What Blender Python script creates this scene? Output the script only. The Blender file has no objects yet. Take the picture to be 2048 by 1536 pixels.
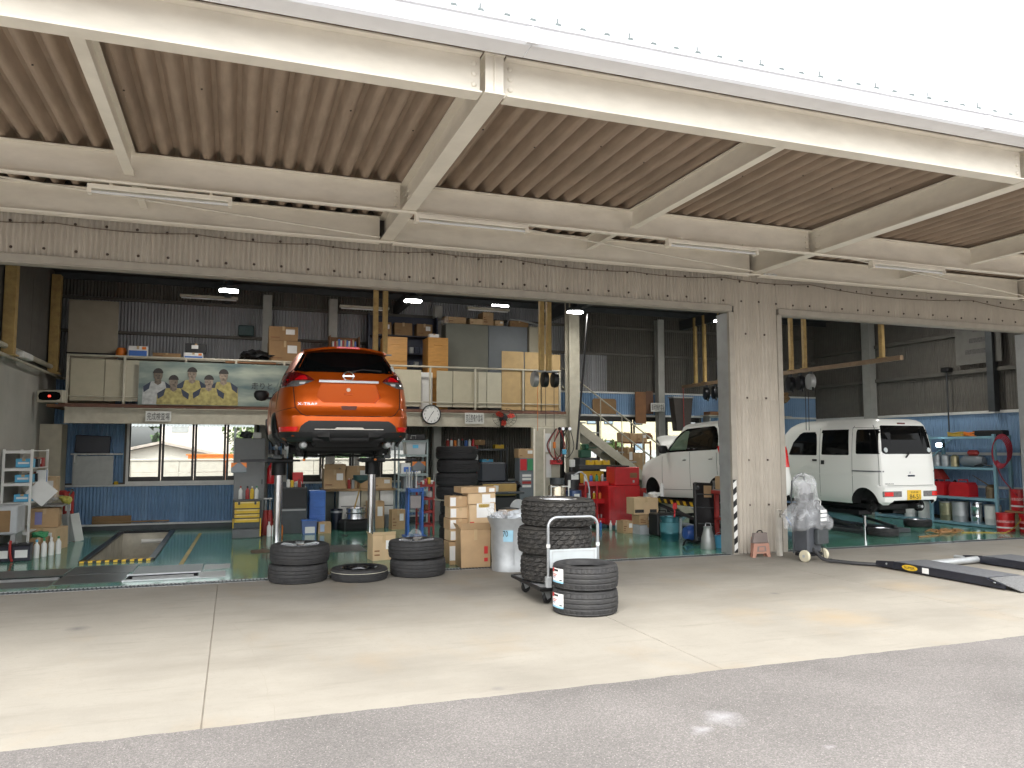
import bpy, bmesh, math, random
from mathutils import Vector, Matrix
random.seed(7)
S = bpy.context.scene
COL = S.collection
PI = math.pi
# ------------------------------------------------------------------ camera
YAW, PITCH = 0.3429, 0.0813
cam = bpy.data.cameras.new('camera'); cam.lens = 27.31; cam.sensor_width = 36; cam.clip_start = .05; cam.clip_end = 900
co = bpy.data.objects.new('camera', cam); COL.objects.link(co); S.camera = co
_f = Vector((math.sin(YAW)*math.cos(PITCH), math.cos(YAW)*math.cos(PITCH), math.sin(PITCH)))
_r = Vector((math.cos(YAW), -math.sin(YAW), 0)); _u = _r.cross(_f)
co.matrix_world = Matrix(((_r.x, _u.x, -_f.x, 0), (_r.y, _u.y, -_f.y, -10.30), (_r.z, _u.z, -_f.z, 1.65), (0, 0, 0, 1)))
# ------------------------------------------------------------------ sky, sun, exposure
SUN_EL, SUN_AZ = math.radians(58), math.radians(205)      # azimuth clockwise from +Y
W = bpy.data.worlds.new('World'); S.world = W; W.use_nodes = True
wn = W.node_tree; wn.nodes.clear()
sky = wn.nodes.new('ShaderNodeTexSky'); sky.sky_type = 'NISHITA'; sky.sun_disc = False
sky.sun_elevation = SUN_EL; sky.sun_rotation = SUN_AZ; sky.dust_density = 4; sky.air_density = 1.2
hs = wn.nodes.new('ShaderNodeHueSaturation'); hs.inputs['Saturation'].default_value = .08
bg = wn.nodes.new('ShaderNodeBackground'); bg.inputs['Strength'].default_value = .15
wo = wn.nodes.new('ShaderNodeOutputWorld')
wn.links.new(sky.outputs[0], hs.inputs['Color']); wn.links.new(hs.outputs[0], bg.inputs['Color']); wn.links.new(bg.outputs[0], wo.inputs['Surface'])
sl = bpy.data.lights.new('sun', 'SUN'); sl.energy = .6; sl.angle = math.radians(25); sl.color = (1, .945, .86)
so = bpy.data.objects.new('sun', sl); COL.objects.link(so)
sd = Vector((math.sin(SUN_AZ)*math.cos(SUN_EL), math.cos(SUN_AZ)*math.cos(SUN_EL), math.sin(SUN_EL)))
so.rotation_euler = sd.to_track_quat('Z', 'Y').to_euler(); so.location = (0, -20, 30)
S.view_settings.view_transform = 'Standard'; S.view_settings.look = 'None'; S.view_settings.gamma = 1
S.view_settings.exposure = 1.95
S.view_settings.use_curve_mapping = False
S.cycles.max_bounces = 7; S.cycles.diffuse_bounces = 4; S.cycles.use_adaptive_sampling = True; S.cycles.adaptive_threshold = .03; S.cycles.transparent_max_bounces = 12
# ------------------------------------------------------------------ materials
MATS = {}
def M(name, col, rough=.6, metal=0, var=.12, scale=6, bump=0, bscale=40, coat=0, emit=0, dirt=0, dcol=(.03,.027,.022), dscale=2.2, trans=0, alpha=1, stretch=None, spec=.5):
    if name in MATS: return MATS[name]
    m = bpy.data.materials.new(name); m.use_nodes = True; MATS[name] = m
    n = m.node_tree.nodes; l = m.node_tree.links; p = n['Principled BSDF']
    p.inputs['Roughness'].default_value = rough; p.inputs['Metallic'].default_value = metal
    p.inputs['Specular IOR Level'].default_value = spec
    p.inputs['Coat Weight'].default_value = coat; p.inputs['Coat Roughness'].default_value = .06
    p.inputs['Transmission Weight'].default_value = trans; p.inputs['Alpha'].default_value = alpha
    c = tuple(col) + (1,)
    tc = n.new('ShaderNodeTexCoord'); mp = n.new('ShaderNodeMapping'); l.new(tc.outputs['Object'], mp.inputs[0])
    if stretch: mp.inputs['Scale'].default_value = stretch
    if var or dirt:
        nz = n.new('ShaderNodeTexNoise'); nz.inputs['Scale'].default_value = scale; nz.inputs['Detail'].default_value = 5
        l.new(mp.outputs[0], nz.inputs['Vector'])
        mr = n.new('ShaderNodeMapRange'); mr.inputs[1].default_value = .3; mr.inputs[2].default_value = .7
        mr.inputs[3].default_value = 1-var; mr.inputs[4].default_value = 1+var; l.new(nz.outputs[0], mr.inputs[0])
        mx = n.new('ShaderNodeMix'); mx.data_type = 'RGBA'; mx.blend_type = 'MULTIPLY'; mx.inputs[0].default_value = 1
        mx.inputs[6].default_value = c; l.new(mr.outputs[0], mx.inputs[7]); out = mx.outputs[2]
        if dirt:
            dz = n.new('ShaderNodeTexNoise'); dz.inputs['Scale'].default_value = dscale; dz.inputs['Detail'].default_value = 8; dz.inputs['Roughness'].default_value = .68
            l.new(mp.outputs[0], dz.inputs['Vector'])
            dr = n.new('ShaderNodeMapRange'); dr.inputs[1].default_value = .46; dr.inputs[2].default_value = .75; dr.inputs[4].default_value = dirt; l.new(dz.outputs[0], dr.inputs[0])
            dx = n.new('ShaderNodeMix'); dx.data_type = 'RGBA'; l.new(dr.outputs[0], dx.inputs[0]); l.new(out, dx.inputs[6]); dx.inputs[7].default_value = tuple(dcol)+(1,); out = dx.outputs[2]
        l.new(out, p.inputs['Base Color'])
        rr = n.new('ShaderNodeMapRange'); rr.inputs[3].default_value = max(.03, rough*.85); rr.inputs[4].default_value = min(1, rough*1.2); l.new(nz.outputs[0], rr.inputs[0]); l.new(rr.outputs[0], p.inputs['Roughness'])
    else: p.inputs['Base Color'].default_value = c
    if bump:
        bz = n.new('ShaderNodeTexNoise'); bz.inputs['Scale'].default_value = bscale; bz.inputs['Detail'].default_value = 4; l.new(mp.outputs[0], bz.inputs['Vector'])
        b = n.new('ShaderNodeBump'); b.inputs['Strength'].default_value = bump; b.inputs['Distance'].default_value = .01; l.new(bz.outputs[0], b.inputs['Height']); l.new(b.outputs[0], p.inputs['Normal'])
    if emit:
        p.inputs['Emission Color'].default_value = c; p.inputs['Emission Strength'].default_value = emit
    return m
# palette
cream = M('cream_paint', (.88,.83,.725), .45, var=.05, dirt=.22, dcol=(.52,.46,.36), dscale=2.2, stretch=(.6,.6,1.6))
creamd = M('aged_cream_paint', (.50,.47,.38), .55, var=.08, dirt=.35, dcol=(.22,.16,.09), dscale=4)
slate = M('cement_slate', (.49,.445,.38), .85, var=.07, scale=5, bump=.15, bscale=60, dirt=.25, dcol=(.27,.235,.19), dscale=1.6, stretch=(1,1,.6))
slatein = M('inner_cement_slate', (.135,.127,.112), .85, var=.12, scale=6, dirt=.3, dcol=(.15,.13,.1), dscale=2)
deckm = M('roof_deck_felt', (.37,.285,.215), .9, var=.12, scale=14, dirt=.2, dcol=(.17,.13,.1), dscale=5, stretch=(1,.2,1))
gutm = M('white_gutter_metal', (.80,.81,.84), .4, var=.03)
blue = M('blue_wall_paint', (.23,.37,.56), .5, var=.1, dirt=.25, dcol=(.05,.07,.12), dscale=3)
whitep = M('white_paint', (.75,.75,.72), .45, var=.06, dirt=.1, dcol=(.4,.37,.3))
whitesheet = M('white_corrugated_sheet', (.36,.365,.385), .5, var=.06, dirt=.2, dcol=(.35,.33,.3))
conc = M('wall_concrete', (.42,.41,.37), .85, var=.12, scale=3, bump=.15, dirt=.35, dcol=(.15,.135,.11), dscale=1.5)
greyst = M('grey_steel', (.35,.36,.36), .4, .3, var=.08, dirt=.2, dcol=(.12,.09,.06))
dgrey = M('dark_grey_steel', (.06,.067,.071), .5, .2, var=.15)
black = M('black_plastic', (.010,.010,.011), .45, var=.2)
blackg = M('black_metal', (.014,.0145,.017), .35, .4, var=.2)
rust = M('rusty_yellow_paint', (.48,.33,.12), .6, var=.15, dirt=.55, dcol=(.20,.085,.03), dscale=7)
chrome = M('chrome', (.75,.76,.78), .14, 1, var=.03)
galv = M('galvanised_steel', (.48,.50,.51), .52, .6, var=.12, scale=12, dirt=.25, dcol=(.3,.3,.3), dscale=6)
card = M('cardboard', (.46,.31,.17), .8, var=.1, scale=5, dirt=.12, dcol=(.25,.16,.08))
cardl = M('pale_cardboard', (.58,.42,.25), .8, var=.08, scale=5)
cardd = M('dark_cardboard', (.30,.185,.09), .85, var=.12)
paper = M('white_paper', (.78,.78,.76), .7, var=.04)
red = M('red_enamel', (.55,.015,.02), .32, var=.08, coat=.3)
redd = M('dull_red_paint', (.38,.035,.03), .5, var=.15, dirt=.2)
yel = M('yellow_plastic', (.72,.47,.03), .45, var=.08)
bluep = M('blue_plastic', (.05,.16,.52), .4, var=.1)
cyan = M('light_blue_plastic', (.10,.42,.66), .45, var=.08)
green = M('green_plastic', (.05,.28,.12), .5, var=.12)
orange = M('orange_plastic', (.75,.20,.02), .45, var=.1)
ltblue = M('pale_blue_enamel', (.20,.37,.45), .45, var=.08, dirt=.2, dcol=(.12,.16,.16), dscale=5)
rubber = M('tyre_rubber', (.023,.023,.024), .72, var=.25, scale=14, bump=.1, bscale=120, dirt=.28, dcol=(.065,.06,.053), dscale=7)
rubberd = M('old_tyre_rubber', (.011,.011,.012), .8, var=.2, scale=14)
mudrub = M('mud_tyre_rubber', (.028,.0265,.025), .75, var=.25, scale=16, dirt=.35, dcol=(.10,.088,.07), dscale=10)
wood = M('plywood', (.34,.22,.11), .7, var=.2, scale=4, stretch=(1,1,6))
brown = M('brown_board', (.24,.115,.05), .65, var=.15)
tan = M('tan_board', (.47,.33,.16), .75, var=.1)
khaki = M('grey_green_steel', (.19,.195,.16), .5, var=.06)
slateblue = M('blue_grey_steel', (.17,.195,.215), .45, var=.06)
olive = M('beige_locker_steel', (.42,.39,.29), .5, var=.06)
skin = M('print_skin', (.42,.30,.22), .6, var=.1); hair = M('print_hair', (.035,.03,.028), .6, var=.1)
glassd = M('dark_tinted_glass', (.004,.0045,.005), .04, var=0, spec=.12)
led = M('lit_lamp', (1,.98,.93), .5, var=0, emit=20)
ledw = M('lit_work_lamp', (.8,.9,1), .5, var=0, emit=25)
ledr = M('red_digits', (1,.05,.03), .5, var=0, emit=1.5)
hosek = M('black_hose', (.03,.03,.032), .55, var=.2)
def glass_mat(name, tint, a):
    if name in MATS: return MATS[name]
    m = bpy.data.materials.new(name); m.use_nodes = True; MATS[name] = m
    n = m.node_tree.nodes; l = m.node_tree.links; o = n['Material Output']
    t = n.new('ShaderNodeBsdfTransparent'); t.inputs[0].default_value = tint + (1,)
    g = n.new('ShaderNodeBsdfGlossy'); g.inputs['Roughness'].default_value = .05
    x = n.new('ShaderNodeMixShader'); fr = n.new('ShaderNodeFresnel'); fr.inputs[0].default_value = 1.45
    ad = n.new('ShaderNodeMath'); ad.operation = 'ADD'; ad.inputs[1].default_value = a; l.new(fr.outputs[0], ad.inputs[0])
    l.new(ad.outputs[0], x.inputs[0]); l.new(t.outputs[0], x.inputs[1]); l.new(g.outputs[0], x.inputs[2]); l.new(x.outputs[0], o.inputs['Surface'])
    return m
pane_m = glass_mat('window_glass', (.9,.93,.92), .0)
cartint = glass_mat('green_car_glass', (.30,.42,.36), .02)
def film_mat(name, col, f, rough=.25):
    m = bpy.data.materials.new(name); m.use_nodes = True
    n = m.node_tree.nodes; l = m.node_tree.links; o = n['Material Output']; p = n['Principled BSDF']
    p.inputs['Base Color'].default_value = col + (1,); p.inputs['Roughness'].default_value = rough
    t = n.new('ShaderNodeBsdfTransparent'); x = n.new('ShaderNodeMixShader')
    nz = n.new('ShaderNodeTexNoise'); nz.inputs['Scale'].default_value = 4; nz.inputs['Detail'].default_value = 3; nz.inputs['Distortion'].default_value = 1.6
    tc = n.new('ShaderNodeTexCoord'); l.new(tc.outputs['Object'], nz.inputs['Vector'])
    mr = n.new('ShaderNodeMapRange'); mr.inputs[1].default_value = .35; mr.inputs[2].default_value = .7; mr.inputs[3].default_value = f*.55; mr.inputs[4].default_value = min(.95, f*1.5); l.new(nz.outputs[0], mr.inputs[0])
    l.new(mr.outputs[0], x.inputs[0]); l.new(t.outputs[0], x.inputs[1]); l.new(p.outputs[0], x.inputs[2]); l.new(x.outputs[0], o.inputs['Surface'])
    b = n.new('ShaderNodeBump'); b.inputs['Strength'].default_value = .35; b.inputs['Distance'].default_value = .02; l.new(nz.outputs[0], b.inputs['Height']); l.new(b.outputs[0], p.inputs['Normal'])
    return m
film = film_mat('clear_plastic_film', (.76,.78,.80), .27, .12)
# ------------------------------------------------------------------ mesh builder
def lin(a, b, n): return [a + (b-a)*i/(n-1) for i in range(n)]
class MB:
    def __init__(s): s.v = []; s.f = []
    def add(s, v, f):
        o = len(s.v); s.v += [tuple(p) for p in v]; s.f += [tuple(i+o for i in q) for q in f]; return s
    def bx(s, x0, x1, y0, y1, z0, z1, ch=0, T=None):
        if x0 > x1: x0, x1 = x1, x0
        if y0 > y1: y0, y1 = y1, y0
        if z0 > z1: z0, z1 = z1, z0
        if ch <= 0:
            v = [(x, y, z) for z in (z0, z1) for y in (y0, y1) for x in (x0, x1)]
            f = [(0,2,3,1), (4,5,7,6), (0,1,5,4), (2,6,7,3), (0,4,6,2), (1,3,7,5)]
        else:
            ch = min(ch, (x1-x0)*.45, (y1-y0)*.45, (z1-z0)*.45)
            v = []; idx = {}
            for k, z in enumerate((z0, z1)):
                for j, y in enumerate((y0, y1)):
                    for i, x in enumerate((x0, x1)):
                        ix, iy, iz = (ch if i == 0 else -ch), (ch if j == 0 else -ch), (ch if k == 0 else -ch)
                        idx[i,j,k,0] = len(v); v.append((x, y+iy, z+iz))
                        idx[i,j,k,1] = len(v); v.append((x+ix, y, z+iz))
                        idx[i,j,k,2] = len(v); v.append((x+ix, y+iy, z))
            f = []
            for i in (0,1): f.append((idx[i,0,0,0], idx[i,1,0,0], idx[i,1,1,0], idx[i,0,1,0]))
            for j in (0,1): f.append((idx[0,j,0,1], idx[1,j,0,1], idx[1,j,1,1], idx[0,j,1,1]))
            for k in (0,1): f.append((idx[0,0,k,2], idx[1,0,k,2], idx[1,1,k,2], idx[0,1,k,2]))
            for a in (0,1):
                for b in (0,1):
                    f.append((idx[a,b,0,0], idx[a,b,1,0], idx[a,b,1,1], idx[a,b,0,1]))
                    f.append((idx[a,0,b,0], idx[a,1,b,0], idx[a,1,b,2], idx[a,0,b,2]))
                    f.append((idx[0,a,b,1], idx[1,a,b,1], idx[1,a,b,2], idx[0,a,b,2]))
                    for c in (0,1): f.append((idx[a,b,c,0], idx[a,b,c,1], idx[a,b,c,2]))
        if T is not None: v = [tuple(T @ Vector(p)) for p in v]
        return s.add(v, f)
    def cyl(s, p0, p1, r0, r1=None, n=14, caps=True):
        r1 = r0 if r1 is None else r1; p0 = Vector(p0); p1 = Vector(p1); d = (p1-p0).normalized()
        a = d.orthogonal().normalized(); b = d.cross(a); v = []
        for p, r in ((p0, r0), (p1, r1)):
            for i in range(n):
                t = 2*PI*i/n; v.append(p + a*(r*math.cos(t)) + b*(r*math.sin(t)))
        f = [(i, (i+1) % n, n+(i+1) % n, n+i) for i in range(n)]
        if caps: f += [tuple(range(n-1, -1, -1)), tuple(range(n, 2*n))]
        return s.add(v, f)
    def lathe(s, prof, n=24, c=(0,0,0), T=None, closed=False, caps=True):
        v = []; f = []; m = len(prof)
        for r, z in prof:
            for i in range(n):
                t = 2*PI*i/n; v.append(Vector((c[0]+r*math.cos(t), c[1]+r*math.sin(t), c[2]+z)))
        for k in range(m if closed else m-1):
            k2 = (k+1) % m
            for i in range(n): f.append((k*n+i, k*n+(i+1) % n, k2*n+(i+1) % n, k2*n+i))
        if caps and not closed:
            if prof[0][0] > 1e-4: f.append(tuple(range(n-1, -1, -1)))
            if prof[-1][0] > 1e-4: f.append(tuple((m-1)*n+i for i in range(n)))
        if T is not None: v = [T @ p for p in v]
        return s.add(v, f)
    def tube(s, pts, r, n=7, closed=False, caps=True):
        P = [Vector(p) for p in pts]; m = len(P); v = []; f = []; a = None
        for k in range(m):
            if closed: d = P[(k+1) % m]-P[k-1]
            else: d = P[min(k+1, m-1)]-P[max(k-1, 0)]
            d.normalize()
            if a is None: a = d.orthogonal().normalized()
            else:
                a = a - d*a.dot(d)
                a = a.normalized() if a.length > 1e-6 else d.orthogonal().normalized()
            b = d.cross(a)
            for i in range(n):
                t = 2*PI*i/n; v.append(P[k] + a*(r*math.cos(t)) + b*(r*math.sin(t)))
        for k in range(m if closed else m-1):
            k2 = (k+1) % m
            for i in range(n): f.append((k*n+i, k*n+(i+1) % n, k2*n+(i+1) % n, k2*n+i))
        if caps and not closed: f += [tuple(range(n-1, -1, -1)), tuple((m-1)*n+i for i in range(n))]
        return s.add(v, f)
    def prism(s, poly, ax, a, b):
        def P(p, t): return {'x': (t, p[0], p[1]), 'y': (p[0], t, p[1]), 'z': (p[0], p[1], t)}[ax]
        n = len(poly); v = [P(p, a) for p in poly] + [P(p, b) for p in poly]
        f = [(i, (i+1) % n, n+(i+1) % n, n+i) for i in range(n)] + [tuple(range(n-1, -1, -1)), tuple(range(n, 2*n))]
        return s.add(v, f)
    def grid(s, fn, nu, nv, wrap=False):
        v = [fn(i/(nu if wrap else nu-1), j/(nv-1)) for j in range(nv) for i in range(nu)]
        f = [(j*nu+i, j*nu+(i+1) % nu, (j+1)*nu+(i+1) % nu, (j+1)*nu+i) for j in range(nv-1) for i in range(nu if wrap else nu-1)]
        return s.add(v, f)
    def tr(s, T):
        s.v = [tuple(T @ Vector(p)) for p in s.v]; return s
    def mesh(s, name, ang=35, recalc=True):
        me = bpy.data.meshes.new(name); me.from_pydata(s.v, [], s.f)
        if recalc:
            bm = bmesh.new(); bm.from_mesh(me); bmesh.ops.recalc_face_normals(bm, faces=bm.faces); bm.to_mesh(me); bm.free()
        me.polygons.foreach_set('use_smooth', [True]*len(me.polygons)); me.set_sharp_from_angle(angle=math.radians(ang))
        return me
    def build(s, name, mat, parent=None, loc=(0,0,0), rz=0, ang=35, recalc=True):
        return mo(name, s.mesh(name, ang, recalc), mat, parent, loc, rz)
def mo(name, me, mat, parent=None, loc=(0,0,0), rz=0):
    o = bpy.data.objects.new(name, me)
    if mat is not None and not me.materials: me.materials.append(mat)
    COL.objects.link(o); o.location = loc; o.rotation_euler = (rz if isinstance(rz, tuple) else (0, 0, rz))
    if parent is not None: o.parent = parent
    return o
def tag(o, label=None, cat=None, group=None, kind=None):
    if label: o['label'] = label
    if cat: o['category'] = cat
    if group: o['group'] = group
    if kind: o['kind'] = kind
    return o
def thing(name, label, cat, loc=(0,0,0), rz=0, group=None, kind=None):
    o = bpy.data.objects.new(name, None); o.empty_display_size = .1; COL.objects.link(o)
    o.location = loc; o.rotation_euler = (0, 0, rz); return tag(o, label, cat, group, kind)
def kids(o): return [c for c in list(COL.objects) if c.parent == o]
def copy_tree(root, loc=None, rz=None, label=None, parent=None):
    c = root.copy(); COL.objects.link(c)
    if parent is not None: c.parent = parent
    if loc is not None: c.location = loc
    if rz is not None: c.rotation_euler = (0, 0, rz)
    if label: c['label'] = label
    for k in root.children: copy_tree(k, parent=c)
    return c
def bx(*a, **k): return MB().bx(*a, **k)
FONTC = {}
def text_mesh(s, size=1, ext=0.0, align='CENTER'):
    cu = bpy.data.curves.new('lettering', 'FONT'); cu.body = s; cu.size = size; cu.align_x = align; cu.align_y = 'CENTER'; cu.extrude = ext; cu.resolution_u = 3
    o = bpy.data.objects.new('lettering', cu); COL.objects.link(o)
    bpy.context.view_layer.update()
    me = bpy.data.meshes.new_from_object(o.evaluated_get(bpy.context.evaluated_depsgraph_get()))
    bpy.data.objects.remove(o); bpy.data.curves.remove(cu); return me
def text(s, size, mat, parent, loc, rot=(PI/2,0,0), width=None, height=None, name='lettering', align='CENTER'):
    me = text_mesh(s, size, .0006, align); me.name = name
    xs = [v.co.x for v in me.vertices] or [0, 1]; ys = [v.co.y for v in me.vertices] or [0, 1]
    sx = width/(max(xs)-min(xs)) if width else 1; sy = height/(max(ys)-min(ys)) if height else sx
    if height and not width: sx = sy
    cx = (max(xs)+min(xs))/2 if align == 'CENTER' else 0; cy = (max(ys)+min(ys))/2
    for v in me.vertices: v.co.x = (v.co.x-cx)*sx; v.co.y = (v.co.y-cy)*sy
    me.materials.clear()
    o = mo(name, me, mat, parent, loc, rot); return o
inkk = M('black_ink', (.02,.02,.022), .6, var=0)
inkr = M('red_ink', (.55,.03,.03), .6, var=0)
inkb = M('blue_ink', (.03,.12,.4), .6, var=0)
# ================================================================== GROUND
def asphalt_mat():
    m = bpy.data.materials.new('asphalt'); m.use_nodes = True; n = m.node_tree.nodes; l = m.node_tree.links; p = n['Principled BSDF']
    tc = n.new('ShaderNodeTexCoord'); p.inputs['Roughness'].default_value = .85
    v = n.new('ShaderNodeTexVoronoi'); v.inputs['Scale'].default_value = 130; l.new(tc.outputs['Object'], v.inputs['Vector'])
    cr = n.new('ShaderNodeValToRGB'); e = cr.color_ramp.elements; e[0].position = 0; e[0].color = (.10,.094,.089,1); e[1].position = 1; e[1].color = (.215,.20,.19,1)
    a = e.new(.55); a.color = (.142,.132,.126,1); l.new(v.outputs['Color'], cr.inputs[0])
    nz = n.new('ShaderNodeTexNoise'); nz.inputs['Scale'].default_value = .9; nz.inputs['Detail'].default_value = 8; l.new(tc.outputs['Object'], nz.inputs['Vector'])
    mr = n.new('ShaderNodeMapRange'); mr.inputs[1].default_value = .3; mr.inputs[2].default_value = .7; mr.inputs[3].default_value = .82; mr.inputs[4].default_value = 1.16; l.new(nz.outputs[0], mr.inputs[0])
    mx = n.new('ShaderNodeMix'); mx.data_type = 'RGBA'; mx.blend_type = 'MULTIPLY'; mx.inputs[0].default_value = 1; l.new(cr.outputs[0], mx.inputs[6]); l.new(mr.outputs[0], mx.inputs[7])
    # bright chips
    v2 = n.new('ShaderNodeTexVoronoi'); v2.inputs['Scale'].default_value = 34; l.new(tc.outputs['Object'], v2.inputs['Vector'])
    lt = n.new('ShaderNodeMath'); lt.operation = 'LESS_THAN'; lt.inputs[1].default_value = .13; l.new(v2.outputs['Distance'], lt.inputs[0])
    m2 = n.new('ShaderNodeMix'); m2.data_type = 'RGBA'; l.new(lt.outputs[0], m2.inputs[0]); l.new(mx.outputs[2], m2.inputs[6]); m2.inputs[7].default_value = (.31,.288,.267,1)
    # spilt pale paint marks
    def spot(x, y, r):
        mpn = n.new('ShaderNodeMapping'); mpn.inputs['Location'].default_value = (-x, -y, 0); l.new(tc.outputs['Object'], mpn.inputs[0])
        n3 = n.new('ShaderNodeTexNoise'); n3.inputs['Scale'].default_value = 9; n3.inputs['Detail'].default_value = 6; l.new(mpn.outputs[0], n3.inputs['Vector'])
        ln = n.new('ShaderNodeVectorMath'); ln.operation = 'LENGTH'; l.new(mpn.outputs[0], ln.inputs[0])
        ad = n.new('ShaderNodeMath'); ad.operation = 'MULTIPLY_ADD'; ad.inputs[1].default_value = .25; l.new(n3.outputs[0], ad.inputs[0]); l.new(ln.outputs['Value'], ad.inputs[2])
        k = n.new('ShaderNodeMapRange'); k.inputs[1].default_value = .125+r; k.inputs[2].default_value = .08; k.inputs[4].default_value = .38; l.new(ad.outputs[0], k.inputs[0]); return k.outputs[0]
    prev = m2.outputs[2]
    for s_ in ((2.86,-6.12,.16), (2.62,-6.27,.09), (3.13,-6.73,.03)):
        m3 = n.new('ShaderNodeMix'); m3.data_type = 'RGBA'; l.new(spot(*s_), m3.inputs[0]); l.new(prev, m3.inputs[6]); m3.inputs[7].default_value = (.55,.56,.58,1); prev = m3.outputs[2]
    l.new(prev, p.inputs['Base Color'])
    b = n.new('ShaderNodeBump'); b.inputs['Strength'].default_value = .55; b.inputs['Distance'].default_value = .006; l.new(v.outputs['Distance'], b.inputs['Height']); l.new(b.outputs[0], p.inputs['Normal'])
    return m
def apron_mat():
    m = bpy.data.materials.new('apron_concrete'); m.use_nodes = True; n = m.node_tree.nodes; l = m.node_tree.links; p = n['Principled BSDF']
    tc = n.new('ShaderNodeTexCoord'); p.inputs['Roughness'].default_value = .8
    def noise(sc, det=8, ro=.6, st=None):
        nz = n.new('ShaderNodeTexNoise'); nz.inputs['Scale'].default_value = sc; nz.inputs['Detail'].default_value = det; nz.inputs['Roughness'].default_value = ro
        if st:
            mp = n.new('ShaderNodeMapping'); mp.inputs['Scale'].default_value = st; l.new(tc.outputs['Object'], mp.inputs[0]); l.new(mp.outputs[0], nz.inputs['Vector'])
        else: l.new(tc.outputs['Object'], nz.inputs['Vector'])
        return nz.outputs[0]
    def rng(s, a, b, c, d):
        k = n.new('ShaderNodeMapRange'); k.inputs[1].default_value = a; k.inputs[2].default_value = b; k.inputs[3].default_value = c; k.inputs[4].default_value = d; l.new(s, k.inputs[0]); return k.outputs[0]
    def mix(f, a, b):
        k = n.new('ShaderNodeMix'); k.data_type = 'RGBA'; l.new(f, k.inputs[0])
        if isinstance(a, tuple): k.inputs[6].default_value = a + (1,)
        else: l.new(a, k.inputs[6])
        k.inputs[7].default_value = b + (1,); return k.outputs[2]
    c = mix(rng(noise(1.1), .3, .7, 0, 1), (.285,.264,.224), (.238,.221,.188))
    c = mix(rng(noise(.55, 9, .62, (.7,1.6,1)), .47, .72, 0, .65), c, (.165,.150,.125))       # tyre and foot dirt
    c = mix(rng(noise(.8, 7, .6, (1.3,.8,1)), .55, .75, 0, .6), c, (.27,.215,.148))          # rust-brown tint
    c = mix(rng(noise(5, 9, .7), .56, .8, 0, .5), c, (.20,.185,.16))
    c = mix(rng(noise(24, 6, .75), .54, .76, 0, .55), c, (.19,.17,.143))
    c = mix(rng(noise(2.6, 10, .72, (.35,2.2,1)), .54, .68, 0, .45), c, (.17,.155,.13))     # scuffs along the drive
    c = mix(rng(noise(140, 2, .5), .62, .75, 0, .35), c, (.42,.395,.35))
    # oil stains at known places
    def spot(x, y, r, a):
        mpn = n.new('ShaderNodeMapping'); mpn.inputs['Location'].default_value = (-x, -y, 0); l.new(tc.outputs['Object'], mpn.inputs[0])
        ln = n.new('ShaderNodeVectorMath'); ln.operation = 'LENGTH'; l.new(mpn.outputs[0], ln.inputs[0])
        ad = n.new('ShaderNodeMath'); ad.operation = 'MULTIPLY_ADD'; ad.inputs[1].default_value = r*1.2; l.new(noise(7), ad.inputs[0]); l.new(ln.outputs['Value'], ad.inputs[2])
        return rng(ad.outputs[0], r*1.6, r*.6, 0, a)
    for x, y, r, a in ((-1.3,-2.15,.13,.75), (5.82,-2.86,.07,.7), (1.75,-5.1,.06,.4), (4.6,-1.6,.5,.25), (1.0,-1.3,.7,.25), (2.6,-1.6,.6,.28)):
        c = mix(spot(x, y, r, a), c, (.11,.105,.11))
    for x, y, r, a in ((5.6,-4.1,.5,.45), (7.6,-3.0,.5,.4), (4.9,-3.6,.3,.3)):
        c = mix(spot(x, y, r, a), c, (.33,.235,.125))
    l.new(c, p.inputs['Base Color'])
    b = n.new('ShaderNodeBump'); b.inputs['Strength'].default_value = .12; b.inputs['Distance'].default_value = .004; l.new(noise(60, 3), b.inputs['Height']); l.new(b.outputs[0], p.inputs['Normal'])
    return m
ASPH, APR = asphalt_mat(), apron_mat()
g = MB(); ex = 400; rr_ = random.Random(3); hx0, hx1, hy1 = -12, 24, 7.4
xs = [hx0 + i*.09 for i in range(int((hx1-hx0)/.09)+1)]
ed = [(x, -5.262 + rr_.uniform(-.009,.009) + .006*math.sin(x*2.1), .006) for x in xs]
for i in range(len(ed)-1): g.add([(ed[i][0], -14, .004), (ed[i+1][0], -14, .004), ed[i+1], ed[i]], [(0,1,2,3)])
g.add([(-ex,-ex,.004), (ex,-ex,.004), (ex,-14,.004), (-ex,-14,.004)], [(0,1,2,3)])
g.add([(-ex,-14,.004), (hx0,-14,.004), (hx0,hy1,.004), (-ex,hy1,.004)], [(0,1,2,3)])
g.add([(xs[-1],-14,.004), (ex,-14,.004), (ex,hy1,.004), (xs[-1],hy1,.004)], [(0,1,2,3)])
g.add([(-ex,hy1,.004), (ex,hy1,.004), (ex,ex,.004), (-ex,ex,.004)], [(0,1,2,3)])
tag(g.build('asphalt_lot', ASPH, recalc=False), kind='structure')
apron = thing('concrete_apron', None, None, kind='structure')
js = [-11.2,-7.45,-3.75,-.135,3.48,7.23,10.95,14.6,18.4,24]
for a, b in zip(js[:-1], js[1:]): MB().bx(a+.0035, b-.0035, -5.4, -.035, -.15, 0, .004).build('slab', APR, apron)
bx(-11.2, 24, -5.38, -.05, -.2, -.006).build('joint_filler', M('joint_dirt', (.17,.15,.12), .9), apron)
crk = M('crack_dirt', (.24,.215,.18), .9)
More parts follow.
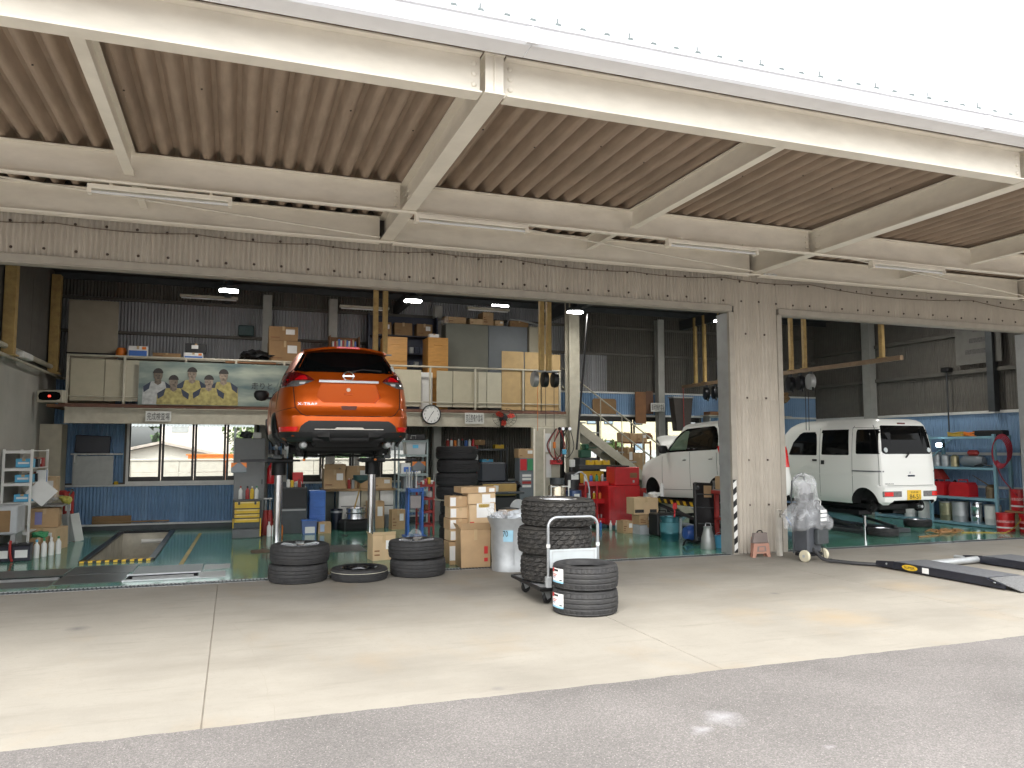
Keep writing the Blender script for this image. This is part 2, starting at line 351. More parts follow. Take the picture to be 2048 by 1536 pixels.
def crack(pts, w):
    m = MB(); r = random.Random(int(pts[0][0]*100)); P = []
    for a, b in zip(pts[:-1], pts[1:]):
        for t in lin(0, 1, 9)[:-1]: P.append((a[0]+(b[0]-a[0])*t + r.uniform(-.025,.025), a[1]+(b[1]-a[1])*t + r.uniform(-.012,.012)))
    P.append(pts[-1])
    v = []; f = []
    for i, (x, y) in enumerate(P):
        k = w*r.uniform(.3, 1); v += [(x-k, y, .0022), (x+k, y, .0022)]
        if i: f.append((2*i-2, 2*i-1, 2*i+1, 2*i))
    m.add(v, f).build('crack', crk, apron, recalc=False)
crack([(-.02,-2.25), (.17,-3.1), (.22,-4.0), (.28,-5.25)], .0018)
crack([(1.5,-3.3), (1.56,-3.7), (1.6,-4.1)], .0014)
# drain channel and grating along the threshold
dr = thing('drain_grating', 'narrow steel drain grating set along the threshold of both bays', 'grating')
m = MB()
for a, b in ((-3.3, 7.3), (8.3, 13.98)):
    m.bx(a, b, -.034, -.022, -.05, .003); m.bx(a, b, .152, .164, -.05, .003)
m.build('frame', greyst, dr)
m = MB()
for a, b in ((-3.3, 7.3), (8.3, 13.98)):
    x = a+.01
    while x < b-.02: m.bx(x, x+.014, -.022, .152, -.028, .001); x += .045
    m.bx(a, b, .060, .070, -.03, .0015)
tag(m.build('bars', dgrey, dr), kind='stuff')
bx(-3.3, 15.2, -.03, .16, -.2, -.12).build('channel', M('drain_dark', (.05,.047,.04), .9), dr)

def holed(mb, x0, x1, y0, y1, holes, z, t=.12):
    X = sorted({x0, x1} | {h[0] for h in holes} | {h[1] for h in holes}); Y = sorted({y0, y1} | {h[2] for h in holes} | {h[3] for h in holes})
    for a, b in zip(X[:-1], X[1:]):
        for c, d in zip(Y[:-1], Y[1:]):
            cx, cy = (a+b)/2, (c+d)/2
            if not any(h[0] < cx < h[1] and h[2] < cy < h[3] for h in holes): mb.add([(a,c,z), (b,c,z), (b,d,z), (a,d,z)], [(0,1,2,3)])
    return mb
def floor_mat():
    m = M('green_floor_paint', (.10,.30,.215), .14, var=.16, scale=1.7, dirt=.55, dcol=(.045,.075,.06), dscale=1.3, coat=.15)
    return m
PITX0, PITX1, PITY0, PITY1 = -1.98, -1.12, 2.42, 6.62
R1 = (-3.3, -2.0, .86, 1.2); R2 = (-1.22, -.4, .52, .92)
fl = holed(MB(), -3.35, 15.2, .164, 7.3, [(PITX0, PITX1, PITY0, PITY1), R1, R2], 0)
tag(fl.build('floor', floor_mat(), recalc=False), kind='structure')
bx(7.3, 8.3, -.03, .17, -.2, -.0005).build('sill_block', conc, apron)
bx(13.98, 15.5, -.03, .17, -.2, -.0005).build('sill_block', conc, apron)
# inspection pit
pt = thing('inspection_pit', 'open inspection pit sunk in the green floor with cream walls', 'pit', (0,0,0))
pw = M('pit_wall_paint', (.55,.52,.43), .6, var=.12, dirt=.5, dcol=(.16,.12,.07), dscale=2.5)
D = -1.35
bx(PITX0-.06, PITX0, PITY0-.06, PITY1+.06, D, -.02).build('pit_wall', pw, pt)
bx(PITX1, PITX1+.06, PITY0-.06, PITY1+.06, D, -.02).build('pit_wall', pw, pt)
bx(PITX0, PITX1, PITY1, PITY1+.06, D, -.02).build('pit_wall', pw, pt)
bx(PITX0, PITX1, PITY0-.06, PITY0, D, -.02).build('pit_wall', pw, pt)
bx(PITX0-.06, PITX1+.06, PITY0-.06, PITY1+.06, D-.08, D).build('pit_floor', conc, pt)
m = MB().bx(PITX0-.07, PITX0+.02, PITY0-.0, PITY1+.08, -.018, .022, .004).bx(PITX1-.02, PITX1+.07, PITY0, PITY1+.08, -.018, .022, .004).bx(PITX0+.021, PITX1-.021, PITY1-.02, PITY1+.08, -.018, .022, .004)
m.build('steel_rim', blackg, pt)
for zz in (-.18, -.95): MB().tube([(PITX0+.35, PITY1-.06, zz), (PITX1-.12, PITY1-.06, zz)], .022).bx(PITX0+.33, PITX1-.1, PITY1-.03, PITY1-.001, zz-.04, zz+.04).build('pit_lamp', whitep, pt)
hz = bx(PITX0-.06, PITX1+.06, PITY0-.10, PITY0-.004, .001, .03, .003).build('hazard_strip', black, pt)
for i in range(9):
    x = PITX0 - .04 + i*.108
    MB().add([(x,PITY0-.104,.0315), (x+.055,PITY0-.104,.0315), (x+.085,PITY0-.006,.0315), (x+.03,PITY0-.006,.0315), (x,PITY0-.104,.004), (x+.055,PITY0-.104,.004)], [(0,1,2,3), (4,5,1,0)]).build('yellow_stripe', yel, hz, recalc=False)
# roller tester
plate = M('checker_plate', (.16,.165,.16), .35, .6, var=.25, scale=10, dirt=.3, dcol=(.05,.045,.04))
bt = thing('brake_tester', 'steel roller brake tester plates sunk in the floor before the pit', 'brake tester')
def flat(a, b, c, d, nm, z=.006, mt=plate): return bx(a, b, c, d, .0005, z, .002).build(nm, mt, bt)
flat(-3.3, -2.03, 1.22, 1.85, 'cover_plate'); flat(-2.01, -1.25, .46, 1.2, 'cover_plate'); flat(-2.01, -1.22, 1.22, 1.95, 'cover_plate', .007); flat(-1.2, -.36, .94, 1.72, 'cover_plate')
flat(-.38, -.06, .42, .92, 'cover_plate', .012, galv); flat(-3.3, -2.03, .36, .84, 'cover_plate'); flat(-.34, .0, 1.15, 1.6, 'cover_plate', .006, galv)
for R in (R1, R2):
    m = MB().bx(R[0], R[1], R[2], R[3], -.3, -.28).bx(R[0]-.01, R[0], R[2], R[3], -.3, 0).bx(R[1], R[1]+.01, R[2], R[3], -.3, 0).bx(R[0], R[1], R[2]-.01, R[2], -.3, 0).bx(R[0], R[1], R[3], R[3]+.01, -.3, 0)
    m.build('trough', blackg, bt)
    for y in (R[2]+.09, R[3]-.09): MB().cyl((R[0]+.05, y, -.07), (R[1]-.05, y, -.07), .07, n=20).build('roller', galv, bt)
m = MB().bx(-1.25, -.36, .44, .515, .001, .02).bx(-1.25, -.36, .922, .938, .001, .02); m.build('edge_bar', galv, bt)
# yellow guide line, floor hatches
ln_ = MB().add([(-.69,1.65,.003), (-.63,1.65,.003), (-.53,6.0,.003), (-.585,6.0,.003)], [(0,1,2,3)]).build('floor_marking', M('worn_yellow_line', (.42,.30,.07), .5, var=.25, dirt=.5, dcol=(.1,.16,.1)), recalc=False); tag(ln_, 'worn yellow guide line painted on the green floor beside the pit', 'floor marking')
tag(bx(.30, .78, 2.6, 3.05, .001, .006, .002).build('floor_hatch', M('rusty_plate', (.14,.10,.07), .6, .3, var=.25)), 'rusty square steel hatch in the green floor left of the lift', 'hatch')
tag(bx(1.35, 2.05, 2.3, 3.2, .001, .006, .002).build('floor_hatch', plate), 'dark steel cover plate in the floor between the lift posts', 'hatch')

# ================================================================== BUILDING
bld = thing('garage_building', 'open two-bay repair garage clad in beige corrugated cement sheets', 'building')
_sh = {}
def sheet_mesh(w, h, pitch, amp, key=''):
    k = (round(w,3), round(h,3), pitch, amp, key)
    if k in _sh: return _sh[k]
    n = max(2, int(round(w/pitch))*6+1); mb = MB(); v = []; f = []
    for i in range(n):
        x = w*i/(n-1); y = -amp*math.cos(2*PI*x/pitch)
        v += [(x, y, 0), (x, y, h)]
        if i: f.append((2*i-2, 2*i, 2*i+1, 2*i-1))
    mb.add(v, f); _sh[k] = mb.mesh('sheet', 60, recalc=False); return _sh[k]
def sheets(parent, x0, x1, z0, z1, y, mat, w=.693, pitch=.063, amp=.016, rz=0, name='sheet', jit=.002):
    """corrugated sheets side by side; rz turns the row about its start (x0,y)"""
    n = max(1, round((x1-x0)/w)); ww = (x1-x0)/n; r = random.Random(int(x0*100+z0*10))
    pit = ww/round(ww/pitch)
    for i in range(n):
        me = sheet_mesh(ww+.012, z1-z0, pit, amp, mat.name)
        dx, dy = (x0+i*ww, y) if not rz else (x0, y)
        yy = r.uniform(-jit, jit) + (.0015 if i % 2 else 0)
        if rz == 0: loc = (x0+i*ww, y+yy, z0)
        else: loc = None
        mo(name, me, mat, parent, loc, 0)
def sheets_side(parent, xw, y0, y1, z0, z1, mat, sgn, w=.693, pitch=.063, amp=.008):
    n = max(1, round((y1-y0)/w)); ww = (y1-y0)/n; pit = ww/round(ww/pitch)
    for i in range(n):
        me = sheet_mesh(ww+.012, z1-z0, pit, amp, mat.name)
        mo('sheet', me, mat, parent, (xw + sgn*(.0015 if i % 2 else 0), y0+i*ww, z0), PI/2)
# facade
slatetrim = M('trim_beige', (.36,.33,.28), .7, var=.08, dirt=.2, dcol=(.25,.2,.15))
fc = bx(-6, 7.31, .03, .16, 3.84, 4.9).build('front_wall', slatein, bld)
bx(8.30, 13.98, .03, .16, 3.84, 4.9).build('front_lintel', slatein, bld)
sheets(fc, -5.5, 7.40, 3.885, 4.46, 0, slate)
sheets(fc, 8.21, 14.09, 3.885, 4.46, 0, slate)
sheets(fc, 7.40, 8.21, 2.38, 4.46, .003, slate, w=.4); sheets(fc, 7.40, 8.21, 0.01, 2.40, -.003, slate, w=.4)
sheets(fc, 14.09, 17.4, 0.01, 4.46, .003, slate)
sheets(fc, -6, -3.4, 0.01, 3.9, .003, slate)
bx(7.36, 8.25, .03, .30, 0, 4.9).build('pillar_core', slatein, bld); bx(14.03, 17.4, .03, .3, 0, 4.9).build('wall_core', slatein, bld); bx(-6, -3.36, .03, .3, 0, 4.9).build('wall_core', slatein, bld)
for a, b in ((-3.42, 7.36), (8.25, 14.05)): MB().bx(a, b, -.035, .028, 3.80, 3.89, .004).bx(a, b, -.02, .14, 3.785, 3.799).build('lintel_trim', slatetrim, bld)
for a, b in ((7.30, 7.395), (8.215, 8.31), (13.99, 14.09)): bx(a, b, -.03, .028, 0.0, 3.784, .004).build('jamb_trim', slatetrim, bld)
for a, b in ((7.305, 7.358), (8.252, 8.30), (13.975, 14.03)): bx(a, b, .03, .32, 0, 3.78, .004).build('door_guide', greyst, bld)
for a, b in ((-3.42, 7.30), (8.31, 13.98)): MB().bx(a, b, .15, .24, 3.80, 3.95, .004).bx(a, b, .26, .33, 3.86, 3.97, .004).build('door_rail', dgrey, bld)
bolt = MB().lathe([(.0, .018), (.008, .017), (.011, .010), (.017, .006), (.018, 0)], 8, T=Matrix.Rotation(PI/2, 4, 'X')).mesh('bolt')
rusty = M('rusty_bolt', (.07,.05,.038), .7, .3, var=.3)
m = MB()
def addbolt(x, y, z): m.add([(v.co.x+x, v.co.y+y, v.co.z+z) for v in bolt.vertices], [tuple(p.vertices) for p in bolt.polygons])
x = -5.2
while x < 13.8:
    addbolt(x, -.008, 4.29+.01*math.sin(x*3)); addbolt(x+.02, -.008, 3.97+.008*math.sin(x*5)); x += .335
for z in (3.45, 2.43, 1.45, .75):
    for xx in (7.62, 7.98): addbolt(xx, -.008, z)
tag(m.build('fixing_bolts', rusty, bld), kind='stuff')
# hazard tape on the jamb
hz = bx(7.302, 7.365, -.0345, -.0305, .03, 1.15).build('hazard_tape', black, bld)
for i in range(6): MB().add([(7.302,-.0352,.05+i*.19), (7.365,-.0352,.10+i*.19), (7.365,-.0352,.195+i*.19), (7.302,-.0352,.145+i*.19)], [(0,1,2,3)]).build('pale_stripe', whitep, hz, recalc=False)
# sagging cable along the facade
P = []
xs_ = [-4,-2.05,-.55,.9,2.5,3.6,5.6,7.2,8.9,12.5,14.5]; zs_ = [4.29,4.29,4.30,4.30,4.33,4.34,4.30,4.33,4.33,4.30,4.2]
for i in range(len(xs_)-1):
    for t in lin(0, 1, 9)[:-1]: P.append((xs_[i]+(xs_[i+1]-xs_[i])*t, -.022, zs_[i]+(zs_[i+1]-zs_[i])*t - .05*4*t*(1-t)*(xs_[i+1]-xs_[i])/2))
tag(MB().tube(P, .006, 6).build('cable', M('brown_cable', (.16,.12,.09), .7)), 'thin brown cable sagging along the corrugated facade above the bays', 'cable')
# interior shell
BWY = 7.2
WINS = [(-2.05, .45), (1.15, 3.75), (7.55, 11.45)]; WZ0, WZ1 = .90, 2.40
bw = MB()
bw.bx(-3.6, 15.5, BWY+.03, BWY+.16, 0, WZ0).bx(-3.6, 15.5, BWY+.03, BWY+.16, WZ1, 5.4)
e_ = [-3.6] + [q for w_ in WINS for q in w_] + [15.5]
for a, b in zip(e_[0::2], e_[1::2]): bw.bx(a, b, BWY+.03, BWY+.16, WZ0, WZ1)
bwo = bw.build('back_wall', slatein, bld)
sheets(bwo, -3.35, 15.2, .12, .86, BWY, blue)
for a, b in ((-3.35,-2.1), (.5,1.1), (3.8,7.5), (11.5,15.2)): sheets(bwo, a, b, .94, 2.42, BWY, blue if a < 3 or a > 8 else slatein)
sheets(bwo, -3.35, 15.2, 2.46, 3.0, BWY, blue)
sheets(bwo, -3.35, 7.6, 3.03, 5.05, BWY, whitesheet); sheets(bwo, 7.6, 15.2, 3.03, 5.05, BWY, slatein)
sheets(bwo, 7.6, 8.75, 3.05, 3.98, BWY-.02, whitesheet); sheets(bwo, 12.0, 12.85, 3.05, 3.98, BWY-.02, whitesheet)
sheets(bwo, -3.35, 3.4, 4.70, 5.05, BWY-.03, slatein)
MB().bx(-3.35, 15.2, BWY-.05, BWY+.02, .865, .905, .004).build('sill_rail', whitep, bld)
MB().bx(-3.35, 15.2, BWY-.10, BWY+.02, .09, .125, .004).build('skirting_rail', whitep, bld); bx(-3.35, 15.2, BWY-.06, BWY+.02, 0, .089).build('plinth', dgrey, bld)
MB().bx(-3.35, 15.2, BWY-.04, BWY+.02, 2.995, 3.04, .004).build('dado_trim', whitep, bld); MB().bx(-3.35, 15.2, BWY-.04, BWY+.02, 2.42, 2.47, .004).build('window_head', whitep, bld)
for z in (3.98, 4.66): MB().bx(-3.35, 15.2, BWY-.07, BWY-.012, z-.03, z+.03).build('girt', slatein, bld)
# windows
frm = M('dark_window_aluminium', (.035,.033,.03), .4, .5, var=.1)
for wi, (a, b) in enumerate(WINS):
    wf = thing('window', None, None); wf.parent = bld
    y0, y1 = BWY+.035, BWY+.10
    n = 4; step = (b-a)/n
    m = MB().bx(a, b, y0-.02, y1+.02, WZ0-.001, WZ0+.06).bx(a, b, y0-.02, y1+.02, WZ1-.05, WZ1).bx(a, a+.05, y0-.02, y1+.02, WZ0+.061, WZ1-.051).bx(b-.05, b, y0-.02, y1+.02, WZ0+.061, WZ1-.051)
    m.build('frame', whitep if wi == 0 else frm, wf)
    for i in range(n):
        x0, x1 = a+.03+i*step, a+i*step+step+.02; yy = y0+.004 + (.03 if i % 2 else 0)
        MB().bx(x0, x0+.045, yy, yy+.025, WZ0+.06, WZ1-.05).bx(x1-.045, x1, yy, yy+.025, WZ0+.06, WZ1-.05).bx(x0+.046, x1-.046, yy, yy+.025, WZ0+.06, WZ0+.15).bx(x0+.046, x1-.046, yy, yy+.025, WZ1-.10, WZ1-.05).build('sash', frm, wf)
        bx(x0+.04, x1-.04, yy+.010, yy+.015, WZ0+.14, WZ1-.09).build('pane', pane_m, wf)
# side walls
lw = bx(-3.6, -3.40, .16, 7.3, 0, 5.4).build('left_wall', conc, bld)
bx(-3.40, -3.36, .16, 7.2, 0, 3.05).build('left_wall_panel', conc, bld)
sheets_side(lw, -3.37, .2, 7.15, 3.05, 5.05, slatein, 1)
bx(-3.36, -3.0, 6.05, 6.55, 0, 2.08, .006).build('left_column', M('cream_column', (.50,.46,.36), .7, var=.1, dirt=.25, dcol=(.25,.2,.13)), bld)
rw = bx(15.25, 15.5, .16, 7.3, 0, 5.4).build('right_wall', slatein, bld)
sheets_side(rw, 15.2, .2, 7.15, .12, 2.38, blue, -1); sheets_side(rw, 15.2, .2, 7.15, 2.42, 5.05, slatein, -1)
MB().bx(15.13, 15.22, .17, 7.1, 2.37, 2.43, .004).build('dado_trim', whitep, bld); MB().bx(15.13, 15.22, .17, 7.1, 1.48, 1.54, .004).bx(15.13, 15.22, .17, 7.1, .78, .83, .004).build('wall_rail', whitep, bld)
for z in (3.3, 4.15): MB().bx(15.08, 15.2, .17, 7.1, z-.04, z+.04).build('girt', slatein, bld)
# ceiling, purlins
bx(-3.6, 15.5, .0, 7.4, 5.06, 5.2).build('ceiling', M('dark_ceiling', (.06,.058,.056), .9, var=.15), bld)
for y in (1.0, 2.2, 3.4, 4.6, 5.8, 6.7): bx(-3.4, 15.2, y-.03, y+.03, 4.93, 5.05).build('purlin', dgrey, bld)
for x in (-.2, 3.4, 7.1, 10.9): MB().bx(x-.06, x+.06, .2, 7.1, 4.68, 4.92).build('roof_truss', dgrey, bld)
# steel columns at the back wall and right wall
colm = M('column_grey', (.40,.40,.37), .6, var=.08, dirt=.2, dcol=(.2,.17,.12))
def hcol(x, y, z0, z1, s=.1, mt=colm, par=bld):
    return MB().bx(x-s, x+s, y-s, y-s+.014, z0, z1).bx(x-s, x+s, y+s-.014, y+s, z0, z1).bx(x-.006, x+.006, y-s+.015, y+s-.015, z0, z1).build('steel_column', mt, par)
for x in (.60, 1.98, 4.35, 10.17): hcol(x, 7.0, 0, 4.9, .09)
bx(14.93, 15.12, 4.9, 5.15, 0, 4.9).build('steel_column', colm, bld); bx(14.98, 15.12, .7, .85, 0, 4.9).build('steel_column', colm, bld); bx(14.98, 15.12, 1.6, 1.75, 2.4, 4.9).build('steel_column', dgrey, bld)
hcol(7.14, 5.66, 0, 4.93, .125, creamd).name = 'mezzanine_column'

# ================================================================== CANOPY
can = thing('canopy', 'cream painted steel canopy with ribbed brown underside over the apron', 'canopy')
ZB, ZT = 4.39, 4.72
def ibx(x0, x1, y, z0, z1, w, name, mt=cream):   # beam along X
    return MB().bx(x0, x1, y-w/2, y+w/2, z0, z0+.014, .002).bx(x0, x1, y-w/2, y+w/2, z1-.014, z1, .002).bx(x0, x1, y-.005, y+.005, z0+.0145, z1-.0145).build(name, mt, can)
def iby(x, y0, y1, z0, z1, w, name, mt=cream):
    return MB().bx(x-w/2, x+w/2, y0, y1, z0, z0+.014, .002).bx(x-w/2, x+w/2, y0, y1, z1-.014, z1, .002).bx(x-.006, x+.006, y0, y1, z0+.0145, z1-.0145).build(name, mt, can)
MBX = [-4.03, 1.84, 7.71, 13.58]
for x in MBX: iby(x, -4.76, -.02, ZB, ZT, .17, 'main_beam')
ends = [-9.5] + MBX + [19]
YF = -4.67
for a, b in zip(ends[:-1], ends[1:]):
    ibx(a+.10, b-.10, YF, ZB, ZT, .15, 'front_beam'); ibx(a+.09, b-.09, -1.5, ZB, ZT-.005, .13, 'middle_beam'); ibx(a+.09, b-.09, -.15, ZB-.04, ZT-.01, .10, 'wall_beam')
    c = (a+b)/2
    iby(c, YF+.08, -1.57, ZB+.07, ZT-.008, .10, 'joist'); iby(c, -1.43, -.21, ZB+.12, ZT-.012, .08, 'joist')
m = MB()
for x in MBX:
    for s_ in (-1, 1):
        for k in range(3): m.lathe([(.0, .016), (.015, .013), (.022, .004), (.023, 0)], 10, T=Matrix.Translation((x+s_*.15, YF-.006, ZB+.09+k*.085)) @ Matrix.Rotation(PI/2, 4, 'X'))
        for k in range(3): m.lathe([(.0, .016), (.013, .013), (.02, .004), (.021, 0)], 8, T=Matrix.Translation((x+s_*.14, -1.506, ZB+.08+k*.08)) @ Matrix.Rotation(PI/2, 4, 'X'))
        for k in range(3):
            for q in (0, .07): m.lathe([(.0, .014), (.013, .011), (.019, .004), (.02, 0)], 8, T=Matrix.Translation((x-.006, -1.35-q if s_ > 0 else -1.62+q, ZB+.08+k*.08)) @ Matrix.Rotation(-PI/2, 4, 'Y'))
tag(m.build('splice_bolts', cream, can), kind='stuff')
for x in MBX: MB().bx(x-.075, x-.007, -4.742, -4.734, ZB+.015, ZT-.015).bx(x+.007, x+.075, -4.742, -4.734, ZB+.015, ZT-.015).build('end_plate', cream, can)
# ribbed roof sheets, three ribs of 0.2 m each
def rib_mesh():
    mb = MB(); prof = []
    for k in range(3):
        o = k*.212
        prof += [(o, 0), (o+.022, .004), (o+.040, .03), (o+.066, .085), (o+.080, .105), (o+.120, .105), (o+.134, .085), (o+.160, .03), (o+.178, .004)]
    prof.append((.636, 0)); v = []; f = []
    for i, (x, z) in enumerate(prof):
        v += [(x, -4.95, z), (x, .12, z)]
        if i: f.append((2*i-2, 2*i-1, 2*i+1, 2*i))
    mb.add(v, f); return mb.mesh('roof_sheet', 50, recalc=False)
RM = rib_mesh(); r = random.Random(5)
for i in range(-15, 30): mo('roof_sheet', RM, deckm, can, (-.35 + .636*i, 0, ZT+.012 + r.uniform(0, .002)))
MB().bx(-9.35, 17.6, -4.955, .12, ZT+.122, ZT+.2).build('roof_skin', gutm, can)
m = MB()
for i in range(-42, 84):
    x = -.24 + .212*i
    m.prism([(x-.035, ZT+.205), (x-.018, ZT+.238), (x+.018, ZT+.238), (x+.035, ZT+.205)], 'y', -4.93, -4.89)
    if i % 3 == 0: m.cyl((x, -4.91, ZT+.24), (x, -4.91, ZT+.285), .006, n=6)
tag(m.build('rib_end_caps', M('dark_cap', (.10,.12,.12), .6), can), kind='stuff')
m = MB()
for i in range(-42, 84):
    if i % 3 == 0: m.cyl((-.35+.212*i+.005, -3.3+.25*(i % 2), ZT+.006), (-.35+.212*i+.005, -3.3+.25*(i % 2), ZT+.02), .009, n=6)
tag(m.build('deck_fasteners', rusty, can), kind='stuff')
# gutter in lengths with joint sleeves
gx = [-9.4, -2.6, 2.03, 6.68, 11.3, 15.9, 18]
for a, b in zip(gx[:-1], gx[1:]):
    m = MB().prism([(-4.86, 4.665), (-5.05, 4.665), (-5.07, 4.685), (-5.075, 4.80), (-5.095, 4.806), (-5.095, 4.825), (-5.066, 4.825), (-5.055, 4.69), (-4.87, 4.68), (-4.87, 4.84), (-4.86, 4.84)], 'x', a+.003, b-.003)
    m.build('gutter', gutm, can)
    bx(a-.05, a+.05, -5.083, -5.06, 4.672, 4.80, .003).build('joint_sleeve', gutm, can)
# bracing rods and conduits
m = MB()
for i, x in enumerate(MBX[:-1]): m.tube([(x+.12, -1.35, ZB+.10), (MBX[i+1]-.1, -.25, ZB+.02)], .011, 6)
m.build('brace_rod', cream, can)
MB().tube([(-9, -1.60, ZB-.02), (17, -1.60, ZB-.02)], .016, 6).build('conduit', cream, can)
MB().tube([(-9, -.24, ZB-.03), (17, -.24, ZB-.03)], .014, 6).build('conduit', cream, can)
m = MB()
for k in range(5): m.lathe([(0, .03), (.018, .028), (.026, .01), (.026, 0)], 8, T=Matrix.Translation((7.78+k*.05, -.32-.02*(k % 2), ZB-.045)))
m.build('cable_glands', whitep, can)
# fluorescent fittings under the canopy
fx = MB().bx(-.70, .70, -.045, .045, 0, .05, .006).bx(-.70, -.66, -.05, .05, -.05, 0).bx(.66, .70, -.05, .05, -.05, 0)
fxm = fx.mesh('fitting'); tubm = MB().cyl((-.66, -.018, -.03), (.66, -.018, -.03), .015, n=10).mesh('tube'); glb = M('fluorescent_tube_off', (.75,.76,.77), .25, var=0)
for x, y, lb in ((-.79, -1.48, 'left of the bolted canopy beam, leftmost of the four'), (2.61, -1.59, 'just right of the central bolted beam'), (5.94, -1.62, 'above the corrugated pillar, third from left'), (9.36, -1.57, 'over the van bay, rightmost of the four')):
    t = thing('fluorescent_lamp', 'unlit fluorescent lamp under canopy ' + lb, 'lamp', (x, y, ZB-.085), 0, 'canopy fluorescent lamps')
    mo('fitting', fxm, cream, t); mo('tube', tubm, glb, t)
    MB().bx(-.5, -.47, -.02, .02, .05, .085).bx(.47, .5, -.02, .02, .05, .085).build('bracket', cream, t)
# ================================================================== VEHICLES
def interp(tab, z):
    if z <= tab[0][0]: return tab[0][1:]
    for a, b in zip(tab[:-1], tab[1:]):
        if z <= b[0]:
            t = (z-a[0])/(b[0]-a[0]); return tuple(p+(q-p)*t for p, q in zip(a[1:], b[1:]))
    return tab[-1][1:]
class Body:
    """stack of horizontal superellipse slices: table rows (z, rear y, front y, half width)"""
    def __init__(s, tab, ym, n=6, rake=0):
        s.tab = tab; s.ym = ym; s.n = n; s.rake = rake
        zs = []
        for a, b in zip(tab[:-1], tab[1:]):
            k = max(1, int((b[0]-a[0])/.05)); zs += [a[0]+(b[0]-a[0])*i/k for i in range(k)]
        s.zs = zs + [tab[-1][0]]
    def sec(s, z): return interp(s.tab, z)
    def ry(s, x, z):
        yr, yf, w = s.sec(z); t = min(.9999, abs(x)/w); return s.ym - (s.ym-yr)*(1-t**s.n)**(1/s.n)
    def fy(s, x, z):
        yr, yf, w = s.sec(z); t = min(.9999, abs(x)/w); return s.ym + (yf-s.ym)*(1-t**s.n)**(1/s.n)
    def sx(s, y, z):
        yr, yf, w = s.sec(z); h = (s.ym-yr) if y < s.ym else (yf-s.ym); t = min(.9999, abs(y-s.ym)/max(h, .01)); return w*(1-t**s.n)**(1/s.n)
    def mb(s, N=72):
        m = MB(); v = []; f = []
        for z in s.zs:
            yr, yf, w = s.sec(z)
            for i in range(N):
                t = 2*PI*i/N; c, q = math.cos(t), math.sin(t)
                # arc-length friendlier parametrisation: map angle to square perimeter first
                k = max(abs(c), abs(q)); c, q = c/k, q/k
                d = (abs(c)**s.n + abs(q)**s.n)**(1/s.n); c, q = c/d, q/d
                y = s.ym + (q*(yf-s.ym) if q > 0 else q*(s.ym-yr)); v.append((w*c, y, z))
        for k in range(len(s.zs)-1):
            for i in range(N): f.append((k*N+i, k*N+(i+1) % N, (k+1)*N+(i+1) % N, (k+1)*N+i))
        L = (len(s.zs)-1)*N
        f += [tuple(range(N-1, -1, -1)), tuple(L+i for i in range(N))]
        m.add(v, f); return m
    def _patch(s, rows, fn, nrm, off, nx, thick):
        m = MB(); R = []; zs = rows
        dense = []
        for a, b in zip(rows[:-1], rows[1:]):
            k = max(1, int(abs(b[0]-a[0])/.04)); dense += [tuple(p+(q-p)*i/k for p, q in zip(a, b)) for i in range(k)]
        dense.append(rows[-1]); v = []; f = []; K = len(dense)
        for side in (off, off-thick):
            for z, a, b in dense:
                for i in range(nx): v.append(fn(a+(b-a)*i/(nx-1), z, side))
        def id_(l, k, i): return l*K*nx + k*nx + i
        for k in range(K-1):
            for i in range(nx-1):
                f.append((id_(0,k,i), id_(0,k,i+1), id_(0,k+1,i+1), id_(0,k+1,i)))
        for k in range(K-1):
            for i in (0, nx-1): f.append((id_(0,k,i), id_(0,k+1,i), id_(1,k+1,i), id_(1,k,i)))
        for i in range(nx-1):
            for k in (0, K-1): f.append((id_(0,k,i), id_(0,k,i+1), id_(1,k,i+1), id_(1,k,i)))
        return m.add(v, f)
    def rear(s, rows, off=.004, nx=14, thick=.012): return s._patch(rows, lambda x, z, o: (x, s.ry(x, z)-o, z), None, off, nx, thick)
    def front(s, rows, off=.004, nx=14, thick=.012): return s._patch(rows, lambda x, z, o: (x, s.fy(x, z)+o, z), None, off, nx, thick)
    def side(s, rows, sg, off=.004, nx=10, thick=.012): return s._patch(rows, lambda y, z, o: (sg*(s.sx(y, z)+o), y, z), None, off, nx, thick)
    def rline(s, pts, r=.004, k=6):
        P = []
        for a, b in zip(pts[:-1], pts[1:]):
            P += [(a[0]+(b[0]-a[0])*i/k, a[1]+(b[1]-a[1])*i/k) for i in range(k)]
        P.append(pts[-1]); return MB().tube([(x, s.ry(x, z)-.0005, z) for x, z in P], r, 5)
    def sline(s, pts, sg, r=.004, k=6):
        P = []
        for a, b in zip(pts[:-1], pts[1:]):
            P += [(a[0]+(b[0]-a[0])*i/k, a[1]+(b[1]-a[1])*i/k) for i in range(k)]
        P.append(pts[-1]); return MB().tube([(sg*(s.sx(y, z)+.0005), y, z) for y, z in P], r, 5)
def boolean(obj, cutters):
    for c in cutters:
        md = obj.modifiers.new('b', 'BOOLEAN'); md.operation = 'DIFFERENCE'; md.solver = 'EXACT'; md.object = c
        try: md.material_mode = 'TRANSFER'
        except Exception: pass
    bpy.context.view_layer.update()
    me = bpy.data.meshes.new_from_object(obj.evaluated_get(bpy.context.evaluated_depsgraph_get()))
    obj.modifiers.clear(); old = obj.data; obj.data = me
    for c in cutters: bpy.data.objects.remove(c)
    me.polygons.foreach_set('use_smooth', [True]*len(me.polygons)); me.set_sharp_from_angle(angle=math.radians(28))
under = M('underbody_black', (.012,.012,.0125), .8, var=.2)
seamm = M('panel_gap', (.012,.010,.009), .8, var=0)
def carpaint(name, c, flake=0): return M(name, c, .33, flake, var=0, coat=.4)
orangep = carpaint('orange_car_paint', (.60,.10,.002), .6)
whitecar = carpaint('white_car_paint', (.86,.87,.83))
lampred = M('tail_lamp_red', (.65,.004,.010), .12, var=.1, coat=.8)
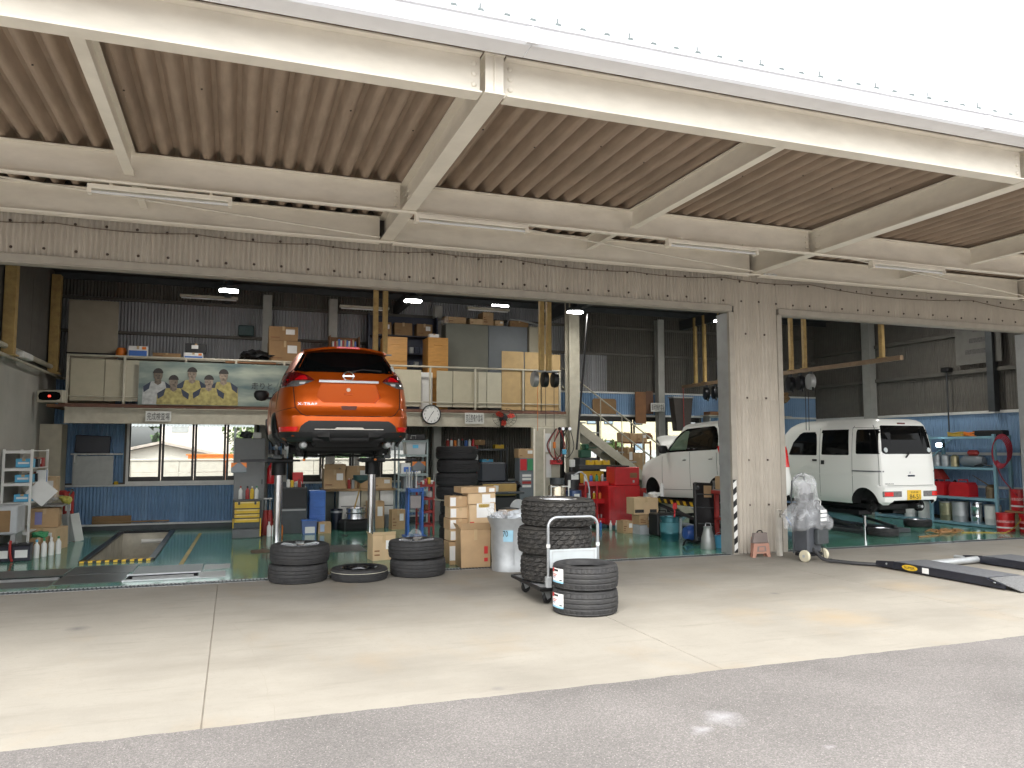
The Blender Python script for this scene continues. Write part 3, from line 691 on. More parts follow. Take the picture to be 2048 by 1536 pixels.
lampdark = M('tail_lamp_dark_red', (.14,.004,.006), .12, var=.1, coat=.8)
lampclear = M('tail_lamp_clear', (.17,.165,.165), .15, .3, var=.25, scale=30, coat=.8)
reflr = M('red_reflector', (.75,.012,.012), .2, var=.05, coat=.5)
def arch_cut(y, z, r, x0, x1, par):
    return MB().cyl((x0, y, z), (x1, y, z), r, n=32).build('cut', under, par)
# ---------------- orange SUV on the lift
suv = thing('orange_suv', 'shiny orange SUV raised high on the two-post lift, wheels off', 'car', (1.435, .12, 1.335))
tab = [(.385,.30,4.30,.80),(.42,.10,4.45,.855),(.46,.03,4.52,.885),(.58,.0,4.60,.905),(.73,.0,4.64,.912),(.765,.03,4.64,.91),(.80,.055,4.63,.908),(.95,.075,4.58,.900),
       (1.08,.11,4.40,.885),(1.16,.125,4.0,.872),(1.22,.16,3.62,.855),(1.30,.205,3.45,.82),(1.36,.25,3.35,.785),(1.46,.33,3.15,.725),(1.60,.45,2.80,.645),(1.66,.50,2.62,.60),(1.70,.58,2.45,.54),(1.725,.75,2.2,.46),(1.735,.95,2.0,.36)]
B = Body(tab, 2.25, 6)
bo = B.mb(88).build('body', orangep, suv)
cut = [arch_cut(y, .37, .385, x0, x1, suv) for y in (1.02, 3.72) for x0, x1 in ((-1.2,-.62), (.62,1.2))]
hx = [(-.345,.905),(.345,.905),(.425,.985),(.36,1.165),(-.36,1.165),(-.425,.985)]
rec = lambda z: .172-.14*(z-.905)
cut.append(MB().add([(x,-.3,z) for x, z in hx]+[(x,rec(z),z) for x, z in hx], [(i,(i+1) % 6,6+(i+1) % 6,6+i) for i in range(6)]+[(5,4,3,2,1,0),(6,7,8,9,10,11)]).build('cut', orangep, suv))
boolean(bo, cut)
B.rear([(1.325,-.62,.62),(1.338,-.735,.735),(1.38,-.755,.755),(1.46,-.705,.705),(1.60,-.625,.625),(1.63,-.60,.60)], .004, 24).build('rear_window', glassd, suv)
for s_ in (-1, 1):
    def rw_(rows): return [(z, min(s_*a, s_*b), max(s_*a, s_*b)) for z, a, b in rows]
    tl = B.rear(rw_([(1.12,.855,.66),(1.16,.862,.54),(1.20,.85,.455)]), .012).build('tail_lamp', lampclear, suv)
    B.rear(rw_([(1.203,.85,.45),(1.24,.835,.485),(1.28,.825,.545),(1.315,.80,.64),(1.345,.785,.72)]), .012).build('red_lens', lampdark, tl)
    B.rear(rw_([(1.215,.70,.535),(1.245,.66,.545),(1.27,.62,.565)]), .017).build('light_bar', lampred, tl)
    B.rear(rw_([(1.21,.845,.76),(1.23,.838,.765)]), .017).build('light_bar', lampred, tl)
    B.rear(rw_([(1.15,.64,.58),(1.18,.64,.56)]), .016).build('reversing_lens', M('white_lens', (.8,.8,.8), .1, .2, coat=1), tl)
    B.side([(1.14,.30,.62),(1.20,.30,.66),(1.27,.34,.58),(1.30,.36,.50)], s_, .006).build('side_lens', lampdark, tl)
    B.rear(rw_([(.525,.885,.675),(.55,.89,.66),(.585,.88,.66)]), .020, thick=.03).build('reflector', reflr, suv)
    B.side([(1.10,.75,3.35),(1.14,.62,3.3),(1.25,.75,3.15),(1.36,.95,2.95),(1.48,1.25,2.65),(1.56,1.6,2.4)], s_, .004, 20).build('side_window', glassd, suv)
    B.side([(.36,1.45,3.3),(.44,1.45,3.3),(.52,1.5,3.25)], s_, .010, 20).build('sill_cladding', black, suv)
    for y in (1.02, 3.72):
        pts = [(y+.41*math.cos(t), .37+.41*math.sin(t)) for t in lin(-.1, PI+.1, 20)]
        MB().tube([(s_*(B.sx(a, max(b, .36))+.003), a, b) for a, b in pts], .028, 6).build('arch_cladding', black, suv)
    B.sline([(.86,.85),(.80,1.1)], s_).build('panel_gap', seamm, suv); B.sline([(2.25,.5),(2.25,1.1)], s_).build('panel_gap', seamm, suv)
    # mirror
    mr = MB(); T = Matrix.Translation((s_*1.02, 3.28, 1.19)); mr.lathe([(0,-.10),(.06,-.085),(.095,-.03),(.1,.03),(.075,.075),(0,.085)], 14, T=T @ Matrix.Scale(1.25, 4, (1,0,0)) @ Matrix.Scale(.75, 4, (0,1,0)))
    mr.bx(s_*.86 if s_ > 0 else -.95, s_*.95 if s_ > 0 else -.86, 3.25, 3.31, 1.12, 1.16).build('mirror', black, suv)
B.rear([(.386,-.80,.80),(.42,-.85,.85),(.45,-.885,.885),(.515,-.893,.893),(.518,-.645,.645),(.59,-.62,.62),(.635,-.57,.57),(.662,-.52,.52)], .016, 24, .03).build('bumper_cladding', M('dark_bumper_plastic', (.015,.0155,.017), .55, var=.1), suv)
B.rear([(.545,-.45,.45),(.556,-.45,.45)], .03, 20, .02).build('skid_trim', chrome, suv); B.rear([(.552,-.20,.20),(.575,-.17,.17)], .031, 12, .02).build('skid_trim', chrome, suv)
bx(-.47, .47, .05, .09, .39, .52, .02).build('skid_plate', under, suv)
MB().prism([(B.ry(0,1.19)-.05,1.176),(B.ry(0,1.19)-.045,1.208),(.16,1.208),(.16,1.176)], 'x', -.395, .395).build('chrome_garnish', chrome, suv)
B.rear([(.812,-.085,.085),(.835,-.10,.10),(.862,-.105,.105)], .006, 8).build('handle_recess', M('dark_orange_recess', (.12,.02,.004), .5), suv)
em = MB(); yy = B.ry(0, 1.265)-.012
em.tube([(.066*math.cos(t), yy-.006+.05*(.066*math.sin(t)), 1.272+.060*math.sin(t)) for t in lin(0, 2*PI, 29)[:-1]], .011, 7, closed=True); em.bx(-.082, .082, yy-.018, yy-.004, 1.260, 1.284, .004)
em.build('emblem', chrome, suv)
MB().lathe([(0,.008),(.024,.006),(.028,0)], 14, T=Matrix.Translation((.0, rec(1.085)-.001, 1.085)) @ Matrix.Rotation(PI/2, 4, 'X')).build('plate_seal', M('pale_orange_seal', (.75,.62,.5), .5), suv)
bx(-.055, .055, .140, .16, 1.015, 1.04, .008).build('lock_cover', orangep, suv)
B.rline([(-.715,1.12),(-.70,.95),(-.69,.84),(-.62,.755),(-.56,.725),(.56,.725),(.62,.755),(.69,.84),(.70,.95),(.715,1.12)], .005).build('panel_gap', seamm, suv)
B.rline([(-.89,.80),(-.69,.84)], .003).build('panel_gap', seamm, suv); B.rline([(.69,.84),(.89,.80)], .003).build('panel_gap', seamm, suv)
# spoiler with stop lamp, wiper, stickers, lettering
sp = MB(); v = []; f = []
for i in range(21):
    x = -.56 + .056*i; t = abs(x)/.56; y0 = .26+.20*t**3; v += [(x, y0, 1.655-.045*t**2), (x, y0+.01, 1.685-.05*t**2), (x, .66, 1.735-.06*t**2), (x, .55, 1.62-.03*t**2)]
    if i:
        for k in range(4): f.append((4*i-4+k, 4*i-4+(k+1) % 4, 4*i+(k+1) % 4, 4*i+k))
f += [(0,1,2,3), (80,81,82,83)]
spo = sp.add(v, f).build('roof_spoiler', orangep, suv, ang=50)
bx(-.155, .155, .252, .272, 1.655, 1.684, .006).build('stop_lamp', lampred, spo)
MB().tube([(.06, B.ry(.06,1.345)-.012, 1.345), (.2, B.ry(.2,1.375)-.014, 1.375), (.46, B.ry(.46,1.36)-.012, 1.36)], .011, 6).bx(.03, .10, B.ry(.06,1.335)-.03, B.ry(.06,1.335), 1.32, 1.35, .008).build('wiper', black, suv)
for zz in (1.39, 1.43): MB().lathe([(0,.003),(.026,.002),(.027,0)], 14, T=Matrix.Translation((.645, B.ry(.645,zz)-.006, zz)) @ Matrix.Rotation(PI/2, 4, 'X')).build('sticker', M('pale_sticker', (.5,.56,.55), .5), suv)
text('X-TRAIL', .06, chrome, suv, (-.53, B.ry(-.53,.885)-.006, .885), (PI/2, 0, -.05), width=.27, height=.035)
MB().bx(-.9, .9, .6, 3.4, .0, .0001) if False else None
ub = MB().bx(-.62, .62, .42, 4.2, .27, .44, .03).bx(-.70, .70, .95, 1.10, .22, .32, .02).bx(-.45, .45, .22, .55, .32, .44, .04)
for s_ in (-1, 1): ub.tube([(s_*.30, 1.0, .25), (s_*.52, .98, .26), (s_*.72, 1.02, .33)], .04, 7).cyl((s_*.55,.85,.2), (s_*.58,.9,.6), .045, n=10)
ub.build('underbody', under, suv)
for s_ in (-1, 1):
    MB().lathe([(0,-.18),(.035,-.17),(.05,-.12),(.05,.14),(.035,.18),(0,.19)], 16, T=Matrix.Translation((s_*.56, .42, .345)) @ Matrix.Rotation(PI/2, 4, 'X')).build('muffler', greyst, suv); B.side([(.386,.02,.62),(.45,.0,.60),(.515,.0,.58)], s_, .012, 12).build('corner_cladding', MATS['black_plastic'], suv)
    for y in (1.02, 3.72):
        MB().lathe([(.0,.0),(.05,.0),(.06,-.03),(.145,-.03),(.145,-.045),(.05,-.05),(.0,-.05)], 24, T=Matrix.Translation((s_*.76, y, .33)) @ Matrix.Rotation(s_*PI/2, 4, 'Y')).build('brake_hub', galv, suv)
    MB().cyl((s_*.50,.9,.14), (s_*.44,1.0,.40), .016, n=8).build('damper', blackg, suv); MB().lathe([(0,.0),(.02,.005),(.02,.03),(0,.035)], 8, c=(s_*.50,.895,.12)).build('damper_cap', orange, suv)
    MB().tube([(s_*.60,1.3,.2), (s_*.3,1.2,.19), (0,1.4,.2)], .02, 6).build('suspension_arm', under, suv)
# ---------------- two-post in-ground lift under it
lf = thing('two_post_lift', 'in-ground car lift with two chrome pistons holding up the orange SUV', 'car lift', (0,0,0))
for x in (.70, 2.21):
    MB().cyl((x, 2.93, 0), (x, 2.93, 1.26), .066, n=24).build('piston', chrome, lf); MB().lathe([(.07,0),(.13,0),(.13,.008),(.07,.012)], 20, c=(x,2.93,.002)).build('collar', blackg, lf)
    MB().cyl((x, 2.93, 1.20), (x, 2.93, 1.42), .115, n=18).bx(x-.20, x+.20, 2.78, 3.08, 1.40, 1.47, .01).build('head', blackg, lf)
    s_ = -1 if x < 1.4 else 1
    for dy in (-1, 1):
        a = Vector((x, 2.93, 1.47)); b = Vector((x+s_*.08, 2.93+dy*.95, 1.47)); d = (b-a).normalized(); n_ = Vector((-d.y, d.x, 0))
        T = Matrix(((d.x, n_.x, 0, a.x), (d.y, n_.y, 0, a.y), (0, 0, 1, a.z), (0, 0, 0, 1)))
        MB().bx(-.1, .95, -.06, .06, .005, .065, .006, T=T).build('arm', dgrey, lf); MB().cyl((b.x, b.y, 1.53), (b.x, b.y, 1.61), .05, n=12).build('pad', black, lf)
    yf_ = 2.4
    MB().bx(x-.45 if s_ < 0 else x-.30, x+.30 if s_ < 0 else x+.45, 2.52, 2.62, 1.425, 1.455, .004).build('cross_bar', blackg, lf)
    gq = bx(x+s_*.62-.11, x+s_*.62+.11, 2.1, 2.2, 1.27, 1.42, .01).build('foot_guard', slateblue, lf)
    MB().prism([(x+s_*.62-.11,1.42),(x+s_*.62-.02,1.42),(x+s_*.62-.11,1.34)], 'y', 2.096, 2.1).build('orange_mark', orange, gq); MB().prism([(x+s_*.62+.11,1.42),(x+s_*.62+.11,1.34),(x+s_*.62+.02,1.42)], 'y', 2.096, 2.1).build('orange_mark', orange, gq)
    MB().bx(x+s_*.2, x+s_*.6, 2.2, 2.26, 1.43, 1.47).build('guard_arm', blackg, lf)
# ---------------- white kei van
van = thing('white_van', 'white boxy minivan raised slightly, rear wheel off, in right bay', 'van', (11.93, .93, .31))
tab = [(.27,.10,3.25,.70),(.33,.02,3.36,.725),(.40,.0,3.39,.735),(.60,.0,3.39,.738),(.618,.02,3.38,.738),(.64,.04,3.38,.738),(.95,.045,3.30,.738),(1.2,.065,3.1,.732),(1.45,.10,2.92,.715),(1.65,.145,2.72,.692),(1.76,.18,2.58,.668),(1.82,.22,2.45,.63),(1.86,.28,2.35,.57),(1.885,.38,2.2,.48),(1.895,.6,2.0,.35)]
V = Body(tab, 1.8, 11)
bo = V.mb(88).build('body', whitecar, van)
boolean(bo, [arch_cut(y, .27, .315, x0, x1, van) for y in (.44, 2.85) for x0, x1 in ((-1.1,-.5), (.5,1.1))] + [bx(-.48,.58,-.1,.30,.2,.36,.05).build('cut', under, van)])
V.rear([(1.215,-.54,.54),(1.235,-.585,.585),(1.27,-.60,.60),(1.50,-.575,.575),(1.735,-.535,.535),(1.75,-.51,.51)], .004, 20).build('rear_window', glassd, van)
for s_ in (-1, 1):
    q = V.rear([(.405,s_*.63-.02 if s_>0 else -.66,.65 if s_>0 else -.30),(.41,.32 if s_>0 else -.665,.665 if s_>0 else -.32)], .01) if False else None
    a, b = (-.65,-.27) if s_ < 0 else (.27,.65)
    tl = V.rear([(.425,a,b),(.43,a-.005,b+.005),(.525,a-.005,b+.005),(.53,a,b)], .009).build('tail_lamp', lampclear, van)
    a2, b2 = (-.635,-.47) if s_ < 0 else (.47,.635)
    V.rear([(.44,a2,b2),(.515,a2,b2)], .015).build('red_lens', reflr, tl)
    V.side([(1.215,.08,.58),(1.23,.07,.60),(1.62,.11,.60),(1.68,.13,.58)], s_, .004).build('side_window', glassd, van)
    V.side([(1.19,.80,1.50),(1.205,.78,1.52),(1.62,.80,1.50),(1.66,.82,1.46)], s_, .004).build('side_window', glassd, van)
    V.side([(1.18,1.68,2.45),(1.19,1.66,2.50),(1.45,1.66,2.36),(1.60,1.68,2.18),(1.64,1.72,2.05)], s_, .004).build('side_window', glassd, van)
    V.side([(1.625,.80,1.52),(1.685,.80,1.50)], s_, .02, 10, .02).build('wind_deflector', glassd, van); V.side([(1.60,1.70,2.18),(1.65,1.72,2.05)], s_, .02, 10, .02).build('wind_deflector', glassd, van)
    V.side([(.88,.06,.70),(.905,.06,.70)], s_, .012).build('slide_rail', M('grey_rail', (.18,.19,.20), .4, .4), van)
    for pts in ([(.70,.40),(.70,1.70),(.66,1.75)], [(1.58,.36),(1.58,1.72)], [(2.5,.4),(2.55,1.1)], [(.15,1.70),(.70,1.72)]): V.sline(pts, s_, .0035, 12).build('panel_gap', seamm, van)
    hd = V.side([(1.0,1.45,1.53),(1.08,1.45,1.53)], s_, .012).build('door_handle', black, van)
    V.side([(1.06,1.66,1.78),(1.10,1.66,1.78)], s_, .012).build('door_handle', black, van)
    V.side([(.80,.05,3.0),(.815,.05,3.0)], s_, .006, 14).build('side_crease', whitecar, van)
V.rear([(.365,-.13,.20),(.545,-.13,.20)], .012, 6).build('number_plate', M('yellow_plate', (.80,.50,.03), .4, var=.02), van)
yl = V.ry(.03,.45)-.0135
text('84-51', .1, inkk, van, (.045, yl, .425), width=.25, height=.085); text('名古屋 580', .04, inkk, van, (.035, yl, .508), width=.18, height=.032)
bx(-.05+.09, .19, V.ry(.1,.81)-.03, V.ry(.1,.81)+.01, .795, .825, .008).tr(Matrix.Translation((-.09,0,0))).build('gate_handle', M('blue_black_plastic', (.02,.025,.05), .4), van)
MB().prism([(0,.89),(.014,.868),(0,.846),(-.014,.868)], 'y', V.ry(0,.87)-.012, V.ry(0,.87)).build('emblem', chrome, van)
MB().tube([(.02, V.ry(.02,1.23)-.02, 1.235), (-.08, V.ry(-.08,1.17)-.025, 1.15)], .014, 6).build('wiper', black, van)
bx(-.10, .09, V.ry(0,1.79)-.012, V.ry(0,1.79)+.02, 1.775, 1.805, .006).build('stop_lamp', lampdark, van)
V.rline([(-.62,1.76),(-.66,1.2),(-.675,.63),(.675,.63),(.66,1.2),(.62,1.76)], .004, 10).build('panel_gap', seamm, van)
for x in (-.52, .53): MB().lathe([(0,.003),(.045,.002),(.046,0)], 16, T=Matrix.Translation((x, V.ry(x,1.29)-.006, 1.29)) @ Matrix.Rotation(PI/2-.15, 4, 'X')).build('sticker', M('white_sticker', (.6,.65,.66), .5), van)
text('MINICAB', .03, dgrey, van, (-.50, V.ry(-.5,.66)-.004, .665), width=.20, height=.022)
ub = MB().bx(-.5, .5, .3, 3.1, .17, .34, .03).cyl((-.6,.44,.22), (.6,.44,.22), .045, n=12).lathe([(0,-.09),(.08,-.06),(.10,0),(.08,.06),(0,.09)], 14, c=(0,.44,.22)).cyl((.25,.1,.24), (.25,1.2,.22), .06, n=10)
for s_ in (-1, 1): ub.lathe([(.05,0),(.11,.0),(.11,.06),(.05,.06)], 18, T=Matrix.Translation((s_*.58, .44, .22)) @ Matrix.Rotation(PI/2, 4, 'Y'), closed=True)
ub.build('underbody', under, van); MB().cyl((.25,.02,.235), (.25,.3,.235), .028, n=10).build('exhaust_tip', galv, van)
# ---------------- white hatchback with open bonnet, nose to the back wall
hb = thing('white_hatchback', 'white hatchback with its bonnet open and front wheel off behind pillar', 'car', (8.99, 1.36, .57))
tab = [(.16,.14,3.25,.66),(.22,.03,3.34,.70),(.34,.0,3.40,.728),(.52,.0,3.42,.737),(.62,.03,3.42,.738),(.80,.05,3.34,.738),(.90,.06,3.15,.735),(.98,.07,2.75,.732),(1.04,.08,2.42,.728),(1.12,.10,2.22,.72),(1.30,.17,1.98,.68),(1.45,.24,1.72,.625),(1.54,.29,1.50,.58),(1.58,.36,1.35,.52),(1.61,.5,1.15,.42),(1.622,.7,.95,.30)]
K = Body(tab, 1.7, 8)
bo = K.mb(88).build('body', whitecar, hb)
boolean(bo, [arch_cut(y, .25, .315, x0, x1, hb) for y in (.40, 2.74) for x0, x1 in ((-1.1,-.48), (.48,1.1))])
hb.rotation_euler = (math.radians(-2.2), 0, 0)
for s_ in (-1, 1):
    K.side([(1.055,.42,2.22),(1.10,.38,2.14),(1.30,.42,1.92),(1.45,.52,1.66),(1.50,.62,1.52)], s_, .003, 20).build('side_window', glassd, hb)
    K.side([(1.09,1.40,2.02),(1.12,1.38,2.0),(1.30,1.38,1.80),(1.42,1.40,1.62),(1.45,1.42,1.56)], s_, .007, 12).build('front_pane', M('greenish_car_window', (.10,.16,.115), .05, var=.15, scale=3), hb)
    for pts in ([(1.28,.32),(1.28,1.04)], [(.40,.60),(.42,1.0)], [(2.32,.4),(2.30,.98)], [(.45,.32),(2.35,.32)]): K.sline(pts, s_, .0035, 10).build('panel_gap', seamm, hb)
    for y in (.52, 1.40): K.side([(.895,y,y+.16),(.92,y,y+.16)], s_, .022, 6, .03).build('door_handle', whitecar, hb); K.side([(.88,y+.02,y+.12),(.893,y+.02,y+.12)], s_, .008, 6).build('handle_shadow_gap', seamm, hb)
    mr = MB().lathe([(0,-.09),(.05,-.08),(.08,-.03),(.08,.03),(.06,.07),(0,.08)], 14, T=Matrix.Translation((s_*.84, 2.08, 1.12)) @ Matrix.Scale(1.3, 4, (1,0,0)) @ Matrix.Scale(.8, 4, (0,1,0))); mr.build('mirror', black, hb)
    a, b = sorted((s_*.715, s_*.665)); K.rear([(.72,a,b),(.95,a+.005,b),(1.12,a+.01,b)], .012).build('tail_lamp', reflr, hb); K.side([(.72,.03,.16),(1.10,.10,.20)], s_, .008).build('tail_lamp_side', reflr, hb)
K.rear([(1.06,-.55,.55),(1.10,-.58,.58),(1.42,-.50,.50),(1.46,-.44,.44)], .004).build('rear_window', glassd, hb)
for zz in (1.13, 1.19): MB().lathe([(0,.003),(.028,.002),(.029,0)], 14, T=Matrix.Translation((.50, K.ry(.5,zz)-.006, zz)) @ Matrix.Rotation(PI/2-.3, 4, 'X')).build('sticker', MATS['white_sticker'], hb)
MB().lathe([(0,.006),(.075,.004),(.078,0)], 20, T=Matrix.Translation((-.741, .30, .78)) @ Matrix.Rotation(-PI/2, 4, 'Y')).build('fuel_flap', whitecar, hb)
# bonnet standing open
def bon(u, v):
    x = (u-.5)*1.22*(1-.10*v*v); s = v*.80; y = 2.44 + .30*s + .55*s*s*.6; z = 1.00 + .72*s - .20*s*s
    return (x, y - .10*(2*abs(u-.5))**3, z - .05*(2*abs(u-.5))**4)
m = MB().grid(bon, 17, 11); m.grid(lambda u, v: tuple(Vector(bon(u, v)) + Vector((0, .03, -.02))), 17, 11); m.build('bonnet', whitecar, hb, ang=60)
MB().tube([(-.5, 2.9, .92), (-.45, 2.75, 1.35)], .006, 5).build('bonnet_stay', blackg, hb)
MB().bx(-.55, .55, 2.45, 3.2, .55, .95, .04).build('engine_bay', under, hb)
ub = MB().bx(-.55, .55, .3, 3.1, .10, .26, .03); 
for s_ in (-1, 1): ub.lathe([(.04,0),(.12,.0),(.12,.05),(.04,.05)], 18, T=Matrix.Translation((s_*.56, 2.74, .22)) @ Matrix.Rotation(PI/2, 4, 'Y'), closed=True).cyl((s_*.5,2.74,.2), (s_*.5,2.74,.6), .05, n=10)
ub.build('underbody', under, hb)
# low frame carrying the hatchback
lr = thing('scissor_ramp', 'low black scissor ramp with yellow striped edge under the white hatchback', 'car lift', (9.09, 1.9, 0))
for x in (-.5, .5):
    MB().bx(x-.22, x+.22, .3, 2.5, .50, .60, .01).build('deck', blackg, lr)
    MB().bx(x-.2, x-.16, .4, 2.3, .30, .36, .005, T=Matrix.Translation((0,1.3,.3)) @ Matrix.Rotation(.14, 4, 'X') @ Matrix.Translation((0,-1.3,-.3))).bx(x+.16, x+.2, .4, 2.3, .30, .36, .005, T=Matrix.Translation((0,1.3,.3)) @ Matrix.Rotation(-.14, 4, 'X') @ Matrix.Translation((0,-1.3,-.3))).build('scissor_arm', dgrey, lr)
    MB().bx(x-.22, x+.22, .2, 2.6, .0, .10, .01).build('base_frame', blackg, lr)
st = bx(-.725, -.721, .3, 2.5, .505, .595).build('hazard_edge', black, lr)
for i in range(9): MB().prism([(.35+i*.24,.51),(.45+i*.24,.51),(.51+i*.24,.59),(.41+i*.24,.59)], 'x', -.7265, -.7255).build('yellow_stripe', yel, st)
lv = thing('scissor_ramp', 'low dark floor lift with a single short chrome piston under the white van', 'car lift', (11.88, 1.4, 0))
for x in (-.42, .42): MB().bx(x-.16, x+.16, .2, 2.3, .36, .45, .01).build('deck', blackg, lv); MB().bx(x-.16, x+.16, .1, 2.4, 0, .08, .01).build('base_frame', dgrey, lv); MB().bx(x-.03, x+.03, .3, 2.1, .20, .25, .005, T=Matrix.Translation((0,1.2,.22)) @ Matrix.Rotation(.15, 4, 'X') @ Matrix.Translation((0,-1.2,-.22))).build('scissor_arm', dgrey, lv)
MB().cyl((-.55,.1,0), (-.55,.1,.36), .03, n=12).build('piston', chrome, lv)
# ================================================================== TYRES AND WHEELS
def tyre_mb(R, Wd, rin, kind='road', n=128):
    """tyre lying flat, z 0..Wd"""
    h = Wd; sh = R-rin
    side_t = [(rin, h*.90), (rin+.012, h*.955), (rin+sh*.30, h*.985), (rin+sh*.55, h*1.0), (rin+sh*.78, h*.975), (rin+sh*.90, h*.93)]
    nt = 25; zt = lin(h*.90, h*.10, nt)
    def tread(k, i):
        u = k/(nt-1); z = zt[k]; r = R - .012*(2*abs(u-.5))**3.5*(R/.35)
        if kind == 'road':
            if k in (6, 12, 18): r -= .008
            if k in (5, 7, 11, 13, 17, 19): r -= .001
            if (k <= 4 or k >= 20) and i % 4 == 0: r -= .006
            if 8 <= k <= 10 and (i+k) % 8 == 0: r -= .004
            if 14 <= k <= 16 and (i-k) % 8 == 0: r -= .004
        elif kind == 'mud':
            blk = 6; row = k//5; ph = (i + (row % 2)*3 + (k % 5)//2) % blk
            r -= 0 if (ph not in (0, 1) and k % 5 != 0) else .019
            if row in (0, 4) and ph in (0, 1, 2): r -= .002
        elif kind == 'plain':
            if k in (8, 12, 16): r -= .006
            if (k <= 5 or k >= 19) and i % 3 == 0: r -= .003
        return r, z
    m = MB(); v = []; f = []; rows = []
    prof = [('s', a) for a in side_t] + [('t', k) for k in range(nt)] + [('s', (r, h-z)) for r, z in reversed(side_t)] + [('s', (rin-.004, h*.25)), ('s', (rin+sh*.55, h*.12)), ('s', (R-.025, h*.25)), ('s', (R-.02, h*.5)), ('s', (R-.025, h*.75)), ('s', (rin+sh*.55, h*.88)), ('s', (rin-.004, h*.75))]
    for kind_, a in prof:
        for i in range(n):
            t = 2*PI*i/n
            if kind_ == 's':
                r, z = a
                if kind == 'mud' and r > rin+sh*.7 and r < R-.03 and i % 8 in (0, 1) : r -= .006
            else: r, z = tread(a, i)
            v.append((r*math.cos(t), r*math.sin(t), z))
    L = len(prof)
    for k in range(L):
        k2 = (k+1) % L
        for i in range(n): f.append((k*n+i, k2*n+i, k2*n+(i+1) % n, k*n+(i+1) % n))
    return m.add(v, f)
def rim_mb(rr, Wd, z0):
    return MB().lathe([(rr+.006, z0+Wd*.97), (rr-.004, z0+Wd*.975), (rr-.016, z0+Wd*.93), (rr-.03, z0+Wd*.5), (rr-.02, z0+Wd*.06), (rr+.006, z0+.02)], 40, caps=False)
def spokes_mb(rr, z, n=5, w0=.035, w1=.05, split=False):
    m = MB().lathe([(0, z-.01), (.045, z-.012), (.06, z-.03), (.06, z-.07), (0, z-.07)], 20)
    for k in range(n):
        for dd in ((-.16, .16) if split else (0,)):
            t = 2*PI*k/n + .3; T = Matrix.Rotation(t, 4, 'Z')
            a = rr-.012
            pr = [(.04, -w0), (a*math.cos(dd), a*math.sin(dd)-w1*.6), (a*math.cos(dd), a*math.sin(dd)+w1*.6), (.04, w0)]
            vv = [T @ Vector((p[0], p[1], z-.03+.018*(p[0] > .1))) for p in pr] + [T @ Vector((p[0], p[1], z-.075)) for p in pr]
            m.add([tuple(q) for q in vv], [(0,1,2,3), (7,6,5,4), (0,4,5,1), (1,5,6,2), (2,6,7,3), (3,7,4,0)])
    return m
alloy = M('silver_alloy', (.62,.63,.65), .25, .9, var=.05); alloyd = M('dark_alloy', (.10,.105,.11), .3, .8, var=.1)
ty_suv = tyre_mb(.363, .225, .235).mesh('tyre', 40); rim_suv = rim_mb(.235, .225, 0).mesh('rim'); sp_suv = spokes_mb(.235, .238, 5, .03, .05, True).mesh('spokes')
def wheel(label, loc, rz, grp, rimmat=alloy):
    t = thing('wheel', label, 'wheel', loc, rz, grp); mo('tyre', ty_suv, rubber, t); r_ = mo('rim', rim_suv, black, t); mo('spokes', sp_suv, rimmat, r_)
    MB().lathe([(.0,.07),(.232,.07),(.232,.05),(0,.05)], 24).build('rim_back', black, r_)
    return t
wheel('lower alloy wheel of the pair left of the thin spare', (.80,-.13,0), .4, 'removed SUV wheels'); wheel('upper alloy wheel of the pair left of the thin spare', (.815,-.14,.229), 1.2, 'removed SUV wheels').rotation_euler = (.010, -.012, 1.2)
wheel('lower alloy wheel of the pair right of the thin spare', (2.31,-.17,0), .1, 'removed SUV wheels'); wheel('upper alloy wheel of the pair right of the thin spare', (2.285,-.18,.229), 2.2, 'removed SUV wheels').rotation_euler = (-.010, .014, 2.2)
sw = thing('spare_wheel', 'thin space-saver spare with black steel rim flat on the apron', 'wheel', (1.535,-.28,0))
mo('tyre', tyre_mb(.355, .15, .225, 'plain', 96).mesh('tyre', 40), rubber, sw)
m = MB().lathe([(.231,.146),(.222,.15),(.205,.135),(.19,.09),(.16,.085),(.12,.10),(.07,.115),(.035,.115),(.03,.06),(.19,.05),(.225,.01)], 40, caps=False); rm = m.build('rim', M('gloss_black_steel', (.012,.013,.016), .18, .3, coat=.6), sw)
MB().tube([(.352*math.cos(t), .352*math.sin(t), .108) for t in lin(0, 2*PI, 65)[:-1]], .0035, 4, closed=True).build('tread_stripe', M('pale_stripe', (.5,.48,.38), .7), sw)
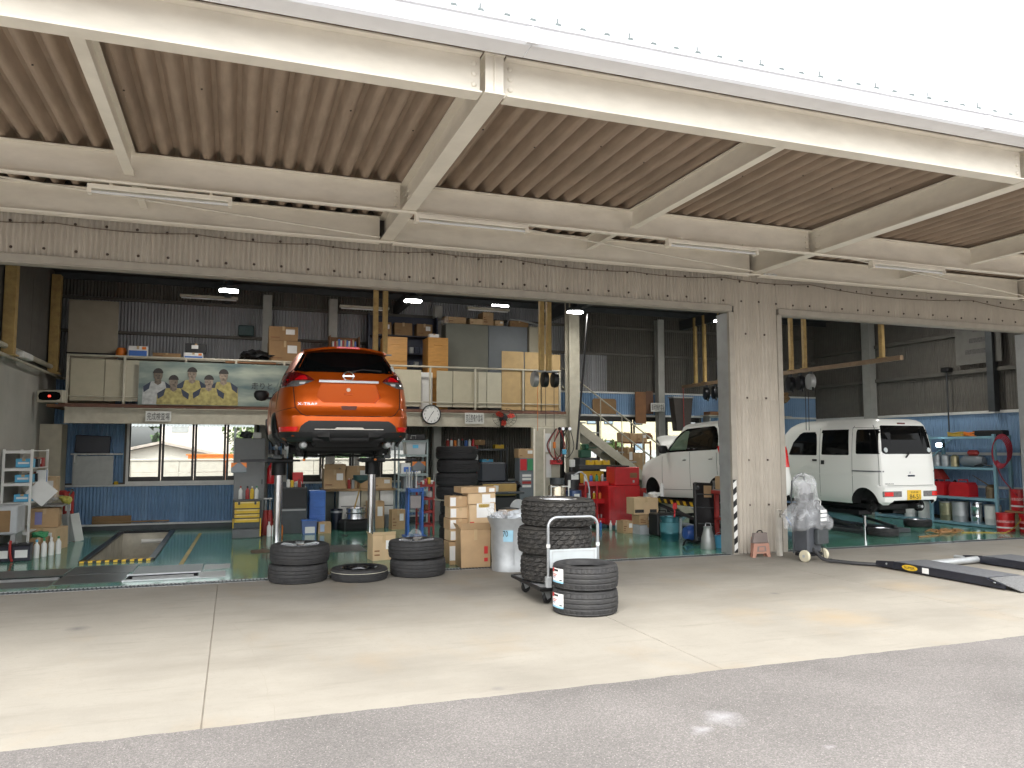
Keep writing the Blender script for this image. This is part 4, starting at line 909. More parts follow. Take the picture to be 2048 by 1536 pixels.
# new low-profile pair with labels
ty_new = tyre_mb(.335, .24, .232, 'road', 144).mesh('tyre', 40)
lbl = paper
for z, lb in ((0, 'bottom one of the new labelled tyre pair in front of the trolley'), (.243, 'top one of the new labelled tyre pair in front of the trolley')):
    t = thing('tyre', lb, 'tyre', (3.40+(.0 if z else -.005), -2.99, z), .3 if z else .32, 'new labelled tyres'); mo('tread_and_sidewall', ty_new, rubber, t)
    def arc(a0, a1, z0, z1, r):
        mm = MB(); v = []; f = []
        A = lin(a0, a1, 9)
        for i, a in enumerate(A):
            v += [(r*math.cos(a), r*math.sin(a), z0), (r*math.cos(a), r*math.sin(a), z1)]
            if i: f.append((2*i-2, 2*i, 2*i+1, 2*i-1))
        return mm.add(v, f)
    a0, a1 = math.radians(155), math.radians(188)
    lab_ = arc(a0, a1, .065, .205, .338).build('paper_label', lbl, t, recalc=False)
    arc(a0, a0+(a1-a0)*.22, .165, .205, .339).build('red_print', inkr, lab_, recalc=False); arc(a0+(a1-a0)*.22, a0+(a1-a0)*.62, .175, .195, .339).build('black_print', inkk, lab_, recalc=False)
    for k in range(3): arc(a0+(a1-a0)*.08, a0+(a1-a0)*(.5-.08*k), .14-.016*k, .147-.016*k, .339).build('print_line', inkr if k < 2 else inkb, lab_, recalc=False)
    arc(a0, a1, .065, .082, .339).build('blue_band', M('pale_blue_ink', (.25,.5,.65), .6, var=0), lab_, recalc=False); arc(a0+(a1-a0)*.72, a0+(a1-a0)*.92, .088, .10, .3395).build('bar_code', inkk, lab_, recalc=False)
# trolley with three mud tyres
CX, CY, CR = 3.43, -2.20, math.radians(-1)
tr_ = thing('platform_trolley', 'grey platform trolley with tubular push handle carrying three mud tyres', 'trolley', (CX, CY, 0), CR)
MB().bx(-.36, .34, -.44, .46, .155, .185, .012).build('deck', M('trolley_deck', (.22,.225,.23), .5, .3, var=.1), tr_)
m = MB(); pts = [(-.37,-.45), (.35,-.45), (.35,.47), (-.37,.47)]; m.tube([(x, y, .172) for x, y in pts], .022, 8, closed=True); m.build('bumper_strip', black, tr_)
HY = -.435
def arcp(cx, cz, r, a0, a1, k=7): return [(cx+r*math.cos(a), HY, cz+r*math.sin(a)) for a in lin(a0, a1, k)]
P = [(-.28,HY,.19), (-.28,HY,.79)] + arcp(-.18, .81, .10, PI, PI/2) + arcp(.19, .81, .10, PI/2, 0) + [(.29,HY,.79), (.29,HY,.19)]
MB().tube(P, .0165, 10).build('handle', M('silver_tube', (.42,.44,.46), .3, .8, var=.05), tr_)
for x in (-.28, .29): MB().cyl((x,HY,.60), (x,HY,.632), .021, n=10).build('clip', whitep, tr_); MB().bx(x-.03, x+.03, HY-.03, HY+.03, .186, .30, .006).build('handle_bracket', galv, tr_)
MB().bx(-.275, .285, HY-.006, HY+.006, .385, .575, .004).build('handle_panel', M('pale_grey_steel', (.50,.54,.55), .4, .3, var=.05), tr_)
MB().bx(-.24, .25, HY-.010, HY-.007, .40, .408).bx(-.24, .25, HY-.010, HY-.007, .55, .558).bx(-.24, -.232, HY-.010, HY-.007, .409, .549).bx(.242, .25, HY-.010, HY-.007, .409, .549).build('pressed_rim', galv, tr_)
for x, y, a in ((-.27,-.33,.5), (.24,-.33,1.0), (-.27,.35,.4), (.24,.35,.6)):
    T = Matrix.Translation((x, y, 0)) @ Matrix.Rotation(a, 4, 'Z')
    c_ = MB().prism([(-.05,.15),(.05,.15),(.05,.06),(.0,.045)], 'y', -.026, -.022).prism([(-.05,.15),(.05,.15),(.05,.06),(.0,.045)], 'y', .022, .026).bx(-.055, .055, -.03, .03, .146, .155).tr(T).build('caster', galv, tr_)
    MB().lathe([(.012,-.017),(.055,-.017),(.0625,-.010),(.0625,.010),(.055,.017),(.012,.017)], 20, T=T @ Matrix.Translation((.025,0,.0625)) @ Matrix.Rotation(PI/2, 4, 'X'), closed=True).build('wheel', black, c_)
ty_mud = tyre_mb(.418, .30, .215, 'mud', 144).mesh('tyre', 30)
for k, (dx, dy, lb) in enumerate(((.01,.02,'bottom of the three stacked on the trolley'), (-.02,.03,'middle of the three stacked on the trolley'), (.02,.03,'topmost on the trolley with bare silver rim'))):
    t = thing('mud_tyre', 'chunky black off-road tyre, ' + lb, 'tyre', (CX+dx, CY+dy, .188+.298*k), .7*k, 'off-road tyres on the trolley'); mo('tread_and_sidewall', ty_mud, mudrub, t); t.rotation_euler = (.012*(k-1), .010*(1-k), .7*k)
    if k == 2:
        rim_mb(.215, .30, 0).build('rim', alloy, t); MB().lathe([(0,.18),(.20,.18),(.20,.16),(0,.16)], 24).build('rim_back', dgrey, t)
        for a0 in (2.2, .2):
            mm = MB(); v = []; f = []
            for i in range(10):
                a = a0+.07*i-.3; rr1 = .27; v += [(rr1*math.cos(a), rr1*math.sin(a), .2985), ((rr1+.035)*math.cos(a), (rr1+.035)*math.sin(a), .3015)]
                if i and i % 3 != 2: f.append((2*i-2, 2*i, 2*i+1, 2*i-1))
            mm.add(v, f).build('white_sidewall_lettering', whitep, t, recalc=False)
# tall dark stack behind the cardboard boxes
ty_old = tyre_mb(.33, .205, .20, 'plain', 72).mesh('tyre', 40)
names = ['lowest', 'second from floor', 'third from floor', 'fourth from floor', 'fourth from top', 'third from top', 'second from top', 'topmost']
for k in range(8):
    off = .0 if k >= 4 else .06
    o = mo('tyre', ty_old, rubberd, None, (3.34+off+random.uniform(-.015,.015), 1.62+random.uniform(-.02,.02), .206*k + (.02 if k >= 4 else 0)), random.uniform(0, 6))
    tag(o, 'worn black tyre in the tall dark column behind the cartons, ' + names[k], 'tyre', 'tyres in the tall stack')
tag(MB().tube([(3.34+.36*math.cos(t), 1.62+.36*math.sin(t), .836) for t in lin(0, 2*PI, 33)[:-1]], .008, 5, closed=True).build('rope_ring', M('pale_rope', (.4,.37,.3), .8)), 'thin pale ring lying between tyres of the tall dark column', 'ring')
# loose small wheels in the van bay
ty_kei = tyre_mb(.27, .15, .165, 'road', 80).mesh('tyre', 40); rim_kei = rim_mb(.165, .15, 0).mesh('rim'); cov_kei = MB().lathe([(.0,.125),(.05,.13),(.10,.12),(.155,.128),(.165,.14)], 28, caps=False).mesh('wheel_cover')
def keiw(label, loc, cover=True):
    t = thing('wheel', label, 'wheel', loc, random.uniform(0, 3), 'small wheels on the right bay floor'); mo('tyre', ty_kei, rubber, t); r_ = mo('rim', rim_kei, alloy, t)
    if cover: mo('wheel_cover', cov_kei, alloy, r_)
keiw('small wheel with silver cover lying alone before the white van', (11.52, 1.25, 0)); keiw('small dark wheel lying by the blue rack foot right of the van', (13.55, 2.35, 0))
keiw('lower small wheel behind the bag-covered machine', (9.75, 1.15, 0), False); keiw('upper small wheel behind the bag-covered machine', (9.77, 1.15, .152), False)

# ================================================================== THINGS ON THE APRON
def carton_mb(w, d, h, flaps=False):
    m = MB().bx(-w/2, w/2, -d/2, d/2, 0, h, .004); return m
tape = M('parcel_tape', (.50,.36,.20), .35, var=.05)
def carton(label, loc, w, d, h, rz=0, mat=card, group=None, deco=None, flap=0, cat='box', name='cardboard_box'):
    t = thing(name, label, cat, loc, rz, group)
    cm = MB().bx(-w/2, w/2, -d/2, d/2, 0, h, .004); rj = random.Random(int(abs(loc[0]*31+loc[2]*77)*100)); j = min(.008, .03*h)
    jit = {}
    for i_, p in enumerate(cm.v):
        k = (p[0] > 0, p[1] > 0, p[2] > h/2)
        if k not in jit: jit[k] = (rj.uniform(-j, j)*.8, rj.uniform(-j, j)*.3, rj.uniform(-j, 0) if k[2] else 0)
        cm.v[i_] = tuple(a+b for a, b in zip(p, jit[k]))
    cm.build('body', mat, t)
    if deco is None and w > .2 and mat in (card, cardl, cardd):
        if rj.random() < .7: MB().bx(w*.08, w*.38, -d/2-.0085, -d/2+.004, h*.45, h*.8).build('printed_label', paper, t)
        for q_ in range(rj.randint(1, 3)): MB().bx(-w*.42, -w*.42+w*rj.uniform(.12,.35), -d/2-.0083, -d/2+.004, h*(.2+.16*q_), h*(.2+.16*q_)+min(.02, h*.08)).build('print_line', brown, t)
    MB().bx(-.022, .022, -d/2-.0075, d/2+.004, h*.72, h+.0015).build('tape', tape, t)
    if flap:
        m = MB().bx(-w/2, w/2, -.003, .003, 0, flap, T=Matrix.Translation((0,-d/2-.002,h-.002)) @ Matrix.Rotation(.35, 4, 'X')).bx(-.003, .003, -d/2+.01, d/2-.01, 0, flap*.8, T=Matrix.Translation((-w/2+.003,0,h-.002)) @ Matrix.Rotation(-.5, 4, 'Y')); m.build('flap', mat, t)
    for q in (deco or []):
        kind, fx_, fz, sw_, sh_, mt = q     # label patch on the front face: centre fraction and size
        if kind == 'p': MB().bx(-w/2+fx_*w-sw_/2, -w/2+fx_*w+sw_/2, -d/2-.0085, -d/2+.004, fz*h-sh_/2, fz*h+sh_/2).build('printed_label', mt, t)
        if kind == 's': MB().bx(-w/2-.0015, -w/2-.0002, -d/2+fx_*d-sw_/2, -d/2+fx_*d+sw_/2, fz*h-sh_/2, fz*h+sh_/2).build('printed_label', mt, t)
    return t
# stack of cartons left of the dustbin
gq = 'cartons stacked by the dustbin'
bx0, by0 = 3.02, .55
carton('large brown carton at the bottom of the stack with open flap', (3.19,.30,0), .42, .40, .52, -.05, card, gq, [('p',.85,.45,.05,.10,inkr), ('p',.85,.2,.05,.05,inkr)], flap=.10)
for k in range(5): carton(['lowest','second','third','fourth','highest'][k] + ' of the white-ended narrow cartons at the left of the stack', (3.05+.01*(k % 2), .60, .17+.158*k if k else .0), .30, .30, .155 if k else .32, .02*(k % 3), cardl if k % 2 else card, gq, [('p',.15,.5,.08,.12 if k else .2,paper)])
carton('tall pale carton with a red mark in the middle of the stack', (3.36,.55,.53), .40, .36, .31, .03, cardl, gq, [('p',.1,.15,.06,.04,inkr), ('p',.6,.72,.26,.20,paper), ('p',.55,.93,.16,.05,yel)])
carton('flat pale carton with white label second from top of stack', (3.36,.55,.842), .40, .34, .155, -.03, cardl, gq, [('p',.66,.5,.12,.12,paper), ('p',.9,.35,.08,.06,paper)])
carton('shallow tan carton with two labels on top of the stack', (3.30,.55,.999), .52, .36, .09, .02, card, gq, [('p',.60,.55,.11,.08,paper), ('p',.88,.45,.08,.05,paper)])
carton('white-faced carton leaning in behind the dustbin', (3.85,.50,.36), .30, .28, .38, .15, cardl, gq, [('p',.6,.8,.18,.16,paper)])
tag(bx(3.62, 4.08, .34, .70, 0, .355, .005).build('cardboard_box', cardd), 'dark carton on the floor behind the dustbin under the white-faced one', 'box', gq)
# galvanised dustbin with rubbish
db = thing('dustbin', 'round galvanised steel dustbin with blue size sticker full of plastic rubbish', 'dustbin', (3.56,-.22,0))
MB().lathe([(.0,.01),(.232,.01),(.24,.0),(.243,.09),(.238,.10),(.247,.30),(.252,.56),(.258,.575),(.262,.60),(.305,.70),(.309,.71),(.302,.71),(.262,.615),(.245,.56),(.235,.10),(0,.06)], 36).build('bin_shell', galv, db)
MB().cyl((-.02,-.249,.10), (-.02,-.254,.57), .005, n=5).build('seam', galv, db)
stk = MB(); v = []; f = []
for i in range(7):
    a = math.radians(232+5*i); v += [(.256*math.cos(a), .256*math.sin(a), .40), (.2585*math.cos(a), .2585*math.sin(a), .55)]
    if i: f.append((2*i-2, 2*i, 2*i+1, 2*i-1))
so_ = stk.add(v, f).build('sticker', M('blue_sticker', (.33,.58,.72), .4), db, recalc=False)
text('70', .08, inkk, db, (-.135, -.2235, .505), (PI/2, 0, -.54), width=.07, height=.075)
def crumple(n, r, seed, flat=.7):
    rr1 = random.Random(seed); bm = bmesh.new(); bmesh.ops.create_icosphere(bm, subdivisions=3, radius=r)
    for q in bm.verts:
        k = 1 + .45*math.sin(q.co.x*31+seed)*math.cos(q.co.y*27+seed*2)*math.sin(q.co.z*29) + rr1.uniform(-.16,.16); q.co *= k; q.co.z *= flat
    me = bpy.data.meshes.new('rubbish'); bm.to_mesh(me); bm.free(); return me
pl = M('crumpled_plastic', (.62,.66,.70), .35, var=.15, scale=12)
for i, (x, y, z, s_) in enumerate(((-.10,-.05,.70,.13), (.07,-.08,.72,.12), (.15,.06,.72,.10), (-.02,.12,.70,.13), (-.17,.06,.71,.09), (.02,-.15,.70,.09))):
    tag(mo('rubbish', crumple(3, s_, i+2), pl if i % 3 else film, None, (3.56+x, -.22+y, z)), 'crumpled pale plastic rubbish piled in the galvanised dustbin', 'rubbish', 'rubbish in the dustbin')
tag(mo('plastic_bag', (lambda: MB().grid(lambda u, v: (-.30+.34*u, -.16+.12*v+.02*math.sin(9*u), .74+.13*v*(1-u)+.025*math.sin(11*u+5*v)-.09*u*u), 12, 8).mesh('bag', 60, recalc=False))(), film, None, (3.50,-.25,0)), 'clear plastic sheet hanging over the left rim of the dustbin', 'plastic sheet')
tag(carton('small carton showing beside the dustbin near the right lift post', (2.10,1.35,0), .34, .30, .36, .1, cardl, None, None, .06), None, 'box')
# folding step stool
ss = thing('step_stool', 'folded pink and brown plastic step stool against the corrugated pillar', 'stool', (7.53,-.36,0), .02)
pinkp = M('pink_brown_plastic', (.42,.22,.16), .55, var=.08); ck = M('brown_grey_plastic', (.20,.165,.15), .6, var=.08)
fr = MB().prism([(-.165,0),(-.11,0),(-.09,.055),(.09,.055),(.11,0),(.165,0),(.135,.21),(-.135,.21)], 'y', -.03, .0)
fo = fr.build('front_frame', pinkp, ss)
MB().prism([(-.085,.085),(.085,.085),(.075,.165),(-.075,.165)], 'y', -.034, -.031).build('window_recess', ck, ss); MB().prism([(-.05,.10),(.05,.10),(.045,.15),(-.045,.15)], 'y', -.036, -.0345).build('hinge_plate', pinkp, ss)
MB().prism([(-.15,.215),(.13,.215),(.115,.36),(-.115,.36)], 'y', -.02, .03).build('top_step', ck, ss)
m = MB()
for i in range(8): m.prism([(-.135+i*.035,.205),(-.115+i*.035,.205),(-.125+i*.035,.228)], 'y', -.035, -.021)
m.build('interlock_teeth', ck, ss)
MB().tube([(.05*math.cos(t)-.005, .0, .36+.035*math.sin(t)) for t in lin(0, PI, 9)], .009, 6).build('handle', black, ss)
MB().prism([(-.14,0),(-.10,0),(-.08,.2),(.08,.2),(.10,0),(.14,0),(.12,.3),(-.12,.3)], 'y', .04, .06).build('rear_frame', pinkp, ss)
# standpipe tap
tp = thing('standpipe', 'square concrete standpipe post with brass taps beside the pillar', 'standpipe', (7.88,-.36,0))
MB().bx(-.035, .035, -.035, .035, 0, .70, .006).build('post', M('standpipe_cement', (.55,.52,.46), .85, var=.1), tp)
brass = M('chromed_brass', (.55,.53,.48), .25, .9, var=.1)
for s_ in (-1, 1): MB().cyl((0,-.03,.63), (s_*.05,-.10,.63), .013, n=8).cyl((s_*.05,-.10,.65), (s_*.05,-.10,.59), .012, n=8).cyl((s_*.05,-.10,.65), (s_*.05,-.10,.69), .006, n=6).bx(s_*.05-.03, s_*.05+.03, -.105, -.095, .685, .695).build('tap', brass, tp)
tag(MB().tube([(7.93,-.47,.60), (7.98,-.50,.50), (8.02,-.52,.42), (8.05,-.53,.30)], .014, 8).build('hose', M('blue_hose', (.10,.22,.48), .4)), 'short blue hose running down from the standpipe tap', 'hose')
# bagged hydraulic unit on wheels
hu = thing('hydraulic_unit', 'wheeled hydraulic unit under a clear plastic bag in front of the pillar', 'machine', (7.99,-.86,0), .25)
MB().bx(-.16, .16, -.12, .16, .12, .74, .02).build('cabinet', M('blue_grey_cabinet', (.06,.065,.075), .5), hu)
MB().bx(-.02, .24, -.19, -.122, .24, .46, .01).build('front_box', dgrey, hu)
MB().cyl((0,0,.74), (0,0,.98), .10, n=14).bx(-.13, .13, -.1, .1, .72, .86, .02).build('pump', black, hu)
MB().tube([(-.17,.12,.10), (-.17,.14,.9), (-.19,.10,1.15), (-.12,.05,1.23), (.02,.05,1.22), (.10,.08,1.0), (.14,.12,.7), (.15,.12,.1)], .013, 8).build('handle', dgrey, hu)
MB().bx(-.10, .10, -.02, .05, .95, 1.12, .01).build('control_box', M('grey_control', (.25,.25,.26), .5), hu)
for s_ in (-1, 1):
    MB().lathe([(.02,-.025),(.075,-.025),(.085,-.015),(.085,.015),(.075,.025),(.02,.025)], 24, T=Matrix.Translation((s_*.22,-.10,.085)) @ Matrix.Rotation(PI/2, 4, 'Y') @ Matrix.Rotation(.0, 4, 'X'), closed=True).build('wheel', M('cream_wheel', (.62,.57,.42), .5), hu)
    MB().cyl((s_*.19,-.10,.085), (s_*.25,-.10,.085), .022, n=10).build('hub', galv, hu)
MB().cyl((-.22,-.10,.085), (.22,-.10,.085), .01, n=8).bx(-.18, .18, -.12, .1, .07, .12, .01).build('axle', blackg, hu)
MB().bx(.10, .24, -.24, -.18, .0, .03, .008).build('foot', black, hu)
MB().tube([(.10,-.17,.24), (.11,-.18,.02)], .006, 5).build('drop_wire', black, hu)
def bag(u, v):
    a = 2*PI*u
    prof = [(.46,.26), (.50,.30), (.56,.31), (.64,.30), (.72,.26), (.80,.20), (.88,.17), (.96,.18), (1.04,.19), (1.12,.19), (1.19,.165), (1.24,.10), (1.255,.02)]
    k = v*(len(prof)-1); i = min(int(k), len(prof)-2); t = k-i; z = prof[i][0]+(prof[i+1][0]-prof[i][0])*t; r = prof[i][1]+(prof[i+1][1]-prof[i][1])*t
    w = 1 + .09*math.sin(4*a+z*7) + .05*math.sin(9*a-z*11) + .04*math.sin(3*a+z*19)
    zz = z + .03*math.sin(3*a+1)*(1-v) + .015*math.sin(7*a+z*20); lean = -.06*max(0, (z-.8)/.4)
    return (r*w*1.38*math.cos(a)*(.85 if z > .8 else 1.0) + lean, r*w*.8*math.sin(a), zz)
MB().grid(bag, 56, 40, wrap=True).build('plastic_bag', film, hu, ang=80)
MB().tube([(.10,-.16,.80), (.155,-.13,.86), (.18,-.05,.90)], .006, 5).build('bag_tie', whitep, hu)
for zz in (.60, .66, .72): MB().bx(.02, .17, -.215, -.205, zz-.024, zz+.02, .006).build('paper_tag', paper, hu)
P = [(7.97,-.60,.60), (7.96,-.75,.40), (7.98,-.98,.18), (8.02,-1.15,.05), (8.15,-1.35,.035), (8.30,-1.55,.03), (8.48,-1.72,.03), (8.62,-1.82,.035), (8.85,-1.86,.06)]
def smooth(P, k=6):
    P = [Vector(p) for p in P]; out = []
    for i in range(len(P)-1):
        p0, p1, p2, p3 = P[max(i-1,0)], P[i], P[i+1], P[min(i+2, len(P)-1)]
        for j in range(k):
            t = j/k; out.append(tuple(.5*((2*p1)+(p2-p0)*t+(2*p0-5*p1+4*p2-p3)*t*t+(3*p1-p0-3*p2+p3)*t**3)))
    out.append(tuple(P[-1])); return out
tag(MB().tube(smooth(P), .026, 8).build('hose', hosek), 'thick sleeved black hose from the bagged machine across the apron', 'hose')
# low portable lift, two runways
ll = thing('portable_lift', 'black low-rise portable car lift with two ramped runways on the apron', 'car lift', (0,0,0))
lm = M('black_lift_paint', (.012,.014,.024), .35, var=.15, coat=.3); top = M('lift_grit_top', (.11,.115,.125), .75, .2, var=.25, scale=30, bump=.3, bscale=90)
for x0, x1, lb in ((8.42, 8.98, 'near'), (10.02, 10.58, 'far')):
    r_ = MB().prism([(-1.72,.02),(-2.02,.115),(-3.40,.115),(-3.42,.02)], 'x', x0, x1).build('runway', lm, ll)
    bx(x0+.015, x1-.015, -3.38, -2.04, .1155, .119).build('grit_top', top, r_)
    MB().prism([(-3.42,.118),(-3.80,.028),(-3.80,.018),(-3.42,.106)], 'x', x0+.02, x1-.02).build('ramp_flap', M('checker_ramp', (.30,.31,.32), .4, .6, var=.35, scale=60, bump=.5, bscale=60), r_)
    MB().prism([(-3.40,.10),(-3.62,.06),(-3.62,.02),(-3.40,.02)], 'x', x0-.004, x0+.018).build('flap_side', lm, r_)
    MB().prism([(-1.70,.04),(-1.72,.09),(-2.02,.12),(-2.02,.04)], 'x', x0-.006, x0+.014).build('nose_plate', lm, r_)
    for y in (-1.9, -3.5): MB().cyl((x0-.012,y,.07), (x0,y,.07), .014, n=10).build('pivot', galv, r_)
MB().tube([(8.418,-3.46,.085), (8.405,-3.47,.07), (8.405,-3.56,.055), (8.418,-3.57,.07)], .006, 6).build('grab_handle', blackg, ll)
MB().cyl((9.0,-2.05,.06), (10.02,-1.95,.06), .045, n=14).build('connecting_bar', galv, ll); MB().cyl((10.0,-1.75,.05), (10.0,-1.6,.05), .03, n=10).build('hose_union', galv, ll)
lo = MB().lathe([(0,.004),(.1,.004),(.1,0)], 24, T=Matrix.Translation((8.418,-2.28,.068)) @ Matrix.Rotation(-PI/2, 4, 'Y') @ Matrix.Scale(.36, 4, (1,0,0)) @ Matrix.Scale(1.25, 4, (0,1,0))).build('badge', yel, ll)
text('SUPER', .03, inkk, ll, (8.4128,-2.28,.068), (PI/2, 0, -PI/2), width=.17, height=.034)
bx(8.4145, 8.418, -2.58, -2.48, .03, .10).build('paper_tag', paper, ll)
# ================================================================== INTERIOR LIGHTS
hb_cap = MB().lathe([(0,.16),(.05,.16),(.07,.12),(.16,.06),(.17,.0),(.15,.0),(.15,.03)], 24, caps=False).mesh('lamp_shade'); hb_len = MB().bx(-.16, .16, -.07, .07, -.035, .0, .012).mesh('lens')
for x, y, lb in ((-.16,4.4,'leftmost, above the football banner'), (3.17,4.25,'right above the orange SUV roof'), (6.62,4.33,'beside the cream mezzanine column'), (10.16,4.28,'rightmost, seen next to the door jamb')):
    t = thing('high_bay_lamp', 'lit LED high bay lamp hanging in the garage, ' + lb, 'lamp', (x, y, 4.47), 0, 'lit high bay lamps')
    mo('lamp_shade', hb_cap, dgrey, t); mo('lens', hb_len, led, t); MB().cyl((0,0,.15), (0,0,.45), .012, n=6).build('stem', dgrey, t)
    L = bpy.data.lights.new('lamp_light', 'AREA'); L.shape = 'DISK'; L.size = .3; L.energy = 7; L.color = (1,.97,.9); lo_ = bpy.data.objects.new('lamp_light', L); COL.objects.link(lo_); lo_.parent = t; lo_.location = (0,0,-.045)
for x, y in ((13.2,2.4),):
    t = thing('high_bay_lamp', 'lit LED high bay lamp over the white van bay behind the lintel', 'lamp', (x, y, 4.62), 0, 'lit high bay lamps')
    mo('lamp_shade', hb_cap, dgrey, t); mo('lens', hb_len, led, t)
    L = bpy.data.lights.new('lamp_light', 'AREA'); L.shape = 'DISK'; L.size = .3; L.energy = 7; L.color = (1,.97,.9); lo_ = bpy.data.objects.new('lamp_light', L); COL.objects.link(lo_); lo_.parent = t; lo_.location = (0,0,-.045)
t = thing('tube_lamp', 'short lit fluorescent tube under the ceiling above the grey cabinets', 'lamp', (5.0, 4.4, 4.50)); MB().bx(-.2, .2, -.03, .03, .02, .06, .005).build('fitting', dgrey, t); MB().cyl((-.17,0,0), (.17,0,0), .016, n=10).build('tube', led, t)
for x, y, z, w, lb in ((-.55,6.4,4.66,1.1,'in front of white sheets left of the orange SUV'), (2.55,6.2,4.60,1.05,'under the dark ceiling over the orange SUV'), (5.35,6.3,4.75,1.0,'above the grey cabinets')):
    t = thing('fluorescent_lamp', 'unlit pale fluorescent batten ' + lb, 'lamp', (x, y, z)); MB().bx(-w/2, w/2, -.05, .05, 0, .05, .006).build('fitting', creamd, t); MB().cyl((-w/2+.03,-.02,-.02), (w/2-.03,-.02,-.02), .014, n=8).build('tube', glb, t)

# ================================================================== MEZZANINE
mz = thing('mezzanine', 'storage mezzanine with cream boarded railing across the back of the garage', 'mezzanine')
FY = 5.62
MB().bx(-2.9, 6.96, FY, FY+.02, 2.10, 2.36, .003).bx(-2.9, 6.96, FY-.05, FY+.07, 2.361, 2.375).bx(-2.9, 6.96, FY-.05, FY+.07, 2.085, 2.099).build('front_beam', creamd, mz)
bx(-3.2, 6.96, FY+.08, 7.12, 2.38, 2.43).build('deck', brown, mz)
MB().bx(-3.0, 6.96, FY-.02, FY+.075, 2.385, 2.445).build('deck_edge', M('rust_red_edge', (.16,.075,.05), .7, var=.2), mz)
for x in (1.0, 2.5): bx(x-.05, x+.05, 6.6, 6.7, 0, 2.37).build('post', colm, mz)
RZ = 3.33
MB().tube([(-2.9,FY+.02,RZ), (6.85,FY+.02,RZ+.02)], .02, 8).build('top_rail', creamd, mz); MB().tube([(-2.9,FY+.02,2.58), (6.85,FY+.02,2.60)], .012, 6).build('lower_rail', creamd, mz)
for x in (-2.88,-1.95,-.9,.0,.9,1.8,2.9,3.86,4.85,5.95,6.82): bx(x-.02, x+.02, FY+.0, FY+.04, 2.38, RZ, .004).build('baluster', creamd, mz)
bdm = [M('railing_board_%d' % i, c, .55, var=.05, dirt=.12, dcol=(.3,.25,.17)) for i, c in enumerate(((.46,.42,.31), (.43,.40,.30), (.48,.45,.35)))]
xb = [-2.84,-2.28,-1.97,-1.68] + [2.05,2.62,3.10,3.68] + [4.0,4.36,4.92,5.12,5.46]
for a, b in zip(xb[:-1], xb[1:]):
    if (a, b) in ((-1.68,2.05), (3.68,4.0)): continue
    bx(a+.006, b-.006, FY+.045, FY+.06, 2.50, 3.27, .003).build('railing_board', bdm[random.randrange(3)], mz)
for a, b in ((5.46,5.98), (6.0,6.38), (6.40,6.86)): bx(a+.004, b-.004, FY+.05, FY+.062, 2.46, 3.75 if a < 6.3 else 3.72, .003).build('tan_board', tan, mz)
bx(3.70, 3.98, FY+.3, FY+.34, 2.46, 3.25, .004).build('railing_board', whitep, mz)
# banner with printed group of players
bn = thing('banner', 'long printed banner of football players in yellow shirts hung on the mezzanine', 'banner', (-1.70, FY-.03, 2.44))
def ban_mat():
    m = bpy.data.materials.new('banner_print'); m.use_nodes = True; n = m.node_tree.nodes; l = m.node_tree.links; p = n['Principled BSDF']; p.inputs['Roughness'].default_value = .4
    tc = n.new('ShaderNodeTexCoord'); mp = n.new('ShaderNodeMapping'); mp.inputs['Scale'].default_value = (.7,1,2.6); l.new(tc.outputs['Object'], mp.inputs[0])
    nz = n.new('ShaderNodeTexNoise'); nz.inputs['Scale'].default_value = 1.6; nz.inputs['Detail'].default_value = 5; l.new(mp.outputs[0], nz.inputs['Vector'])
    cr = n.new('ShaderNodeValToRGB'); e = cr.color_ramp.elements; e[0].position = .32; e[0].color = (.07,.12,.13,1); e[1].position = .68; e[1].color = (.36,.40,.33,1); q = e.new(.5); q.color = (.20,.25,.22,1)
    l.new(nz.outputs[0], cr.inputs[0]); l.new(cr.outputs[0], p.inputs['Base Color']); return m
BW_, BH_ = 2.75, .82
MB().grid(lambda u, v: (u*BW_, .006*math.sin(u*23)*v, v*BH_), 40, 5).build('sheet', ban_mat(), bn, recalc=False)
yj = M('print_yellow', (.36,.31,.11), .5, var=.35, scale=14); wj = M('print_white', (.42,.43,.42), .5, var=.25, scale=14); nj = M('print_navy', (.03,.04,.07), .5)
def ell(cx, cz, rx, rz_, a0=0, a1=2*PI, n=18): return [(cx+rx*math.cos(t), cz+rz_*math.sin(t)) for t in lin(a0, a1, n+1)[:n if a1-a0 > 6 else n+1]]
def fpoly(poly, mt, nm, y): MB().add([(x, y, z) for x, z in poly], [tuple(range(len(poly)))]).build(nm, mt, bn, recalc=False)
